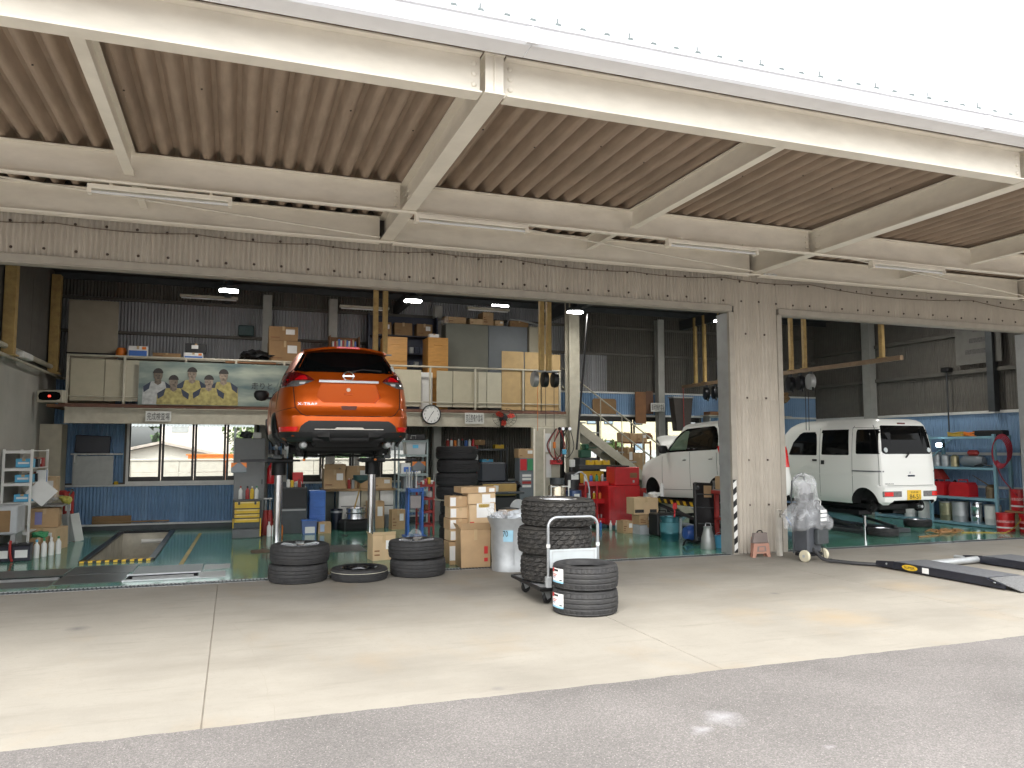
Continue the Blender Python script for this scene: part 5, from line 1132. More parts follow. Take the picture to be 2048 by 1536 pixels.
for k, (cx, hz_, sc, jm, sk) in enumerate(((.33,.56,1.0,wj,.55), (.92,.60,1.05,yj,.9), (1.48,.58,1.05,yj,1.0), (.60,.44,1.1,yj,.75), (1.22,.46,1.12,yj,1.05))):
    y = -.010-.003*k; s1 = sc
    fpoly([(cx-.26*s1,.01), (cx+.26*s1,.01), (cx+.25*s1,hz_-.22), (cx+.10*s1,hz_-.12), (cx-.10*s1,hz_-.12), (cx-.25*s1,hz_-.22)], jm, 'printed_shirt', y)
    fpoly([(cx-.25*s1,hz_-.22), (cx-.12*s1,hz_-.125), (cx-.15*s1,hz_-.26), (cx-.24*s1,hz_-.33)], nj, 'printed_sleeve', y-.001); fpoly([(cx+.25*s1,hz_-.22), (cx+.24*s1,hz_-.33), (cx+.15*s1,hz_-.26), (cx+.12*s1,hz_-.125)], nj, 'printed_sleeve', y-.001)
    sm = M('print_skin_%d' % k, (.25*sk,.20*sk,.155*sk), .6, var=.4, scale=22)
    fpoly([(cx-.05,hz_-.02), (cx-.06,hz_-.15), (cx,hz_-.19), (cx+.06,hz_-.15), (cx+.05,hz_-.02)], sm, 'printed_neck', y-.001); fpoly(ell(cx, hz_, .078, .11), sm, 'printed_face', y-.0015)
    fpoly(ell(cx, hz_+.035, .088, .095, 0, PI, 12), hair, 'printed_hair', y-.002); fpoly(ell(cx-.03, hz_-.005, .012, .006), hair, 'printed_eye', y-.0022); fpoly(ell(cx+.03, hz_-.005, .012, .006), hair, 'printed_eye', y-.0022); fpoly(ell(cx, hz_-.06, .022, .007), hair, 'printed_mouth', y-.0022)
text('走りと、', .15, inkk, bn, (2.22, -.012, .40), width=.46, height=.135)
# signs and clock on the beam
def plate(name, label, cat, txt, x0, x1, z0, z1, y):
    t = thing(name, label, cat, ((x0+x1)/2, y, (z0+z1)/2)); w, h = x1-x0, z1-z0
    MB().bx(-w/2, w/2, -.006, .0, -h/2, h/2, .002).build('plate', M('white_sign_plate', (.66,.66,.62), .5, var=.05), t); text(txt, .1, inkk, t, (0, -.0068, 0), width=w*.88, height=h*.74); return t
plate('sign', 'white plate with five black characters on the mezzanine beam left', 'sign', '完成検査場', -1.56, -1.12, 2.13, 2.32, FY-.055)
plate('sign', 'white plate with black characters beside the round wall clock', 'sign', '部品整備作業場', 4.60, 5.02, 2.15, 2.38, FY-.055)
plate('sign', 'white plate with black characters on grey column above hatchback', 'sign', '車両整備作業場', 9.82, 10.22, 2.54, 2.76, 6.86)
ck_ = thing('wall_clock', 'round white wall clock with black rim on the mezzanine beam', 'clock', (3.865, FY-.06, 2.335))
RX = Matrix.Rotation(PI/2, 4, 'X')
MB().lathe([(0,.0),(.205,.0),(.21,.02),(.205,.05),(.19,.055),(.182,.035),(.182,.01),(0,.01)], 40, T=RX).build('rim', black, ck_); MB().lathe([(0,.034),(.184,.034),(.184,.03),(0,.03)], 40, T=RX).build('face', paper, ck_)
for h in range(1, 13):
    a = PI/2 - h*PI/6; text(str(h), .05, inkk, ck_, (.148*math.cos(a), -.0355, .148*math.sin(a)), height=.036, name='numeral')
for a, l_, w in ((PI/2-.62, .09, .011), (PI/2-3.67, .145, .008)): MB().bx(-.02, l_, -.001, .001, -w/2, w/2, T=Matrix.Translation((0,-.039,0)) @ Matrix.Rotation(-a, 4, 'Y')).build('hand', inkk, ck_)
# wall fan with red blades
fn_ = thing('wall_fan', 'black wire fan with red blades clamped on the mezzanine beam', 'fan', (5.43, FY-.25, 2.28))
m = MB()
for r_ in (.27, .18, .09): m.tube([(r_*math.cos(t), -.05+.05*(r_/.27)**2, r_*.62*math.sin(t) if False else r_*math.sin(t)*.75) for t in lin(0, 2*PI, 33)[:-1]], .004, 4, closed=True)
for k in range(18):
    a = 2*PI*k/18; m.tube([(.05*math.cos(a),-.055,.04*math.sin(a)), (.27*math.cos(a),.0,.2*math.sin(a)), (.20*math.cos(a),.08,.15*math.sin(a))], .0025, 4)
m.build('guard', black, fn_)
for k in range(3):
    a = 2*PI*k/3+.5; T = Matrix.Scale(.75, 4, (0,0,1)) @ Matrix.Rotation(-a, 4, 'Y')
    MB().add([tuple(T @ Vector(p)) for p in ((.03,-.01,-.02), (.12,-.03,-.085), (.22,-.02,-.075), (.235,.01,.0), (.18,.02,.05), (.03,.01,.02))], [(0,1,2,3,4,5)]).build('blade', M('red_fan_blade', (.62,.045,.02), .35), fn_, recalc=False)
MB().lathe([(0,-.06),(.05,-.055),(.055,.06),(.09,.07),(.09,.16),(0,.17)], 18, T=Matrix.Rotation(-PI/2, 4, 'X')).bx(-.03, .03, .10, .22, -.20, -.02, .01).build('motor', black, fn_)
# things kept on the mezzanine
DZ = 2.432
def cabinet(name, label, x0, x1, y0, y1, z0, z1, mat, doors=0, drawers=0, cat='cabinet', hmat=None, group=None):
    w, d, h = x1-x0, y1-y0, z1-z0; t = thing(name, label, cat, ((x0+x1)/2, (y0+y1)/2, z0), 0, group)
    MB().bx(-w/2, w/2, -d/2+.004, d/2, 0, h, .004).build('carcass', mat, t); hm = hmat or dgrey
    for i in range(doors):
        a = -w/2+.006+i*(w-.006)/doors; b = a+(w-.012)/doors-.004
        dr_ = bx(a, b, -d/2-.014, -d/2+.003, .03, h-.02, .003).build('door', mat, t); bx((b-.05 if i % 2 == 0 else a+.03), (b-.03 if i % 2 == 0 else a+.05), -d/2-.030, -d/2-.0145, h*.5, h*.5+.10, .004).build('handle', hm, dr_)
    for i in range(drawers):
        z_ = .02+i*(h-.03)/drawers; dh = (h-.03)/drawers-.008
        dr_ = bx(-w/2+.006, w/2-.006, -d/2-.014, -d/2+.003, z_, z_+dh, .003).build('drawer', mat, t); bx(-w*.2, w*.2, -d/2-.026, -d/2-.0145, z_+dh*.70, z_+dh*.70+.018, .004).build('handle', hm, dr_)
    return t
cabinet('steel_cabinet', 'tall grey-green steel cabinet on the mezzanine left of the blue-grey one', 4.42, 5.42, 6.5, 7.0, DZ, 4.44, khaki)
cabinet('steel_cabinet', 'tall blue-grey steel cabinet on the mezzanine between green and beige', 5.43, 6.38, 6.5, 7.0, DZ, 4.44, slateblue)
cabinet('steel_cabinet', 'tall beige steel locker at the right end of the mezzanine', 6.40, 6.93, 6.45, 7.0, DZ, 4.46, olive, 2)
orw = M('orange_wood_veneer', (.50,.25,.06), .5, var=.12, stretch=(1,1,5))
cabinet('drawer_cabinet', 'orange wooden filing cabinet with white tag on the mezzanine by yellow posts', 2.95, 3.44, 6.0, 6.5, DZ, 4.0, orw, 0, 3, 'cabinet', orw)
cabinet('drawer_cabinet', 'orange wooden filing cabinet on the mezzanine beside the grey-green cabinet', 3.88, 4.33, 5.95, 6.45, DZ, 4.02, orw, 0, 3, 'cabinet', orw)
carton('small white box on top of the right orange filing cabinet', (4.05,6.15,4.022), .22, .15, .09, 0, paper)
sx = thing('panel', 'tall beige board standing at the left end of the mezzanine', 'board', (0,0,0)); bx(-3.02, -2.17, 6.28, 6.31, DZ, 4.46, .003).build('board', M('beige_board', (.34,.30,.23), .7, var=.06), sx); bx(-3.03, -2.16, 6.27, 6.279, 3.42, 3.45).build('joint_strip', blackg, sx)
carton('blue and white carton on the mezzanine left above the banner', (-1.78,6.1,3.36), .33, .25, .22, .05, paper, None, [('p',.5,.32,.31,.12,bluep), ('p',.82,.82,.07,.05,orange)])
carton('blue and white carton under a black box above the banner', (-.79,6.1,3.36), .34, .25, .13, 0, paper, None, [('p',.5,.25,.32,.055,bluep), ('p',.85,.75,.06,.04,orange)])
carton('black box with grey label resting on a blue carton', (-.75,6.1,3.492), .38, .24, .18, 0, black, None, [('p',.45,.62,.12,.07,paper)])
carton('low dark brown box between the two blue cartons', (-1.27,6.15,3.36), .50, .25, .11, 0, cardd)
bxs = thing('shelf_board', 'long cream shelf behind the banner carrying cartons', 'shelf'); bx(-2.1, 1.3, 5.95, 6.5, 3.33, 3.357, .003).build('board', creamd, bxs); 
for x in (-2.0, -.5, 1.2): bx(x-.02, x+.02, 6.1, 6.14, DZ, 3.329).build('support', creamd, bxs)
tag(MB().lathe([(0,.20),(.07,.19),(.10,.12),(.09,.03),(.11,0)], 14, c=(-2.08,6.15,3.358)).build('lamp_beacon', orange), 'small orange beacon cap beside the beige board', 'beacon')
carton('big brown carton stack standing behind the orange SUV', (.92,6.3,3.36), .62, .5, .45, .03, cardd); carton('brown carton on top of the big one behind the SUV', (.90,6.3,3.812), .58, .46, .30, -.03, cardd)
tag(mo('black_bag', crumple(3, .28, 21, .45), black, None, (.35,6.1,3.46)), 'black crumpled bag lying on the shelf left of big brown cartons', 'bag')
tag(bx(-.2, .75, 5.86, 5.94, 3.30, 3.35, .004).build('plank', brown), 'red-brown plank along the shelf edge above the banner', 'plank')
tag(MB().bx(.02, .34, 7.0, 7.1, 4.01, 4.24, .02).build('box', M('dark_green_box', (.05,.09,.09), .6)), 'small dark green box on the white wall girt above the banner', 'box')
t = thing('bookshelf', 'brown shelf of old manuals behind the orange SUV roof', 'shelf', (2.2,6.75,0)); MB().bx(-.32, .32, -.15, .15, 3.72, 3.75).bx(-.32, -.30, -.15, .15, 3.75, 4.05).bx(.30, .32, -.15, .15, 3.75, 4.05).bx(-.32, .32, .13, .15, 3.75, 4.05).bx(-.32, .32, -.15, .15, DZ, 3.719).build('carcass', brown, t)
for i in range(12): tag(bx(2.2-.26+i*.043, 2.2-.26+i*.043+.036, 6.65, 6.82, 3.752, 3.752+random.uniform(.17,.26), .003).build('binder', [paper, redd, cardl, bluep][i % 4]), 'old paper binder standing in the brown shelf behind the SUV roof', 'binder', 'binders behind the SUV')
t = thing('parts_rack', 'dark rack of small parts bins between the orange filing cabinets', 'rack', (3.67,6.85,0)); MB().bx(-.95, .62, -.15, .15, 3.40, 3.42).bx(-.95, .62, -.15, .15, 3.72, 3.74).bx(-.95, .62, -.15, .15, 4.12, 4.14).bx(-.95, .62, .13, .15, DZ, 4.6).bx(-.95, -.92, -.15, .15, DZ, 4.6).bx(.59, .62, -.15, .15, DZ, 4.6).build('frame', M('navy_steel', (.03,.035,.06), .5), t)
for r_ in range(2):
    for i in range(5):
        tag(MB().bx(3.40+i*.115, 3.50+i*.115, 6.68, 6.80, 3.425+.32*r_, 3.56+.32*r_, .006).bx(3.415+i*.115, 3.485+i*.115, 6.676, 6.679, 3.47+.32*r_, 3.53+.32*r_).build('parts_bin', M('navy_bin', (.05,.06,.10), .5) if (i+r_) % 3 else greyst), 'small grey or navy parts bin in the dark rack', 'bin', 'parts bins on the mezzanine')
for i, (x, w, z) in enumerate(((3.05,.35,4.142), (3.5,.4,4.142), (3.98,.35,4.142))): carton(['left', 'middle', 'right'][i] + ' of the dark cartons on top of the parts rack', (x,6.85,z), w, .28, .28, 0, cardd)
for i, (x, w, h, m_) in enumerate(((4.65,.50,.15,card), (5.15,.32,.13,cardl), (5.42,.26,.30,card), (5.68,.22,.12,cardl))): carton(['leftmost long', 'second', 'third and tallest', 'rightmost'][i] + ' carton on top of the grey cabinets', (x,6.7,4.446), w, .35, h, .05*(i-1), m_)
tag(MB().grid(lambda u, v: (4.22+.24*u, 6.45, 4.40+.22*v*u+.03*math.sin(8*u)), 8, 6).build('plastic_sheet', film, recalc=False), 'pale plastic sheet sticking out left of the grey cabinets', 'plastic sheet')
P = smooth([(5.90,6.6,4.46), (5.98,6.6,4.62), (6.25,6.55,4.60), (6.6,6.5,4.52), (6.92,6.45,4.46)]); tag(MB().tube(P, .022, 8).build('roof_rail', galv), 'curved silver rail lying on top of the beige locker', 'rail')
carton('carton behind the silver rail on the cabinets', (6.2,6.7,4.446), .45, .3, .14, 0, cardd)
# ---------------- stairs
stt = thing('staircase', 'cream steel stairs with tube handrail descending behind the hatchback', 'stairs')
x0, z0, sl_ = 7.28, 2.36, .70
for y in (6.0, 6.65): MB().prism([(x0,z0-.24),(x0,z0),(x0+z0/sl_,0.0),(x0+z0/sl_-.34,0.0)], 'y', y, y+.02).build('stringer', creamd, stt)
for k in range(10): bx(x0+.10+.325*k, x0+.36+.325*k, 6.021, 6.649, z0-.16-.2275*k, z0-.13-.2275*k, .003).build('tread', greyst, stt)
for dz in (.95, .52): MB().tube([(x0-.25,6.01,z0+dz+.16), (x0+z0/sl_,6.01,dz-.02)], .018, 8).build('handrail', creamd, stt)
for k in range(6): MB().cyl((x0+.18+.55*k,6.01,z0-.12-.385*k), (x0+.18+.55*k,6.01,z0+.82-.385*k), .012, n=8).build('baluster', creamd, stt)
# ================================================================== SMALL REPEATED GOODS
def mesh_of(mb): return mb.mesh('part')
_bot = mesh_of(MB().lathe([(0,0),(.033,0),(.035,.01),(.035,.15),(.026,.175),(.014,.185),(.014,.21),(0,.21)], 12)); _cap = mesh_of(MB().lathe([(0,.03),(.015,.03),(.016,0),(0,0)], 10))
_can = mesh_of(MB().lathe([(0,0),(.032,0),(.033,.006),(.033,.17),(.028,.182),(.012,.186),(0,.186)], 12))
def bottle(loc, mat, cmat, label, group, s=1, cat='bottle', name='bottle'):
    t = thing(name, label, cat, loc, 0, group); t.scale = (s, s, s); mo('body', _bot, mat, t) if False else None
    me = _bot.copy(); mo('body', me, mat, t); mc = _cap.copy(); mo('cap', mc, cmat, t, (0,0,.205)); return t
def spray(loc, mat, cmat, label, group, s=1):
    t = thing('spray_can', label, 'spray can', loc, 0, group); t.scale = (s, s, s); mo('body', _can.copy(), mat, t); mo('cap', _cap.copy(), cmat, t, (0,0,.184)); return t
def pail(loc, r, h, mat, label, band=None, lid=None, group=None, handle=True, cat='pail'):
    t = thing('pail', label, cat, loc, 0, group)
    MB().lathe([(0,0),(r*.93,0),(r*.94,.01),(r*.97,h*.3),(r*.985,h*.31),(r*.97,h*.33),(r*.99,h*.80),(r*1.01,h*.81),(r,h*.83),(r,h*.99),(r*1.03,h),(r*.97,h),(r*.95,h*.94),(0,h*.94)], 24).build('body', mat, t)
    if lid: MB().lathe([(0,h*1.02),(r*.95,h*1.02),(r*1.05,h*1.01),(r*1.05,h*.96),(r*1.0,h*.96)], 24).build('lid', lid, t)
    if band: MB().lathe([(r*.975,h*.36),(r*.992,h*.36),(r*1.0,h*.76),(r*.985,h*.76)], 24, closed=True).build('label_band', band, t)
    if handle: MB().tube([(r*1.02*math.cos(a), -r*.25*math.sin(a)-.01, h*.86-.55*r*math.sin(a)) for a in lin(0, PI, 11)], .004, 5).build('bail_handle', galv, t)
    return t
def rack(name, label, x0, x1, y0, y1, levels, H, mat, z0=0, cat='shelf', post=.035, cross=True):
    t = thing(name, label, cat, ((x0+x1)/2, (y0+y1)/2, z0)); w, d = x1-x0, y1-y0
    for a in (-w/2, w/2-post):
        for b in (-d/2, d/2-post): bx(a, a+post, b, b+post, 0, H, .003).build('upright', mat, t)
    for z in levels: MB().bx(-w/2+.002, w/2-.002, -d/2+.003, d/2-.003, z-.014, z, .002).bx(-w/2+post, w/2-post, -d/2-.001, -d/2+.012, z-.045, z-.0145).build('shelf_board', mat, t)
    return t
# ================================================================== LEFT SIDE
# display units on the wall bracket
for x, y, z, lb in ((-3.08,5.30,2.55,'cream display unit with red digits on the left wall, nearer one'), (-2.92,6.35,2.50,'cream display unit on the left wall, further and lower one')):
    t = thing('display_unit', lb, 'display', (x, y, z), -.25); MB().bx(-.22, .22, 0, .14, -.11, .11, .012).build('case', creamd, t); MB().prism([(-.19,0),(-.17,.06),(-.1,.08),(.1,.08),(.17,.06),(.19,0),(.17,-.06),(.1,-.075),(-.1,-.075),(-.17,-.06)], 'y', -.006, -.001).build('screen', glassd, t); text('0.0' if y > 6 else '88', .05, ledr, t, (.0,-.0075,.0), height=.035)
MB().tube([(-3.25,5.3,2.43), (-3.25,6.9,2.43)], .02).build('bracket', greyst, t)
pp = MB().tube([(-3.28,.3,3.18), (-3.28,7.0,3.16)], .045, 10).tube([(-3.22,.3,3.02), (-3.22,7.0,3.0)], .025, 8); tag(pp.build('wall_pipe', creamd), 'cream pipes running along the left wall under the yellow posts', 'pipe')
for y, lb in ((3.25,'nearest rusty yellow square post on the left wall'), (6.35,'further rusty yellow square post on the left wall')): tag(MB().bx(-3.33, -3.17, y-.08, y+.08, 3.05, 4.92, .006).bx(-3.35, -3.13, y-.12, y+.12, 3.03, 3.05).build('hanging_post', rust), lb, 'post')
t = thing('wall_lamp', 'white box light on the pipe along the left wall', 'lamp', (-3.18,3.9,3.10)); MB().bx(-.06, .06, -.32, .32, -.05, .05, .015).build('diffuser', whitep, t); MB().bx(-.1, -.06, -.3, .3, -.03, .03).build('base', greyst, t)
tag(bx(-3.355, -3.35, 1.2, 2.6, 1.6, 2.6).build('notice', paper), 'white notice sheet on the left concrete wall', 'notice')
# whiteboard corner
t = thing('wall_shelf', 'white shelf on the blue wall above the whiteboard', 'shelf'); bx(-3.0, -2.10, 6.95, 7.18, 1.50, 1.53, .004).build('board', whitep, t); bx(-2.95, -2.92, 7.0, 7.17, 1.35, 1.499).build('bracket', whitep, t)
t = thing('monitor', 'dark flat monitor lying tilted on the white wall shelf', 'monitor', (-2.64,7.06,1.532), 0); MB().bx(-.31, .31, -.03, .03, .0, .35, .01, T=Matrix.Rotation(.04, 4, 'Y')).build('screen', M('dark_navy_panel', (.015,.018,.03), .4), t); MB().bx(-.1, .1, .03, .08, 0, .2, .01).build('stand', black, t)
t = thing('whiteboard', 'worn grey whiteboard standing on the sill by the window', 'whiteboard', (-2.62,7.10,.906)); bx(-.35, .35, -.012, .012, 0, .56, .003).build('panel', M('whiteboard_grey', (.50,.51,.48), .4, var=.08, dirt=.45, dcol=(.33,.34,.33), dscale=5), t); MB().bx(-.36, .36, -.016, .016, .561, .575).bx(-.36, -.351, -.016, .016, 0, .56).bx(.351, .36, -.016, .016, 0, .56).build('frame', galv, t)
tag(MB().lathe([(0,0),(.04,0),(.04,.06),(0,.07)], 12, c=(-2.2,7.12,.906)).build('tin', yel), 'small yellow tin on the sill beside the whiteboard', 'tin')
for i, (x0, x1, z) in enumerate(((-2.6,-1.9,.127), (-2.6,-1.2,.15))): tag(bx(x0, x1, 7.11-.03*i, 7.15-.03*i, z, z+(.16 if i == 0 else .03), .004).build('plank', cardd if i == 0 else wood), ['short brown board leaning on the blue wall skirting', 'long thin timber strip on the blue wall skirting'][i], 'plank')
# clutter along the left wall
rk = rack('wire_rack', 'white storage rack with blue boxes against the left wall', -3.34, -2.93, 3.6, 4.7, (.35,.80,1.10,1.33,1.60), 1.62, whitep)
gq = 'blue boxes on the white rack'
for z, lb in ((1.335,'upper'), (1.105,'middle'), (.805,'lower')):
    carton(lb + ' cyan parts box on the white rack', (-3.08,3.85,z), .22, .24, .12 if z < 1.3 else .14, 0, cyan, gq, [('p',.5,.5,.15,.03,paper)]); carton(lb + ' dark box beside the cyan one on the white rack', (-3.02,4.12,z), .14, .16, .13, 0, black, gq); carton(lb + ' red and white box at the end of the white rack', (-2.99,4.35,z), .12, .18, .15, 0, redd, gq, [('p',.6,.6,.06,.08,paper)])
for i, (y, m_) in enumerate(((4.5,paper), (4.56,bluep), (4.62,paper))): tag(bx(-2.98, -2.84, y-.4, y-.36, .97, 1.28, .004).build('binder', m_), ['white binder leaning on the rack end nearest', 'blue binder on the rack end between two white ones', 'white binder on the rack end furthest'][i], 'binder')
t = thing('poster_sheet', 'white paper sheet hanging askew on the white rack', 'paper', (-2.82,3.75,.95)); MB().bx(-.16, .16, -.002, .002, -.16, .16, T=Matrix.Rotation(.75, 4, 'Y')).build('sheet', paper, t)
t = thing('machine_frame', 'pale grey machine cabinet with open front at the left frame edge', 'machine', (-3.12,3.2,0)); MB().bx(-.18, .16, -.25, .25, .38, .80, .02).build('case', M('pale_grey_case', (.5,.52,.54), .4), t); bx(-.17, .08, -.262, -.2515, .42, .73, .01).build('front_opening', cardd, t); MB().bx(-.16, -.10, -.2, .2, .0, .379).bx(.08, .14, -.2, .2, 0, .379).build('stand', greyst, t)
for i, (x, y) in enumerate(((-3.12,2.95), (-2.88,2.98))):
    t = thing('battery', ['black car battery with white label at the left frame edge', 'black car battery with white label beside the white bottles'][i], 'battery', (x, y, 0)); MB().bx(-.12, .12, -.09, .09, 0, .22, .008).build('case', M('battery_black', (.016,.016,.03), .4), t); MB().bx(-.125, .125, -.095, .095, .221, .25, .006).build('lid', black, t); bx(-.07, .09, -.0925, -.091, .05, .16).build('label', paper, t)
    for a in (-.07, .07): MB().cyl((a,0,.25), (a,0,.275), .012, n=8).build('terminal', galv, t)
tag(MB().tube(smooth([(-3.0,2.86,.30), (-3.0,2.82,.2), (-2.99,2.83,.08), (-2.97,2.84,.01)]), .018, 6).build('cable', redd), 'red jump cable hanging between the two batteries', 'cable')
for i in range(4): bottle((-2.74+.07*i, 3.2+.14*i, 0), paper if i % 2 else whitep, [cyan, green, whitep, green][i], ['nearest', 'second', 'third', 'furthest'][i] + ' white bottle on the floor beside the black batteries', 'white bottles by the left wall', 1.15)
carton('tan carton on edge beyond the white bottles', (-2.80,4.3,0), .40, .5, .36, -.2, cardl); carton('brown carton with a purple label on the tan one', (-2.86,4.35,.362), .40, .42, .30, .08, card, None, [('p',.3,.5,.10,.2,M('purple_ink', (.22,.22,.45), .6))]); carton('pale carton standing behind the plastic bag at left', (-2.98,4.9,.80), .34, .34, .36, 0, cardl)
carton('shallow carton of green rags before the brown carton', (-2.83,3.82,.0), .26, .22, .25, .1, cardd); tag(mo('rag_heap', crumple(3, .11, 31, .5), green, None, (-2.83,3.82,.28)), 'green rag heap on the shallow carton', 'rags')
tag(mo('plastic_bag', crumple(3, .17, 33, .9), film, None, (-2.92,4.5,.86)), 'clear plastic bag slumped on the grey tray at left', 'bag'); tag(MB().bx(-3.1, -2.62, 4.3, 5.0, .68, .70, .004).bx(-3.1, -3.06, 4.3, 4.34, 0, .68).bx(-2.66, -2.62, 4.9, 4.94, 0, .68).build('tray_table', greyst), 'grey tray on thin legs holding the plastic bag', 'tray'); tag(mo('sponge_bag', crumple(3, .09, 35, .7), M('olive_bag', (.4,.38,.08), .6), None, (-2.66,4.8,.76)), 'small olive bag on the grey tray', 'bag')
t = thing('floor_jack', 'red upright jack stand with chrome lever near the cream column', 'jack', (-2.78,5.6,0)); MB().bx(-.06, .10, -.06, .06, .30, .86, .015).bx(-.16, -.02, -.04, .04, .80, .88, .01).build('body', redd, t); MB().bx(-.02, .07, -.075, -.0605, .52, .70, .006).build('gauge_plate', whitep, t); MB().bx(-.12, .14, -.12, .12, 0, .06, .01).cyl((0,0,.06), (0,0,.30), .035, n=10).build('base', redd, t); MB().cyl((.04,-.07,.80), (.09,-.12,.90), .018, n=8).build('lever', chrome, t)
for i in range(2): tag(MB().bx(-.07, .07, -.012, .012, 0, .50, .004, T=Matrix.Translation((-2.52-.13*i,5.35-.05*i,0)) @ Matrix.Rotation(-.18, 4, 'Y') @ Matrix.Rotation(.1, 4, 'X')).build('board', [whitep, greyst][i]), ['pale board leaning at the foot of the red jack', 'grey board leaning behind the pale one by the red jack'][i], 'board')
# ================================================================== CENTRE BACK
cabinet('steel_cabinet', 'grey steel tool cabinet with dark latch by the window', .02, .60, 6.1, 6.55, .0, 1.83, M('mid_grey_cabinet', (.22,.23,.235), .45, var=.05), 1)
tag(mo('rag_heap', crumple(3, .12, 41, .6), dgrey, None, (.24,6.3,1.90)), 'dark bundled cover on top of the grey tool cabinet', 'cover'); tag(MB().bx(.36, .52, 6.15, 6.4, 1.832, 1.95, .01).build('tool_case', whitep), 'small white case on top of the grey tool cabinet', 'case')
yc = thing('tool_chest', 'yellow and grey rolling tool chest with drawers beside the left lift post', 'tool chest', (.26,4.95,0))
MB().bx(-.25, .25, -.18, .18, .18, .70, .01).build('carcass', dgrey, yc); MB().bx(-.25, .25, -.18, .18, .0, .175, .015).build('lower_bin', M('bin_grey', (.12,.125,.13), .5), yc)
for z0_, z1_ in ((.545,.66), (.45,.525), (.375,.435), (.29,.355)):
    d_ = bx(-.215, .215, -.20, -.181, z0_, z1_, .006).build('drawer', yel, yc); bx(-.18, .18, -.215, -.2005, z1_-.022, z1_-.008, .004).build('handle', M('pale_yellow', (.75,.62,.3), .4), d_)
for x in (-.14, .14): bx(x-.018, x+.018, -.222, -.2005, .61, .67, .004).build('latch', dgrey, yc)
MB().bx(.226, .246, -.205, -.181, .03, .36, .004).build('frame_bar', yel, yc); MB().bx(-.246, -.226, -.205, -.181, .19, .36, .004).build('frame_bar', yel, yc)
for i, (x, m_, c_) in enumerate(((-.12,paper,redd), (.0,redd,black), (.08,yel,whitep), (.16,paper,green))): bottle((.26+x, 4.92, .702), m_, c_, 'used spray bottle on top of the yellow tool chest, ' + ['leftmost','second','third','rightmost'][i], 'bottles on the yellow chest', 1.0)
for i, (x, m_) in enumerate(((.66,paper), (.75,paper), (.87,orange))): bottle((x, 5.0, 0), m_, [whitep, whitep, redd][i], ['left white bottle on the floor right of the yellow chest', 'right white bottle on the floor beside the left lift post', 'orange bottle on the floor beside the left lift post'][i], 'floor bottles', 1.15)
for i, x in enumerate((.58, .66)):
    t = thing('jack_stand', ['left red jack stand beside the yellow tool chest', 'right red jack stand beside the yellow tool chest'][i], 'jack stand', (x+.02, 5.3, 0)); MB().lathe([(0,.02),(.085,.0),(.09,.02),(.04,.42),(.04,.46),(.0,.46)], 6).build('base', redd, t); MB().cyl((0,0,.46), (0,0,.66), .016, n=8).bx(-.04, .04, -.03, .03, .66, .69, .006).build('ratchet_bar', galv, t)
t = thing('extinguisher', 'red extinguisher hung on the side of the grey tool cabinet', 'extinguisher', (.72,6.2,.92)); MB().lathe([(0,0),(.07,0),(.075,.02),(.075,.30),(.05,.36),(.02,.38),(.02,.42),(0,.42)], 16).build('body', red, t); MB().bx(-.02, .10, -.015, .015, .42, .45, .005).build('valve', yel, t)
# dark tool cabinet behind left post
dc = cabinet('tool_cabinet', 'dark cluttered tool cabinet behind the left lift post', .80, 1.36, 5.25, 5.7, 0, .88, dgrey, 0, 0)
MB().bx(-.27, .27, -.235, -.215, .50, .86, .01).build('shelf_opening', black, dc); MB().bx(-.26, .26, -.25, -.2365, .44, .47).build('shelf_edge', greyst, dc)
for i in range(7): tag(bx(.84+.07*i, .895+.07*i, 5.3, 5.42, .882, .882+random.uniform(.05,.16), .006).build('tool_box', [redd, dgrey, paper, yel, greyst, redd, black][i]), 'small ' + ['red','dark','white','yellow','grey','dull red','black'][i] + ' box on the dark tool cabinet, ' + ['first','second','third','fourth','fifth','sixth','seventh'][i] + ' from left', 'box', 'boxes on the dark cabinet')
t = thing('grinder_lamp', 'red and white warning lamp on the dark tool cabinet', 'lamp', (1.2,5.45,.882)); MB().lathe([(0,0),(.09,0),(.09,.02),(.07,.10),(0,.12)], 16).build('base', whitep, t); bx(-.10, .10, .10, .13, .0, .28, .01).build('back_plate', red, t)
t = cabinet('drawer_cabinet', 'bright blue small-parts drawer cabinet on the floor', 1.42, 1.73, 5.45, 5.75, .0, .80, bluep, 0, 5, 'cabinet', bluep)
t = thing('plastic_bin', 'blue plastic bin with white label before the blue drawers', 'bin', (1.40,5.2,0)); MB().prism([(-.12,0),(.12,0),(.14,.25),(-.14,.25)], 'y', -.1, .1).build('tub', M('slate_blue_tub', (.10,.16,.36), .5), t); bx(-.08, .10, -.103, -.1005, .02, .14).build('label', paper, t); MB().bx(-.15, .15, -.11, .11, .251, .27, .004).build('rim', bluep, t)
carton('small carton with a blue label beside the blue bin', (1.68,5.2,0), .24, .22, .22, .05, card, None, [('p',.3,.5,.08,.14,M('pale_blue_label', (.4,.5,.7), .6))])
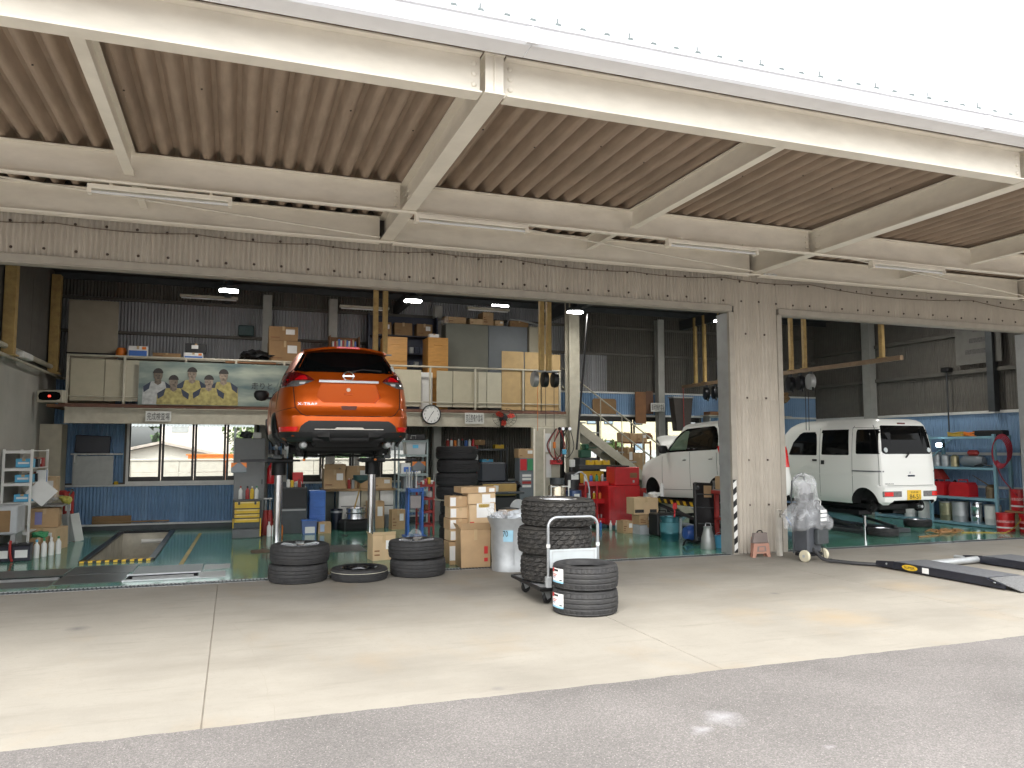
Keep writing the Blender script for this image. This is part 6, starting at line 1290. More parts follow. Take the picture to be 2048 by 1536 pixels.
# work bench with cartons
wb = thing('workbench', 'cluttered workbench with pale cabinets under the window behind SUV', 'workbench', (2.5,6.5,0)); MB().bx(-.75, .78, -.35, .3, .74, .79, .006).build('top', wood, wb)
for a, b in ((-.42,.02), (.04,.42), (.44,.76)): d_ = bx(a, b, -.30, .25, .06, .735, .006).build('cupboard', [olive, whitep, creamd][int(abs(a*10)) % 3], wb); bx(a+.05, b-.05, -.306, -.3005, .42, .435).build('drawer_gap', dgrey, d_)
MB().bx(-.74, -.69, -.33, -.28, 0, .735).bx(-.74, -.69, .2, .25, 0, .735).build('leg', greyst, wb)
carton('open brown carton on the workbench, left of two', (1.98,6.3,.792), .44, .36, .40, 0, card, None, None, .12); carton('big brown carton on the workbench, right of two', (2.46,6.4,.792), .50, .40, .47, .04, card); carton('low carton at the right end of the workbench', (2.98,6.35,.792), .40, .36, .22, 0, cardl)
tag(mo('bag', crumple(3, .17, 51, .5), film, None, (2.05,6.3,1.24)), 'clear plastic bag heaped on the open carton', 'bag')
for i in range(6): spray((1.98+.10*i+random.uniform(-.02,.02), 6.18, .792), [dgrey, greyst, paper, redd, greyst, brown][i], [black, black, redd, whitep, black, whitep][i], ['leftmost','second','third','fourth','fifth','rightmost'][i] + ' can on the front edge of the workbench', 'cans on the workbench')
od = thing('oil_drainer', 'oil drain funnel with green bowl on a slim stand', 'drainer', (2.30,5.55,0)); MB().lathe([(.02,.93),(.05,.95),(.15,1.0),(.16,1.09),(.155,1.09),(.14,1.01),(.02,.97)], 20, c=(.13,0,0), caps=False).build('bowl', M('dark_green_bowl', (.04,.09,.09), .5), od); MB().tube([(.13,0,.94), (.08,0,.7), (.0,0,.40)], .016, 7).build('stem', rust, od)
t = thing('wheel', 'steel wheel standing on a tyre below the oil funnel', 'wheel', (2.33,5.62,0)); mo('tyre', ty_old, rubberd, t); rim_mb(.21,.24,0).build('rim', alloy, t).location = (.02,0,.207); MB().lathe([(0,.14),(.2,.14),(.2,.12),(0,.12)], 20).build('rim_back', dgrey, t).location = (.02,0,.207)
t = thing('bin', 'black round bin with silver band left of the steel wheel', 'bin', (2.0,5.9,0)); MB().lathe([(0,0),(.10,0),(.125,.40),(.115,.40),(.095,.02)], 18).build('shell', M('navy_black', (.015,.02,.035), .4), t); MB().lathe([(.119,.33),(.124,.33),(.127,.37),(.12,.37)], 18, closed=True).build('band', galv, t)
t = thing('extractor_rod', 'thin rod on a small round base on the green floor', 'stand', (2.0,4.6,0)); MB().cyl((0,0,.0), (0,0,.40), .006, n=6).build('rod', dgrey, t); MB().lathe([(0,.02),(.05,.015),(.06,0)], 14).build('base', black, t)
carton('brown carton on the floor right of the right lift post', (3.15,5.45,0), .27, .26, .40, .05, card); carton('tall carton on the floor behind the right lift post', (2.78,5.9,0), .34, .3, .55, 0, card); tag(bx(2.98, 3.2, 5.85, 6.1, 0, .25, .01).build('storage_box', slateblue), 'grey-blue box between two floor cartons', 'box')
# grey-green angle rack
rack('angle_rack', 'pale green-grey angle iron rack right of the SUV', 3.22, 3.86, 5.75, 6.2, (.35,.78,1.10,1.50,1.80), 1.82, M('pale_green_steel', (.28,.34,.34), .5, dirt=.2))
t = thing('storage_box', 'clear plastic storage box with blue sticker on the angle rack', 'box', (3.6,5.95,1.502)); MB().prism([(-.19,0),(.19,0),(.21,.25),(-.21,.25)], 'y', -.18, .18).build('tub', M('cloudy_plastic', (.38,.40,.41), .3), t); bx(-.07, .05, -.183, -.1805, .13, .20).build('sticker', cyan, t); MB().bx(-.22, .22, -.19, .19, .251, .275, .005).build('lid', whitep, t)
t = thing('tool_case', 'black tool case with white handle on top of the angle rack', 'case', (3.62,5.95,1.802)); MB().bx(-.19, .19, -.12, .12, 0, .13, .012).build('case', black, t); MB().tube([(-.12,-.125,.03), (-.12,-.15,.09), (-.02,-.15,.09), (-.02,-.125,.03)], .009, 6).build('handle', whitep, t)
carton('blue box on the lower shelf of the angle rack', (3.55,5.95,.782), .4, .3, .26, 0, slateblue); carton('white and blue box on the middle shelf of the angle rack', (3.5,5.95,1.102), .42, .3, .22, 0, paper, None, [('p',.5,.4,.3,.1,bluep)])
# blue trolley, red shelf, parts before the tall tyre stack
t = thing('tool_trolley', 'narrow blue two-post tool trolley left of the tall tyre stack', 'trolley', (3.12,3.7,0)); MB().bx(-.15, -.11, -.1, .1, .05, .92, .01).bx(.11, .15, -.1, .1, .05, .92, .01).bx(-.109, .109, -.1, .1, .84, .90, .01).bx(-.2, .2, -.15, .15, .03, .07, .01).build('frame', bluep, t); bx(-.10, .10, -.09, .09, .55, .78, .01).build('drawer', M('pink_grey', (.4,.35,.35), .5), t)
for i in range(5): tag(MB().cyl((2.98+.045*i,3.75,.93), (2.98+.045*i,3.75,1.25+.04*(i % 3)), .014, n=8).cyl((2.98+.045*i,3.75,.91), (2.98+.045*i,3.75,.95), .02, n=8).build('rod_tool', [galv, whitep, galv, dgrey, whitep][i]), ['first','second','third','fourth','fifth','sixth','seventh'][i] + ' rod tool from left standing on the blue trolley', 'tool', 'rods on the blue trolley')
rack('red_rack', 'small red rack squeezed beside the tall tyre stack', 3.34, 3.62, 4.2, 4.6, (.2,.45,.7,.95), 1.0, redd)
for i in range(4): tag(MB().bx(3.37+.06*i, 3.42+.06*i, 4.22, 4.35, .952, 1.02+.03*(i % 3), .006).build('parts_box', [paper, red, yel, paper][i]), ['white box at the left', 'red box', 'yellow box', 'white box at the right'][i] + ' on the small red rack', 'box', 'boxes on the red rack')
for i in range(3): tag(MB().lathe([(0,0),(.04,0),(.045,.1),(0,.12)], 10, c=(3.40+.08*i, 4.35, .202+.25*i)).build('jar', [greyst, brown, paper][i]), ['grey jar on the lowest', 'brown jar on the middle', 'white jar on the upper'][i] + ' shelf of the small red rack', 'jar')
tag(mo('plastic_bag', crumple(3, .12, 61, 1.0), film, None, (3.02,3.2,.12)), 'clear plastic bag on the floor near the blue trolley', 'bag')
# black rack under mezzanine with bottles
rack('steel_rack', 'dark steel rack of sprays and jars under the mezzanine', 4.42, 5.9, 6.5, 6.95, (.5,.95,1.28,1.62), 1.66, M('dark_rack_steel', (.10,.11,.12), .5))
cols = [redd, paper, orange, greyst, dgrey, bluep, whitep, red]
for i in range(9): spray((4.50+.085*i, 6.58, 1.622), cols[i % 8], [whitep, red, black][i % 3], 'spray can standing on the top shelf of the dark rack', 'cans on the dark rack')
for i, (x, m_, c_) in enumerate(((4.50,greyst,redd), (4.68,orange,yel), (4.84,orange,yel), (5.02,dgrey,whitep), (5.18,paper,black))): bottle((x, 6.6, 1.282), m_, c_, ['grey', 'left orange', 'right orange', 'dark', 'white'][i] + ' jar on the middle shelf of the dark rack', 'jars on the dark rack', 1.15)
carton('small teal box on the middle shelf of the dark rack', (5.42,6.62,1.282), .26, .2, .10, 0, cyan); carton('tilted brown carton on top of the dark rack', (5.22,6.65,1.70), .26, .22, .12, .2, cardd); carton('yellow box on top of the dark rack at right', (5.72,6.65,1.622), .22, .18, .09, 0, yel); carton('red box on the lower shelf of the dark rack', (5.35,6.65,.952), .26, .2, .14, 0, redd)
for i in range(6): tag(MB().lathe([(0,0),(.05,0),(.055,.08),(.03,.11),(0,.12)], 10, c=(4.6+.2*i, 6.62, .952 if i != 3 else 1.282)).build('tin', [dgrey, paper, greyst, black, paper, greyst][i]), ['first','second','third','fourth','fifth','sixth'][i] + ' small tin from left on the dark rack', 'tin')
# tyre machine and dark bench in front of it
tm = thing('tyre_machine', 'dark tyre balancing machine with tan drawer under the mezzanine', 'machine', (5.15,5.2,0))
MB().bx(-.34, .40, -.25, .25, 0, .64, .02).build('base', black, tm); bx(-.35, .38, -.29, -.2505, .66, .90, .01).build('drawer', M('tan_drawer', (.42,.28,.09), .6), tm); MB().bx(-.36, .40, -.25, .25, .645, .93, .01).build('bench', blackg, tm); MB().bx(-.33, .22, -.1, .2, .932, 1.34, .03).build('hood', M('blue_black_machine', (.02,.025,.035), .4), tm); MB().lathe([(0,0),(.10,0),(.06,.06),(.02,.07),(.02,.25),(0,.25)], 16, T=Matrix.Translation((.45,-.1,.85)) @ Matrix.Rotation(PI/2, 4, 'X')).build('spindle', blackg, tm)
MB().lathe([(0,0),(.05,0),(.055,.10),(.05,.12),(0,.12)], 14).build('cup', whitep, tm).location = (-.08,-.33,.75) ; bx(-.2, .5, -.45, -.29, .70, .745, .01).build('tool_tray', dgrey, tm)
t = cabinet('compressor_cabinet', 'blue-grey machine cabinet with red poster beside the cream panel', 5.74, 6.06, 5.3, 5.6, 0, 1.42, slateblue, 0, 0)
bx(-.145, .0, -.158, -.152, 1.16, 1.40).build('red_poster', red, t); bx(.02, .14, -.158, -.152, 1.16, 1.40).build('green_poster', green, t)
for k in range(4): bx(-.10, .10, -.158, -.152, .80+.075*k, .85+.075*k).build('label_plate', [paper, redd, paper, paper][k], t)
carton('brown carton on top of the blue-grey machine cabinet', (5.9,5.45,1.422), .36, .28, .2, 0, card)
t = thing('plastic_cans', 'dark bin with grey lid behind the carton stack', 'bin', (4.35,2.0,0)); MB().lathe([(0,0),(.13,0),(.15,.58),(0,.60)], 18).build('shell', M('dark_bin', (.03,.032,.035), .4), t); MB().lathe([(0,.66),(.15,.64),(.16,.6),(.14,.6)], 18).build('lid', dgrey, t)
t = thing('wall_bracket', 'grey round reel guard near the dark bin', 'guard', (4.9,3.1,.55)); MB().lathe([(0,.03),(.15,.02),(.16,0),(0,0)], 20, T=RX).build('disc', greyst, t); MB().bx(-.06, .06, 0, .02, -.55, .1).build('stand', greyst, t)
# cream service panel with hanging cables
sp_ = thing('service_panel', 'cream steel service panel with papers below the mezzanine end', 'panel', (6.4,5.35,0)); MB().bx(-.34, .30, 0, .12, .42, 2.08, .008).build('panel', creamd, sp_); MB().bx(-.34, -.30, -.05, 0, .45, 2.05).bx(-.10, -.07, -.04, 0, .45, 2.05).build('channel', cream, sp_); MB().bx(-.30, -.26, .02, .06, 0, .419).bx(.2, .24, .02, .06, 0, .419).build('leg', greyst, sp_)
bx(-.05, .08, -.006, -.001, 1.55, 1.95).build('paper', paper, sp_); bx(-.03, .09, -.006, -.001, 1.0, 1.5).build('paper', paper, sp_)
t = thing('socket_tray', 'red magnetic tray of chrome sockets on the cream panel', 'tray', (6.58,5.28,1.28)); MB().bx(-.13, .13, -.04, .06, 0, .10, .006).build('tray', red, t)
for i in range(4): MB().cyl((-.09+.06*i,-.0,.10), (-.09+.06*i,-.0,.16), .02, n=10).build('socket', chrome, t)
m = MB(); r = random.Random(9)
ht = thing('hose_bundle', 'tangle of black and red gauge hoses hanging beside the cream panel', 'hoses', (6.72,5.2,1.25))
for i in range(7):
    a = r.uniform(.10,.24); x = r.uniform(-.18,.12); MB().tube(smooth([(x,0,.80), (x-a,-.02,.45), (x-.05,-.03,.15+r.uniform(-.1,.1)), (x+a*.8,-.02,.40), (x+.05,0,.82)]), .009, 5).build('hose', [hosek, hosek, redd, hosek, M('olive_hose', (.14,.12,.05), .5), redd, hosek][i], ht)
for i in range(4): MB().lathe([(0,.02),(.035,.02),(.035,0),(0,0)], 14, T=Matrix.Translation((-.12+.08*i,-.05,.80)) @ RX).build('gauge', chrome if i % 2 else blackg, ht)
bx(-.06, .06, -.04, 0, .24, .36, .02).build('blue_coupling', cyan, ht)
# pendant cords from the reels
for i, (x, y, z0_, z1_, m_) in enumerate(((5.25,3.0,2.80,1.95,orange), (5.43,3.05,2.80,2.05,black), (5.62,3.1,2.80,1.75,black))):
    t = thing('pendant_cord', ['thin orange cord', 'thin black cord', 'black cord with orange plug'][i] + ' hanging from the central hose reels', 'cord', (x, y, 0)); MB().tube([(0,0,z0_), (0,0,z1_)], .005, 5).build('cord', m_, t)
    if i == 2: MB().bx(-.025, .025, -.02, .02, z1_-.12, z1_, .008).build('plug', orange, t)
# ================================================================== RIGHT OF CENTRE
t = thing('oil_tank', 'polished steel cylinder tank with frame behind the trolley', 'tank', (5.52,2.75,0)); MB().lathe([(0,.05),(.155,.05),(.16,.07),(.16,.93),(.15,.96),(.11,.985),(.05,1.0),(0,1.0)], 28).build('cylinder', M('bronzed_steel', (.42,.37,.28), .25, .85, var=.1), t); MB().lathe([(.10,.985),(.125,.985),(.13,1.10),(.12,1.10),(.11,1.0)], 20, closed=True).build('funnel', dgrey, t)
for a in (-.17, .17): MB().cyl((a,-.14,0), (a,-.14,.98), .012, n=8).build('frame_rod', whitep, t)
MB().tube([(-.17,-.14,.95), (.17,-.14,.95)], .012, 6).cyl((.2,-.1,.92), (.2,-.1,1.06), .025, n=8).build('frame_top', whitep, t)
tag(MB().tube(smooth([(6.05,3.2,1.12), (6.22,3.2,1.18), (6.36,3.2,.95), (6.40,3.2,.45), (6.40,3.2,.05)]), .014, 7).build('hose', M('grey_hose', (.45,.47,.5), .4)), 'grey hose arching down beside the blue drum', 'hose')
t = thing('oil_drum', 'blue and black oil drum with labels left of the red cabinets', 'drum', (6.22,3.6,0)); MB().lathe([(0,0),(.16,0),(.165,.02),(.165,.28),(.172,.30),(.165,.32),(.165,.80),(.16,.82),(0,.82)], 24).build('drum', M('navy_drum', (.02,.05,.14), .3, .2), t); MB().lathe([(.166,.38),(.1675,.38),(.1675,.68),(.166,.68)], 24, closed=True).build('label', M('blue_drum_label', (.12,.28,.5), .4, var=.3, scale=20), t); bx(-.05, .06, -.17, -.166, .70, .76).build('tag', paper, t)
t = thing('oil_dispenser', 'tall black oil dispenser with a white label behind the blue drum', 'dispenser', (6.5,4.3,0)); MB().lathe([(0,0),(.15,0),(.15,1.05),(.12,1.12),(.05,1.16),(.05,1.25),(0,1.25)], 22).build('cylinder', black, t); bx(-.07, .09, -.153, -.146, 1.0, 1.10).build('label', paper, t); MB().bx(-.04, .06, -.06, .04, 1.25, 1.40, .01).build('meter', whitep, t)
t = thing('vice', 'green bench vice on a dark steel stand under the stairs', 'vice', (7.3,5.4,0)); MB().bx(-.2, .22, -.2, .2, 0, 1.42, .01).build('stand', dgrey, t); MB().bx(-.12, .14, -.08, .08, 1.422, 1.60, .02).bx(-.04, .06, -.14, .06, 1.60, 1.72, .02).cyl((.0,-.16,1.64), (.22,-.16,1.64), .012, n=6).build('jaw', M('dark_green_iron', (.02,.10,.06), .4), t)
# red cabinets
rs = thing('shelf_cart', 'red open tool cart with spray cans beside the tall red cabinet', 'tool cart', (7.1,4.55,0))
for z in (.12, .52, .88): MB().bx(-.28, .26, -.2, .2, z-.03, z, .004).bx(-.28, .26, -.205, -.19, z-.03, z+.07, .004).build('tray', red, rs)
for a in (-.28, -.02, .23): MB().bx(a, a+.035, -.212, -.185, 0.05, .95, .004).build('upright', red, rs)
MB().bx(-.27, .25, .18, .2, .1, .9).build('back_panel', redd, rs)
for i in range(8): spray((6.88+.065*i, 4.45, .522 if i % 2 else .882), [paper, greyst, bluep, yel, green, orange, greyst, redd][i], [whitep, black, red][i % 3], ['white','grey','blue','yellow','green','orange','steel','red'][i] + ' can on the red open tool cart', 'cans on the red cart', 1.0)
for i in range(5): tag(MB().lathe([(0,0),(.035,0),(.035,.13),(0,.13)], 10, c=(6.88+.10*i, 4.5, .125)).build('tin', [greyst, galv, bluep, greyst, galv][i]), ['leftmost','second','middle','fourth','rightmost'][i] + ' tin on the bottom tray of the red cart', 'tin')
t = thing('peg_panel', 'yellow panel on the dark shelf behind the red cart', 'panel', (7.25,4.95,0)); bx(-.27, .30, 0, .03, .88, 1.14, .004).build('panel', yel, t); MB().bx(-.32, .45, -.1, .2, 1.18, 1.27, .005).build('dark_shelf', dgrey, t); MB().bx(-.30, -.26, .0, .04, 0, 1.18).bx(.38, .42, 0, .04, 0, 1.18).build('post', dgrey, t)
for i in range(3): carton(['left','middle','right'][i] + ' small yellow box on the dark shelf behind the red cart', (7.22+.19*i, 4.95, 1.272), .15, .1, .10, 0, yel)
rc = thing('tool_chest', 'tall glossy red tool chest with smaller red chest on its base', 'tool chest', (7.72,4.35,0), -.02)
MB().bx(-.46, .26, -.22, .25, .06, .86, .01).build('carcass', red, rc); MB().bx(-.30, .26, -.2, .22, .862, 1.24, .012).build('top_chest', red, rc)
for k in range(5): bx(-.40+.10*k, -.397+.10*k, -.2235, -.2205, .10, .82).build('pressed_line', redd, rc)
bx(.04, .20, -.203, -.2005, 1.02, 1.12).build('badge', M('bronze_badge', (.25,.12,.05), .4), rc); bx(.1, .14, -.215, -.2005, .92, .97, .004).build('latch', galv, rc); bx(-.28, .05, -.17, .1, 1.2405, 1.27, .01).build('top_tray', black, rc)
MB().bx(.27, .44, -.16, .2, .10, .80, .01).build('side_cabinet', redd, rc)
for a in (-.38, .2): MB().cyl((a,-.15,.03), (a+.03,-.15,.03), .03, n=12).build('caster', black, rc)
tag(MB().grid(lambda u, v: (8.0+.30*u, 4.04+.05*math.sin(6*u), .70-.22*v*(1+.15*math.sin(9*u))+.02*math.sin(12*u)), 14, 6).build('rag', M('grey_rag', (.45,.50,.52), .9)), 'pale grey rag draped on the side of the red chest', 'rag')
for i, (x, y, m_) in enumerate(((6.95,3.9,bluep), (7.15,3.85,paper), (7.28,3.85,paper), (7.42,3.9,bluep))): bottle((x, y, 0), m_, whitep, ['blue', 'first white', 'second white', 'dark blue'][i] + ' bottle on the floor below the red chest', 'bottles below the red chest', .8)
# boxes, case, pails before the hatchback
carton('beige carton with black lettering, topmost before the hatchback', (7.48,3.15,.37), .52, .34, .32, -.05, cardl, None, [('p',.14,.2,.10,.06,inkk), ('p',.30,.2,.10,.06,inkk), ('p',.78,.2,.14,.06,inkk)]); carton('brown carton in the middle of the pile before the hatchback', (7.47,3.1,.18), .34, .3, .185, 0, card); carton('grey-blue carton at the bottom of the pile before the hatchback', (7.46,3.05,0), .36, .3, .178, .03, M('pale_blue_card', (.42,.44,.46), .8), None, [('p',.85,.5,.05,.08,bluep)]); carton('tan carton on the floor left of the carton pile', (7.18,3.3,0), .22, .26, .24, 0, card)
tag(mo('rag_heap', crumple(3, .11, 71, .5), paper, None, (7.72,3.1,.73)), 'white rag on the beige carton before the hatchback', 'rag'); spray((7.86,3.05,.70), paper, paper, 'white spray can behind the beige carton by the wheel arch', None, 1.2)
t = thing('tool_case', 'black hard case standing before the scissor ramp', 'case', (7.62,2.65,0), .1); MB().bx(-.21, .21, -.15, .15, .01, .42, .02).build('shell', black, t); MB().tube([(-.08,0,.42), (-.08,0,.46), (.08,0,.46), (.08,0,.42)], .012, 6).build('handle', black, t)
for k in range(5): bx(-.17+.085*k, -.15+.085*k, -.157, -.1505, .04, .38, .002).build('rib', black, t)
pail((7.36,1.95,0), .175, .42, M('teal_pail', (.02,.10,.12), .3, .4), 'teal steel oil pail with open top before the black case', M('teal_label', (.06,.19,.22), .4, var=.2), None, None, True, 'pail'); pail((7.60,2.2,0), .15, .36, galv, 'silver pail behind the teal oil pail', None, None)
t = thing('brush', 'red handled brush standing in the teal oil pail', 'brush', (7.42,1.9,.3)); MB().cyl((0,0,0), (.02,0,.26), .014, n=8).bx(-.02, .06, -.02, .02, .25, .36, .01).build('handle', red, t); MB().cyl((0,0,-.1), (0,0,0), .02, n=8).build('bristles', black, t)
t = thing('compressor_tank', 'blue air tank lying behind the dark creeper board', 'tank', (7.62,1.55,.16)); MB().lathe([(0,-.22),(.10,-.2),(.14,-.12),(.14,.12),(.10,.2),(0,.22)], 20, T=Matrix.Rotation(PI/2, 4, 'Y')).build('tank', M('dark_blue_tank', (.03,.08,.28), .35), t); MB().bx(-.1, .1, -.1, .1, -.16, -.10, .01).build('foot', black, t)
cb = thing('creeper_board', 'black padded creeper board leaning upright beside the door jamb', 'creeper', (7.55,1.15,0)); T = Matrix.Rotation(-.10, 4, 'X') @ Matrix.Rotation(.06, 4, 'Y')
MB().bx(-.19, .21, -.04, .04, .05, 1.05, .015, T=T).build('board', black, cb); MB().bx(-.02, .13, -.046, -.0405, .80, 1.0, T=T).build('cardboard_patch', card, cb)
for z in (.35, .62, .84): MB().bx(-.16, .18, -.05, -.041, z, z+.02, .004, T=T).build('seam_bar', dgrey, cb)
for a in (-.17, .17):
    for z in (.1, .95): MB().lathe([(0,-.02),(.035,-.02),(.035,.02),(0,.02)], 12, T=T @ Matrix.Translation((a,-.08,z)) @ Matrix.Rotation(PI/2, 4, 'Y')).build('caster', dgrey, cb)
tag(MB().tube(smooth([(7.10,1.1,.02), (7.2,1.15,.10), (7.35,1.12,.06), (7.5,1.05,.14), (7.55,1.05,.35)]), .018, 6).build('bent_bar', blackg), 'bent black handle on the floor before the creeper board', 'handle')
rt = thing('tool_stand', 'red steel tool stand with grey basket beside the door jamb', 'stand', (7.95,1.0,0))
MB().bx(-.24, .20, -.18, .18, .86, .92, .008).build('tray', redd, rt); MB().bx(-.20, .20, -.16, .16, .42, .46, .008).build('tray', redd, rt)
for a in (-.2, .14): MB().prism([(a,0),(a+.07,0),(a+.08-.02*(a < 0),.86),(a+.0,.86)], 'y', -.15, -.11).build('leg', redd, rt); MB().prism([(a,0),(a+.07,0),(a+.08,.86),(a+.0,.86)], 'y', .11, .15).build('leg', redd, rt)
t = thing('wire_basket', 'grey slotted basket on the red tool stand', 'basket', (7.95,1.0,.922)); 
MB().bx(-.22, .22, -.15, .15, 0, .015).bx(-.22, .22, -.15, -.14, .14, .16).bx(-.22, .22, .14, .15, .14, .16).build('rim', greyst, t)
m = MB()
for i in range(16): m.bx(-.215+.0275*i, -.20+.0275*i, -.15, -.143, .015, .14); m.bx(-.215+.0275*i, -.20+.0275*i, .143, .15, .015, .14)
tag(m.build('slats', greyst, t), kind='stuff')
carton('white printed carton in the grey basket', (8.02,1.0,.94), .30, .22, .24, 0, paper, None, [('p',.5,.6,.24,.05,inkk), ('p',.5,.35,.20,.05,inkk)]); carton('tan carton piece left in the grey basket', (7.80,1.0,.94), .12, .18, .22, 0, card)
t = thing('oil_jug', 'grey metal oil jug with spout on the floor by the jamb', 'jug', (7.33,.72,0)); MB().lathe([(0,0),(.115,0),(.12,.01),(.105,.18),(.07,.30),(.065,.34),(.075,.36),(.06,.36),(.055,.30)], 22).build('body', M('dull_tin', (.36,.37,.36), .5, .6, var=.15), t); MB().tube([(-.06,0,.33), (-.03,0,.42), (.05,0,.41), (.075,0,.33)], .007, 6).build('handle', galv, t)
t = thing('bucket', 'light blue bucket behind the grey oil jug', 'bucket', (7.62,.80,0)); MB().lathe([(0,0),(.075,0),(.095,.20),(.088,.20),(.07,.02)], 18).build('shell', cyan, t); MB().tube([(.095*math.cos(a), 0, .19+.06*math.sin(a)) for a in lin(0, PI, 9)], .004, 5).build('handle', galv, t)
tag(MB().bx(8.0, 8.06, .5, .56, 0, .55, .01).bx(7.9, 8.12, .45, .6, 0, .03).build('stand_post', black), 'short black post behind the blue bucket', 'post')
tag(MB().tube(smooth([(7.78,.85,.86), (7.75,.8,.6), (7.70,.75,.2), (7.72,.72,.02)]), .022, 6).build('cable', M('purple_grey_hose', (.06,.055,.08), .5)), 'dark flexible hose hanging from the red tool stand', 'hose')
# round disc reel by the jamb with red cord
t = thing('cord_reel', 'flat grey round cord reel hanging beside the door jamb', 'reel', (7.88,.9,2.05)); MB().lathe([(0,-.03),(.17,-.03),(.175,0),(.17,.03),(0,.03)], 28, T=RX).build('disc', M('plain_grey_disc', (.24,.24,.255), .5), t); MB().bx(-.02, .02, .02, .05, .05, 2.0).build('hanger', greyst, t)
t.location = (7.88,.9,2.05)
tag(MB().tube(smooth([(7.90,.86,1.98), (7.88,.85,1.80), (7.84,.85,1.62), (7.95,.85,1.55), (8.1,.88,1.56)]), .009, 6).build('cord', M('orange_cord', (.7,.12,.02), .5)), 'orange cord hanging from the grey round reel', 'cord')
t = thing('handset', 'black handset on an orange lead below the grey reel', 'handset', (7.72,.88,1.35)); MB().bx(-.025, .025, -.02, .02, 0, .22, .01).build('body', black, t); MB().cyl((0,0,.22), (.01,0,.46), .008, n=6).build('lead', M('orange_cord', (.7,.12,.02)), t)
tag(MB().bx(8.08, 8.12, .86, .90, 1.05, 1.75, .01).build('red_bar', red), 'slim red bar beside the door jamb', 'bar')
# ================================================================== OVERHEAD RAILS AND REELS
rl = thing('overhead_rail', 'rusty overhead steel rail on hanging posts over the right bay', 'rail', (10.85,0,3.2)); MB().bx(-.04, .04, .02, 7.0, -.04, .04, .006).build('rail', M('rusty_rail', (.26,.18,.11), .7, dirt=.5, dcol=(.16,.07,.03), dscale=4), rl)
for y in (.45, 2.45, 2.85, 5.35, 6.0, 6.4): MB().bx(-.035, .035, y-.04, y+.04, .041, 1.7, .005).bx(-.06, .06, y-.07, y+.07, .041, .055).build('hanger_post', rust, rl)
def reels(x, ys, z, label, grp):
    for i, y in enumerate(ys):
        t = thing('hose_reel', label[i], 'hose reel', (x, y, z), -.3, grp); MB().lathe([(0,-.06),(.10,-.06),(.15,-.05),(.16,0),(.15,.05),(.10,.06),(0,.06)], 22, T=Matrix.Rotation(PI/2, 4, 'Y')).build('housing', blackg if i else greyst, t); MB().bx(-.02, .02, -.06, .06, .12, .21, .006).build('mount', dgrey, t); MB().cyl((0,-.1,-.12), (0,-.12,-.19), .02, n=8).build('hose_outlet', black, t)
reels(10.85, (2.3, 2.6, 2.9), 2.96, ['nearest black hose reel under the right bay rail', 'middle black hose reel under the right bay rail', 'furthest black hose reel under the right bay rail'], 'reels over the right bay')
reels(10.85, (5.3, 5.6, 5.95), 2.96, ['nearest hose reel of the far group left of the pillar', 'middle hose reel of the far group left of the pillar', 'furthest hose reel of the far group left of the pillar'], 'far reels on the rail')
r2 = thing('overhead_rail', 'pair of yellow square posts holding the central hose reels', 'rail', (5.42,3.05,3.07)); MB().bx(-.22, .24, -.06, .06, -.03, .0, .005).build('cross_plate', greyst, r2)
for x in (-.09, .09): MB().bx(x-.045, x+.045, -.045+x*.5, .045+x*.5, .001, 1.85, .006).build('hanger_post', rust, r2)
for i, x in enumerate((5.20, 5.40, 5.60)):
    t = thing('hose_reel', ['grey hose reel, left of the central three', 'black hose reel, middle of the central three', 'black hose reel, right of the central three'][i], 'hose reel', (x,3.02,2.90), -.05, 'central hose reels'); MB().lathe([(0,-.05),(.09,-.05),(.135,-.045),(.145,0),(.135,.045),(.09,.05),(0,.05)], 22, T=Matrix.Rotation(PI/2, 4, 'Y')).build('housing', greyst if i == 0 else black, t); MB().bx(-.02, .02, -.05, .05, .10, .145, .006).build('mount', dgrey, t)
r3 = thing('overhead_rail', 'pair of yellow square posts behind the orange SUV', 'rail', (2.25,2.6,3.2))
for x in (-.07, .09): MB().bx(x-.04, x+.04, -.04, .04, 0, 1.75, .006).build('hanger_post', rust, r3)
MB().bx(-.15, .2, -.05, .05, -.02, -.001).build('cross_plate', greyst, r3)
for i, (dx, dy) in enumerate(((0,0), (.16,.1))): tag(MB().tube([(10.80+dx,2.4+dy,2.78), (11.05+dx,2.7+dy,2.0)], .007, 5).build('hanging_hose', hosek), ['left', 'right'][i] + ' thin black hose hanging from the right bay reels', 'hose')
tag(MB().tube([(6.85,4.2,4.4), (6.75,4.2,3.4), (6.55,4.15,1.6)], .022, 7).build('exhaust_hose', hosek), 'black hose hanging straight from the ceiling beside the cream column', 'hose')
dk = thing('exhaust_duct', 'dark rubber exhaust collector hanging above the hatchback', 'duct', (10.35,6.3,2.05)); MB().prism([(-.18,0),(.18,0),(.27,.80),(-.27,.80)], 'y', -.1, .12).build('collector', M('dark_duct_rubber', (.05,.042,.036), .7, var=.2), dk); MB().bx(-.29, .29, -.12, .14, .80, .84, .006).build('rim', greyst, dk); tag(MB().tube([(10.32,6.15,3.1), (10.33,6.15,1.9)], .008, 5).build('red_air_line', redd), 'thin red air line in front of the dark duct', 'hose')
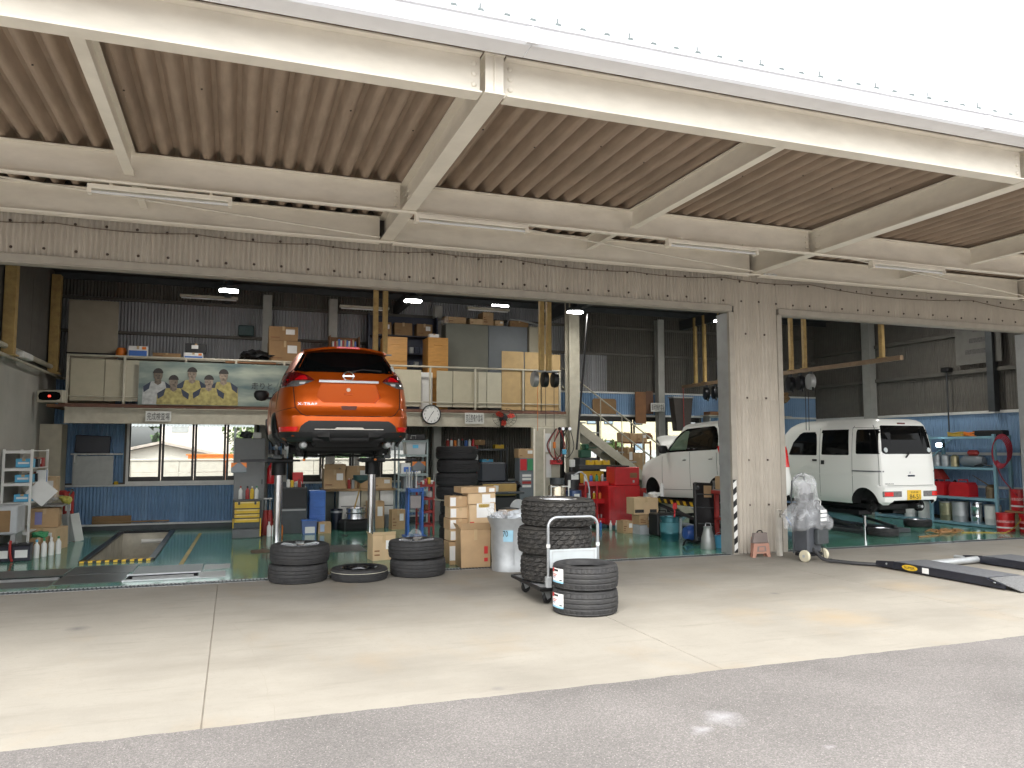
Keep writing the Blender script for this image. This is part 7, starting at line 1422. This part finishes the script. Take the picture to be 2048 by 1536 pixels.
# boards and wooden rack by the right windows
t = thing('hanging_board', 'brown wooden board hanging in front of the right window', 'board', (9.58,6.95,2.24)); bx(-.15, .15, -.015, .015, 0, .80, .004).build('board', brown, t); bx(.152, .36, -.012, .012, .25, .82, .004).build('dark_strip', M('dark_brown_strip', (.12,.06,.035), .6), t)
tag(MB().prism([(8.35,2.48),(9.0,2.48),(9.0,2.82),(8.96,2.86),(8.39,2.86),(8.35,2.82)], 'y', 7.14, 7.165).build('tan_board', cardd), 'brown rounded board on the blue wall above the right window', 'board')
rack('wooden_rack', 'small rack with cartons in front of the right window', 8.62, 9.42, 6.15, 6.5, (1.10,1.78), 1.80, brown)
for i, (x, w, h, m_) in enumerate(((8.74,.20,.22,card), (8.95,.18,.20,card), (9.18,.26,.20,card))): carton(['left','middle','right'][i] + ' carton on top of the small rack by the right window', (x,6.3,1.782), w, .26, h, 0, m_)
tag(mo('rag_heap', crumple(3, .13, 81, .6), brown, None, (9.38,6.3,1.92)), 'brown bundle on the right end of the small rack', 'bundle'); carton('tall brown carton on the lower shelf by the right window', (8.80,6.3,1.102), .28, .28, .55, 0, cardd); carton('square carton with red print on the lower shelf by the right window', (9.10,6.3,1.102), .32, .28, .42, 0, card)
# shelf with boxes above the van
t = thing('wall_shelf', 'thin wall shelf with boxes behind the van roof', 'shelf', (12.4,6.9,2.45)); bx(-1.0, 1.6, -.2, .2, 0, .025, .004).build('board', creamd, t); bx(-.9, -.87, -.1, .2, -.3, -.001).build('bracket', greyst, t); bx(1.4, 1.43, -.1, .2, -.3, -.001).build('bracket', greyst, t)
for i, (x, w, h, m_) in enumerate(((11.7,.5,.09,brown), (12.25,.26,.42,card), (12.68,.40,.30,paper), (13.5,.42,.46,card))): carton(['flat brown','tan upright','pale printed','large brown'][i] + ' carton on the shelf behind the van roof', (x,6.85,2.476), w, .3, h, 0, m_)
tag(mo('bag', crumple(3, .22, 91, .7), cardd, None, (13.75,6.85,2.98)), 'dark brown bundle on the large carton behind the van roof', 'bundle'); bottle((12.0,6.8,2.476), cyan, whitep, 'small pale blue bottle on the shelf behind the van roof', None, 1.1)
# ================================================================== RIGHT WALL RACK
rr2 = thing('blue_rack', 'pale blue steel rack with pails and fuel cans along the right wall', 'rack', (0,0,0))
for y in (1.34, 2.92, 4.5):
    for x in (14.58, 15.0): bx(x-.03, x+.03, y-.03, y+.03, 0, 1.92 if x < 14.8 else 1.9, .004).build('upright', ltblue, rr2)
for z in (.06, .60, 1.23, 1.88): MB().bx(14.60, 15.02, 1.36, 4.48, z-.012, z, .002).bx(14.555, 14.60, 1.36, 4.48, z-.05, z-.0, .003).build('shelf', ltblue, rr2)
MB().tube([(14.56,2.9,1.4), (14.56,2.3,1.84)], .014, 5).build('brace', ltblue, rr2)
pails = [(1.62,.155,.40,whitep,'white pail with red text, nearest on the bottom shelf of the blue rack'), (1.98,.13,.42,chrome,'shiny chrome can on the bottom shelf of the blue rack'), (2.38,.165,.42,galv,'galvanised pail on the bottom shelf of the blue rack'), (2.72,.15,.40,M('worn_olive_pail', (.30,.29,.18), .4, .5, var=.3),'worn olive pail beside the rack middle post'), (3.3,.15,.38,whitep,'white pail on the bottom shelf left of the middle post'), (3.7,.14,.30,whitep,'low white pail furthest on the bottom shelf')]
for y, r_, h, m_, lb in pails: pail((14.8, y, .062), r_, h, m_, lb, None, greyst if m_ is not chrome else None, 'pails on the blue rack')
def jerry(y, w, h, lb): 
    t = thing('fuel_can', lb, 'fuel can', (14.78, y, .602), PI/2, 'red fuel cans'); MB().prism([(-w/2,0),(w/2,0),(w/2,h*.7),(w/2-.08,h),(-w/2+.05,h),(-w/2,h*.75)], 'y', -.13, .13).build('body', red, t); MB().cyl((w/2-.09,0,h*.85), (w/2-.04,0,h*1.08), .03, n=10).build('cap', black, t); MB().tube([(-w/4,0,h), (-w/4,0,h+.05), (w/5,0,h+.05), (w/5,0,h)], .012, 6).build('handle', red, t); bx(-.12, .05, -.134, -.1305, h*.55, h*.68).build('label', paper, t)
jerry(2.28, .50, .30, 'long red fuel can on the blue rack second shelf'); jerry(2.82, .34, .30, 'short red fuel can nearer the van on the blue rack'); tag(MB().prism([(2.65,.95),(3.1,.95),(2.95,1.18),(2.85,1.2)], 'x', 14.66, 14.85).build('red_funnel', redd), 'dull red funnel on top of the short red fuel can', 'funnel')
t = thing('oil_can', 'brown long-spouted oil can on the blue rack', 'oil can', (14.78,1.62,.602)); MB().lathe([(0,0),(.10,0),(.10,.22),(.07,.26),(.03,.28),(0,.28)], 16).build('body', M('brown_tin', (.20,.15,.09), .5, .4), t); MB().cyl((0,.05,.26), (0,.42,.46), .016, .006, n=8).build('spout', M('brown_tin', (.2,.15,.09)), t)
for y, h, m_, lb in ((2.9,.30,galv,'silver can nearest the van'), (2.68,.27,galv,'second silver can'), (2.45,.26,M('brass_tin', (.4,.34,.2), .35, .7),'brass coloured can')): tag(MB().lathe([(0,0),(.085,0),(.085,h*.85),(.05,h*.95),(.03,h),(0,h)], 16, c=(14.78,y,1.232)).build('tin', m_), lb + ' on the third shelf of the blue rack', 'tin')
t = thing('air_tank', 'blue-grey air tank with red cap on the blue rack third shelf', 'tank', (14.78,2.0,1.232)); MB().lathe([(0,-.28),(.08,-.26),(.12,-.18),(.12,.18),(.08,.26),(0,.28)], 18, T=Matrix.Translation((0,0,.125)) @ Matrix.Rotation(PI/2, 4, 'X')).build('tank', slateblue, t); MB().bx(-.06, .06, -.13, .12, .24, .36, .04).build('motor', redd, t)
tag(MB().tube(smooth([(14.7,1.9,1.26), (14.66,1.7,1.30), (14.62,1.5,1.27), (14.7,1.35,1.30)]), .02, 6).build('hose', hosek), 'short black hose on the third shelf of the blue rack', 'hose')
for y, l_, m_, lb in ((2.35,.45,M('yellow_orange_hose', (.55,.36,.05), .6),'yellow coiled hose on top of the blue rack'), (1.95,.36,orange,'orange folded hose on top of the blue rack'), (1.55,.50,black,'black long case on top of the blue rack')):
    if m_ is black: tag(MB().bx(14.65, 14.85, y-.35, y+.35, 1.882, 2.0, .02).build('case', m_), lb, 'case')
    else:
        m = MB()
        for k in range(3): m.tube([(14.78+.14*math.cos(a), y+.21*math.sin(a), 1.90+.03*k+.012*math.sin(3*a+k)) for a in lin(0, 2*PI, 25)[:-1]], .016, 6, closed=True)
        o = tag(m.build('hose_coil', m_), lb, 'hose')
t = thing('work_lamp', 'bright lit work lamp clipped under the top shelf of the blue rack', 'lamp', (14.5,2.55,1.70)); MB().bx(-.04, .04, -.08, .08, -.05, .05, .01).build('case', black, t); bx(-.052, -.0405, -.06, .06, -.035, .035).build('lens', ledw, t)
L = bpy.data.lights.new('lamp_light', 'AREA'); L.size = .1; L.energy = 3; L.color = (.85,.92,1); lo_ = bpy.data.objects.new('lamp_light', L); COL.objects.link(lo_); lo_.parent = t; lo_.location = (-.06,0,0); lo_.rotation_euler = (0, PI/2, 0)
m = thing('hose_coil', 'red air hose coil hanging at the near end of the blue rack', 'hose', (14.56,1.18,1.55))
redh = M('dark_red_hose', (.32,.03,.05), .5)
for k in range(5): MB().tube([(.02*k-.04, .17*math.cos(a)*(1+.05*k), .30*math.sin(a)+.02*k-.02) for a in lin(0, 2*PI, 25)[:-1]], .012, 6, closed=True).build('loop', redh, m)
MB().tube(smooth([(-.02,.1,-.25), (-.02,.0,-.5), (0,-.15,-.7), (0,-.3,-.85)]), .011, 6).build('tail', redh, m)
tag(MB().tube(smooth([(14.9,.95,2.2), (14.88,1.0,1.7), (14.85,.95,1.2), (14.8,.75,.9), (14.8,.5,.8)]), .012, 6).build('cable', black), 'black cable hanging down beside the red hose coil', 'cable')
def redcan(x, y, z, r_, h, lb, txt='maxell'):
    t = thing('oil_pail', lb, 'pail', (x, y, z), 0, 'red oil pails'); MB().lathe([(0,0),(r_*.95,0),(r_*.97,.02),(r_,h*.9),(r_*1.04,h*.92),(r_*1.04,h),(0,h)], 24).build('body', red, t); MB().lathe([(r_*.985,h*.18),(r_*.995,h*.18),(r_*1.0,h*.26),(r_*.99,h*.26)], 24, closed=True).build('white_band', paper, t); me = MB().lathe([(r_*.99,h*.48),(r_*1.0,h*.48),(r_*1.003,h*.60),(r_*.995,h*.60)], 24, closed=True); me.build('lettering_band', M('red_white_print', (.62,.25,.25), .5, var=.6, scale=40), t)
redcan(14.42, 1.05, 0, .165, .36, 'red oil pail with white lettering on the floor by the blue rack'); redcan(14.62, .72, 0, .165, .36, 'red oil pail half out of frame on the floor'); redcan(14.72, .95, .40, .165, .42, 'upper red oil pail stacked at the right frame edge'); pail((14.9,1.15,.0), .14, .78, M('white_yellow_can', (.6,.55,.35), .5, var=.2), 'tall white and yellow can behind the red pails', None, None, None, False, 'can'); tag(bx(14.5, 14.95, .55, 1.12, .365, .395, .004).build('plank', wood), 'plank bridging the lower red oil pails', 'plank')
m = MB(); r = random.Random(4); P = []
for i in range(60):
    a = i*.55; P.append((13.05+.28*math.cos(a)*(1+.3*math.sin(i*.31)) + .10*math.sin(i*.17), 1.25+.16*math.sin(a)*(1+.25*math.cos(i*.23)), .012+.018*(i % 3)))
P += [(12.6,.95,.012), (12.3,.85,.012), (11.9,.80,.012)]
tag(MB().tube(smooth(P, 4), .010, 5).build('extension_cord', M('brown_orange_cord', (.34,.17,.06), .6)), 'orange-brown extension cord tangled on the floor before the van', 'cord')
tag(MB().tube(smooth([(13.3,1.1,.012), (13.7,.95,.012), (14.1,.8,.012), (14.4,.75,.2), (14.5,.8,.33)]), .009, 5).build('cord', M('yellow_cord', (.5,.34,.05), .6)), 'yellow cord running to the red oil pails', 'cord')
# right wall notice and bracket pole
t = thing('wall_notice', 'faded white notice board high on the right wall', 'notice', (15.06,2.0,3.45)); bx(0, .02, -.55, .55, 0, .95, .004).build('board', M('faded_notice', (.17,.165,.15), .8, var=.1, dirt=.6, dcol=(.12,.11,.10), dscale=4), t)
for k in range(3): bx(-.002, -.0003, -.35, .1+.1*k, .70-.24*k, .80-.24*k).build('faded_print', M('faded_ink', (.11,.105,.10), .8, var=.3, scale=25), t)
t = thing('pole', 'thin pole with dark clamp hanging on the right wall', 'pole', (15.0,2.75,0)); MB().cyl((0,0,2.0), (0,0,3.35), .016, n=8).build('rod', dgrey, t); MB().bx(-.08, .1, -.1, .1, 3.33, 3.43, .02).build('clamp', black, t)
# ================================================================== OUTSIDE BEHIND THE WINDOWS
def foliage(name, label, loc, rx, ry, rz_, mat, n=900, trunk=True, cat='tree', group=None):
    r = random.Random(int(loc[0]*7+loc[1]*3)); t = thing(name, label, cat, loc, 0, group); m = MB()
    cl = [(r.uniform(-.6,.6)*rx, r.uniform(-.6,.6)*ry, r.uniform(-.5,.75)*rz_, r.uniform(.25,.5)) for _ in range(9)]
    for _ in range(n):
        c = r.choice(cl); d = Vector((r.gauss(0,1), r.gauss(0,1), r.gauss(0,1))).normalized()*r.random()**.4
        p = Vector((c[0]+d.x*c[3]*rx, c[1]+d.y*c[3]*ry, c[2]+d.z*c[3]*rz_+rz_*1.1)); s = r.uniform(.07,.16)*max(rx, 1)*.6
        a = Vector((r.gauss(0,1), r.gauss(0,1), r.gauss(0,1))).normalized(); b = a.orthogonal().normalized()
        m.add([p-a*s, p+b*s*.6, p+a*s, p-b*s*.6], [(0,1,2,3)])
    m.build('crown', mat, t, recalc=False)
    if trunk: MB().cyl((0,0,0), (.05,0,rz_*1.0), .12, .06, n=8).build('trunk', M('bark', (.10,.075,.05), .9), t)
    return t
leaf = M('leaf_green', (.09,.13,.035), .7, var=.4, scale=1.5); leafd = M('dark_leaf_green', (.05,.09,.03), .7, var=.4, scale=1.5)
bwm = M('pale_block_wall', (.55,.50,.43), .85, var=.08)
fw_ = thing('block_wall', 'pale concrete block boundary wall behind the garage', 'wall', (0,13,0))
for i in range(14):
    for k in range(4): bx(-5+1.2*i+.005, -5+1.2*(i+1)-.005, 0, .15, .32*k+.004, .32*(k+1)-.004, .006).build('block', bwm, fw_)
bx(-5.05, 12, -.02, .17, 1.281, 1.33, .006).build('coping', bwm, fw_)
tag(MB().bx(-1.2, .6, 13.3, 13.5, 0, 1.42).bx(-1.25, .65, 13.28, 13.52, 1.421, 1.46).build('orange_barrier', orange), 'orange barrier panel behind the block wall left of the SUV', 'barrier')
hs_ = thing('house', 'beige house with low gabled roof seen through the left window', 'house', (-2.6,21,0)); hw = M('beige_render', (.74,.68,.60), .8, var=.05); rf = M('brown_roof_tile', (.45,.38,.33), .7, var=.15)
MB().bx(-2.4, 2.6, 0, 5, 0, 1.2).build('wall', hw, hs_); MB().prism([(-2.4,1.2),(2.6,1.2),(.1,1.75)], 'y', 0, 5).build('gable', hw, hs_); MB().prism([(-2.8,1.12),(.1,1.78),(.1,1.88),(-2.8,1.22)], 'y', -.3, 5.3).build('roof_slope', rf, hs_); MB().prism([(3.0,1.12),(.1,1.781),(.1,1.88),(3.0,1.22)], 'y', -.3, 5.3).build('roof_slope', rf, hs_)
t = thing('house', 'taller beige block house behind the gabled one', 'house', (-1.7,27,0)); MB().bx(-1.3, 2.2, 0, 5, 0, 3.4).build('wall', hw, t); bx(-1.4, 2.3, -.1, 5.1, 3.401, 3.6).build('roof', rf, t)
bx(-.9, -.2, -.02, .02, 2.3, 2.9).build('window', greyst, t)
foliage('tree', 'light green tree left of the gabled house beyond the window', (-4.6,19,0), 1.5, 1.5, 1.3, leaf); foliage('tree', 'round green tree right of the houses beyond the left window', (1.0,26,0), 1.8, 1.6, 1.5, leaf); foliage('tree', 'dark green tree beyond the window below the SUV', (3.6,24,0), 2.0, 1.8, 1.6, leafd); foliage('tree', 'broad dark green tree far beyond the left window', (-1.0,40,0), 5, 3, 2.2, leafd, 1500)
foliage('hedge', 'low green hedge before the apartment block', (14,20,0), 5, .8, .9, leaf, 1400, False, 'hedge')
ap = thing('apartment_block', 'cream apartment block seen through the right window', 'building', (21,34,0)); apm = M('cream_render', (.66,.58,.38), .8, var=.04); apw = M('pale_grey_render', (.60,.62,.64), .8, var=.04)
MB().bx(-1.5, 7, 0, 6, 0, 7).build('wall', apm, ap); bx(-5, -1.51, .5, 6, 0, 8).build('wing', apw, ap)
for k in range(3):
    for x in (-4.2, -2.6, .1, 1.3, 3.4, 5.2): yb = .5 if x < -1.5 else 0; w_ = bx(x-.32, x+.32, yb-.03, yb+.02, .9+2.2*k, 2.1+2.2*k).build('window', frm, ap); bx(x-.27, x+.27, yb-.045, yb-.031, .95+2.2*k, 2.05+2.2*k).build('pane', M('sky_pane', (.25,.32,.38), .1, var=.05), w_)
t = thing('fence', 'white metal panel fence outside the right window', 'fence', (9,13.4,0))
for i in range(12): bx(.8*i+.01, .8*i+.79, 0, .04, 0.05, 1.55, .004).build('panel', M('white_fence_panel', (.68,.70,.70), .5, var=.04), t)
aw = thing('awning', 'white corrugated plastic awning outside the back windows', 'awning', (-2.6,7.45,2.33))
def plastic():
    m = bpy.data.materials.new('milky_plastic'); m.use_nodes = True; n = m.node_tree.nodes; l = m.node_tree.links; p = n['Principled BSDF']; p.inputs['Base Color'].default_value = (.85,.88,.88,1); p.inputs['Roughness'].default_value = .4
    tr2 = n.new('ShaderNodeBsdfTranslucent'); tr2.inputs[0].default_value = (.9,.93,.93,1); x = n.new('ShaderNodeMixShader'); x.inputs[0].default_value = .6; l.new(p.outputs[0], x.inputs[1]); l.new(tr2.outputs[0], x.inputs[2]); l.new(x.outputs[0], n['Material Output'].inputs['Surface']); return m
pm = plastic()
for i in range(9):
    v = []; f = []
    for k in range(37):
        x = .9*k/36; z = .012*math.cos(2*PI*x/.075); v += [(x, 0, z), (x, 1.1, z-.22)]
        if k: f.append((2*k-2, 2*k, 2*k+1, 2*k-1))
    MB().add(v, f).build('sheet', pm, aw, (.89*i,0,.001*(i % 2)), recalc=False, ang=60)
for i in range(4): MB().bx(2.6*i, 2.6*i+.05, 1.0, 1.05, -2.33, -.24).build('post', galv, aw)
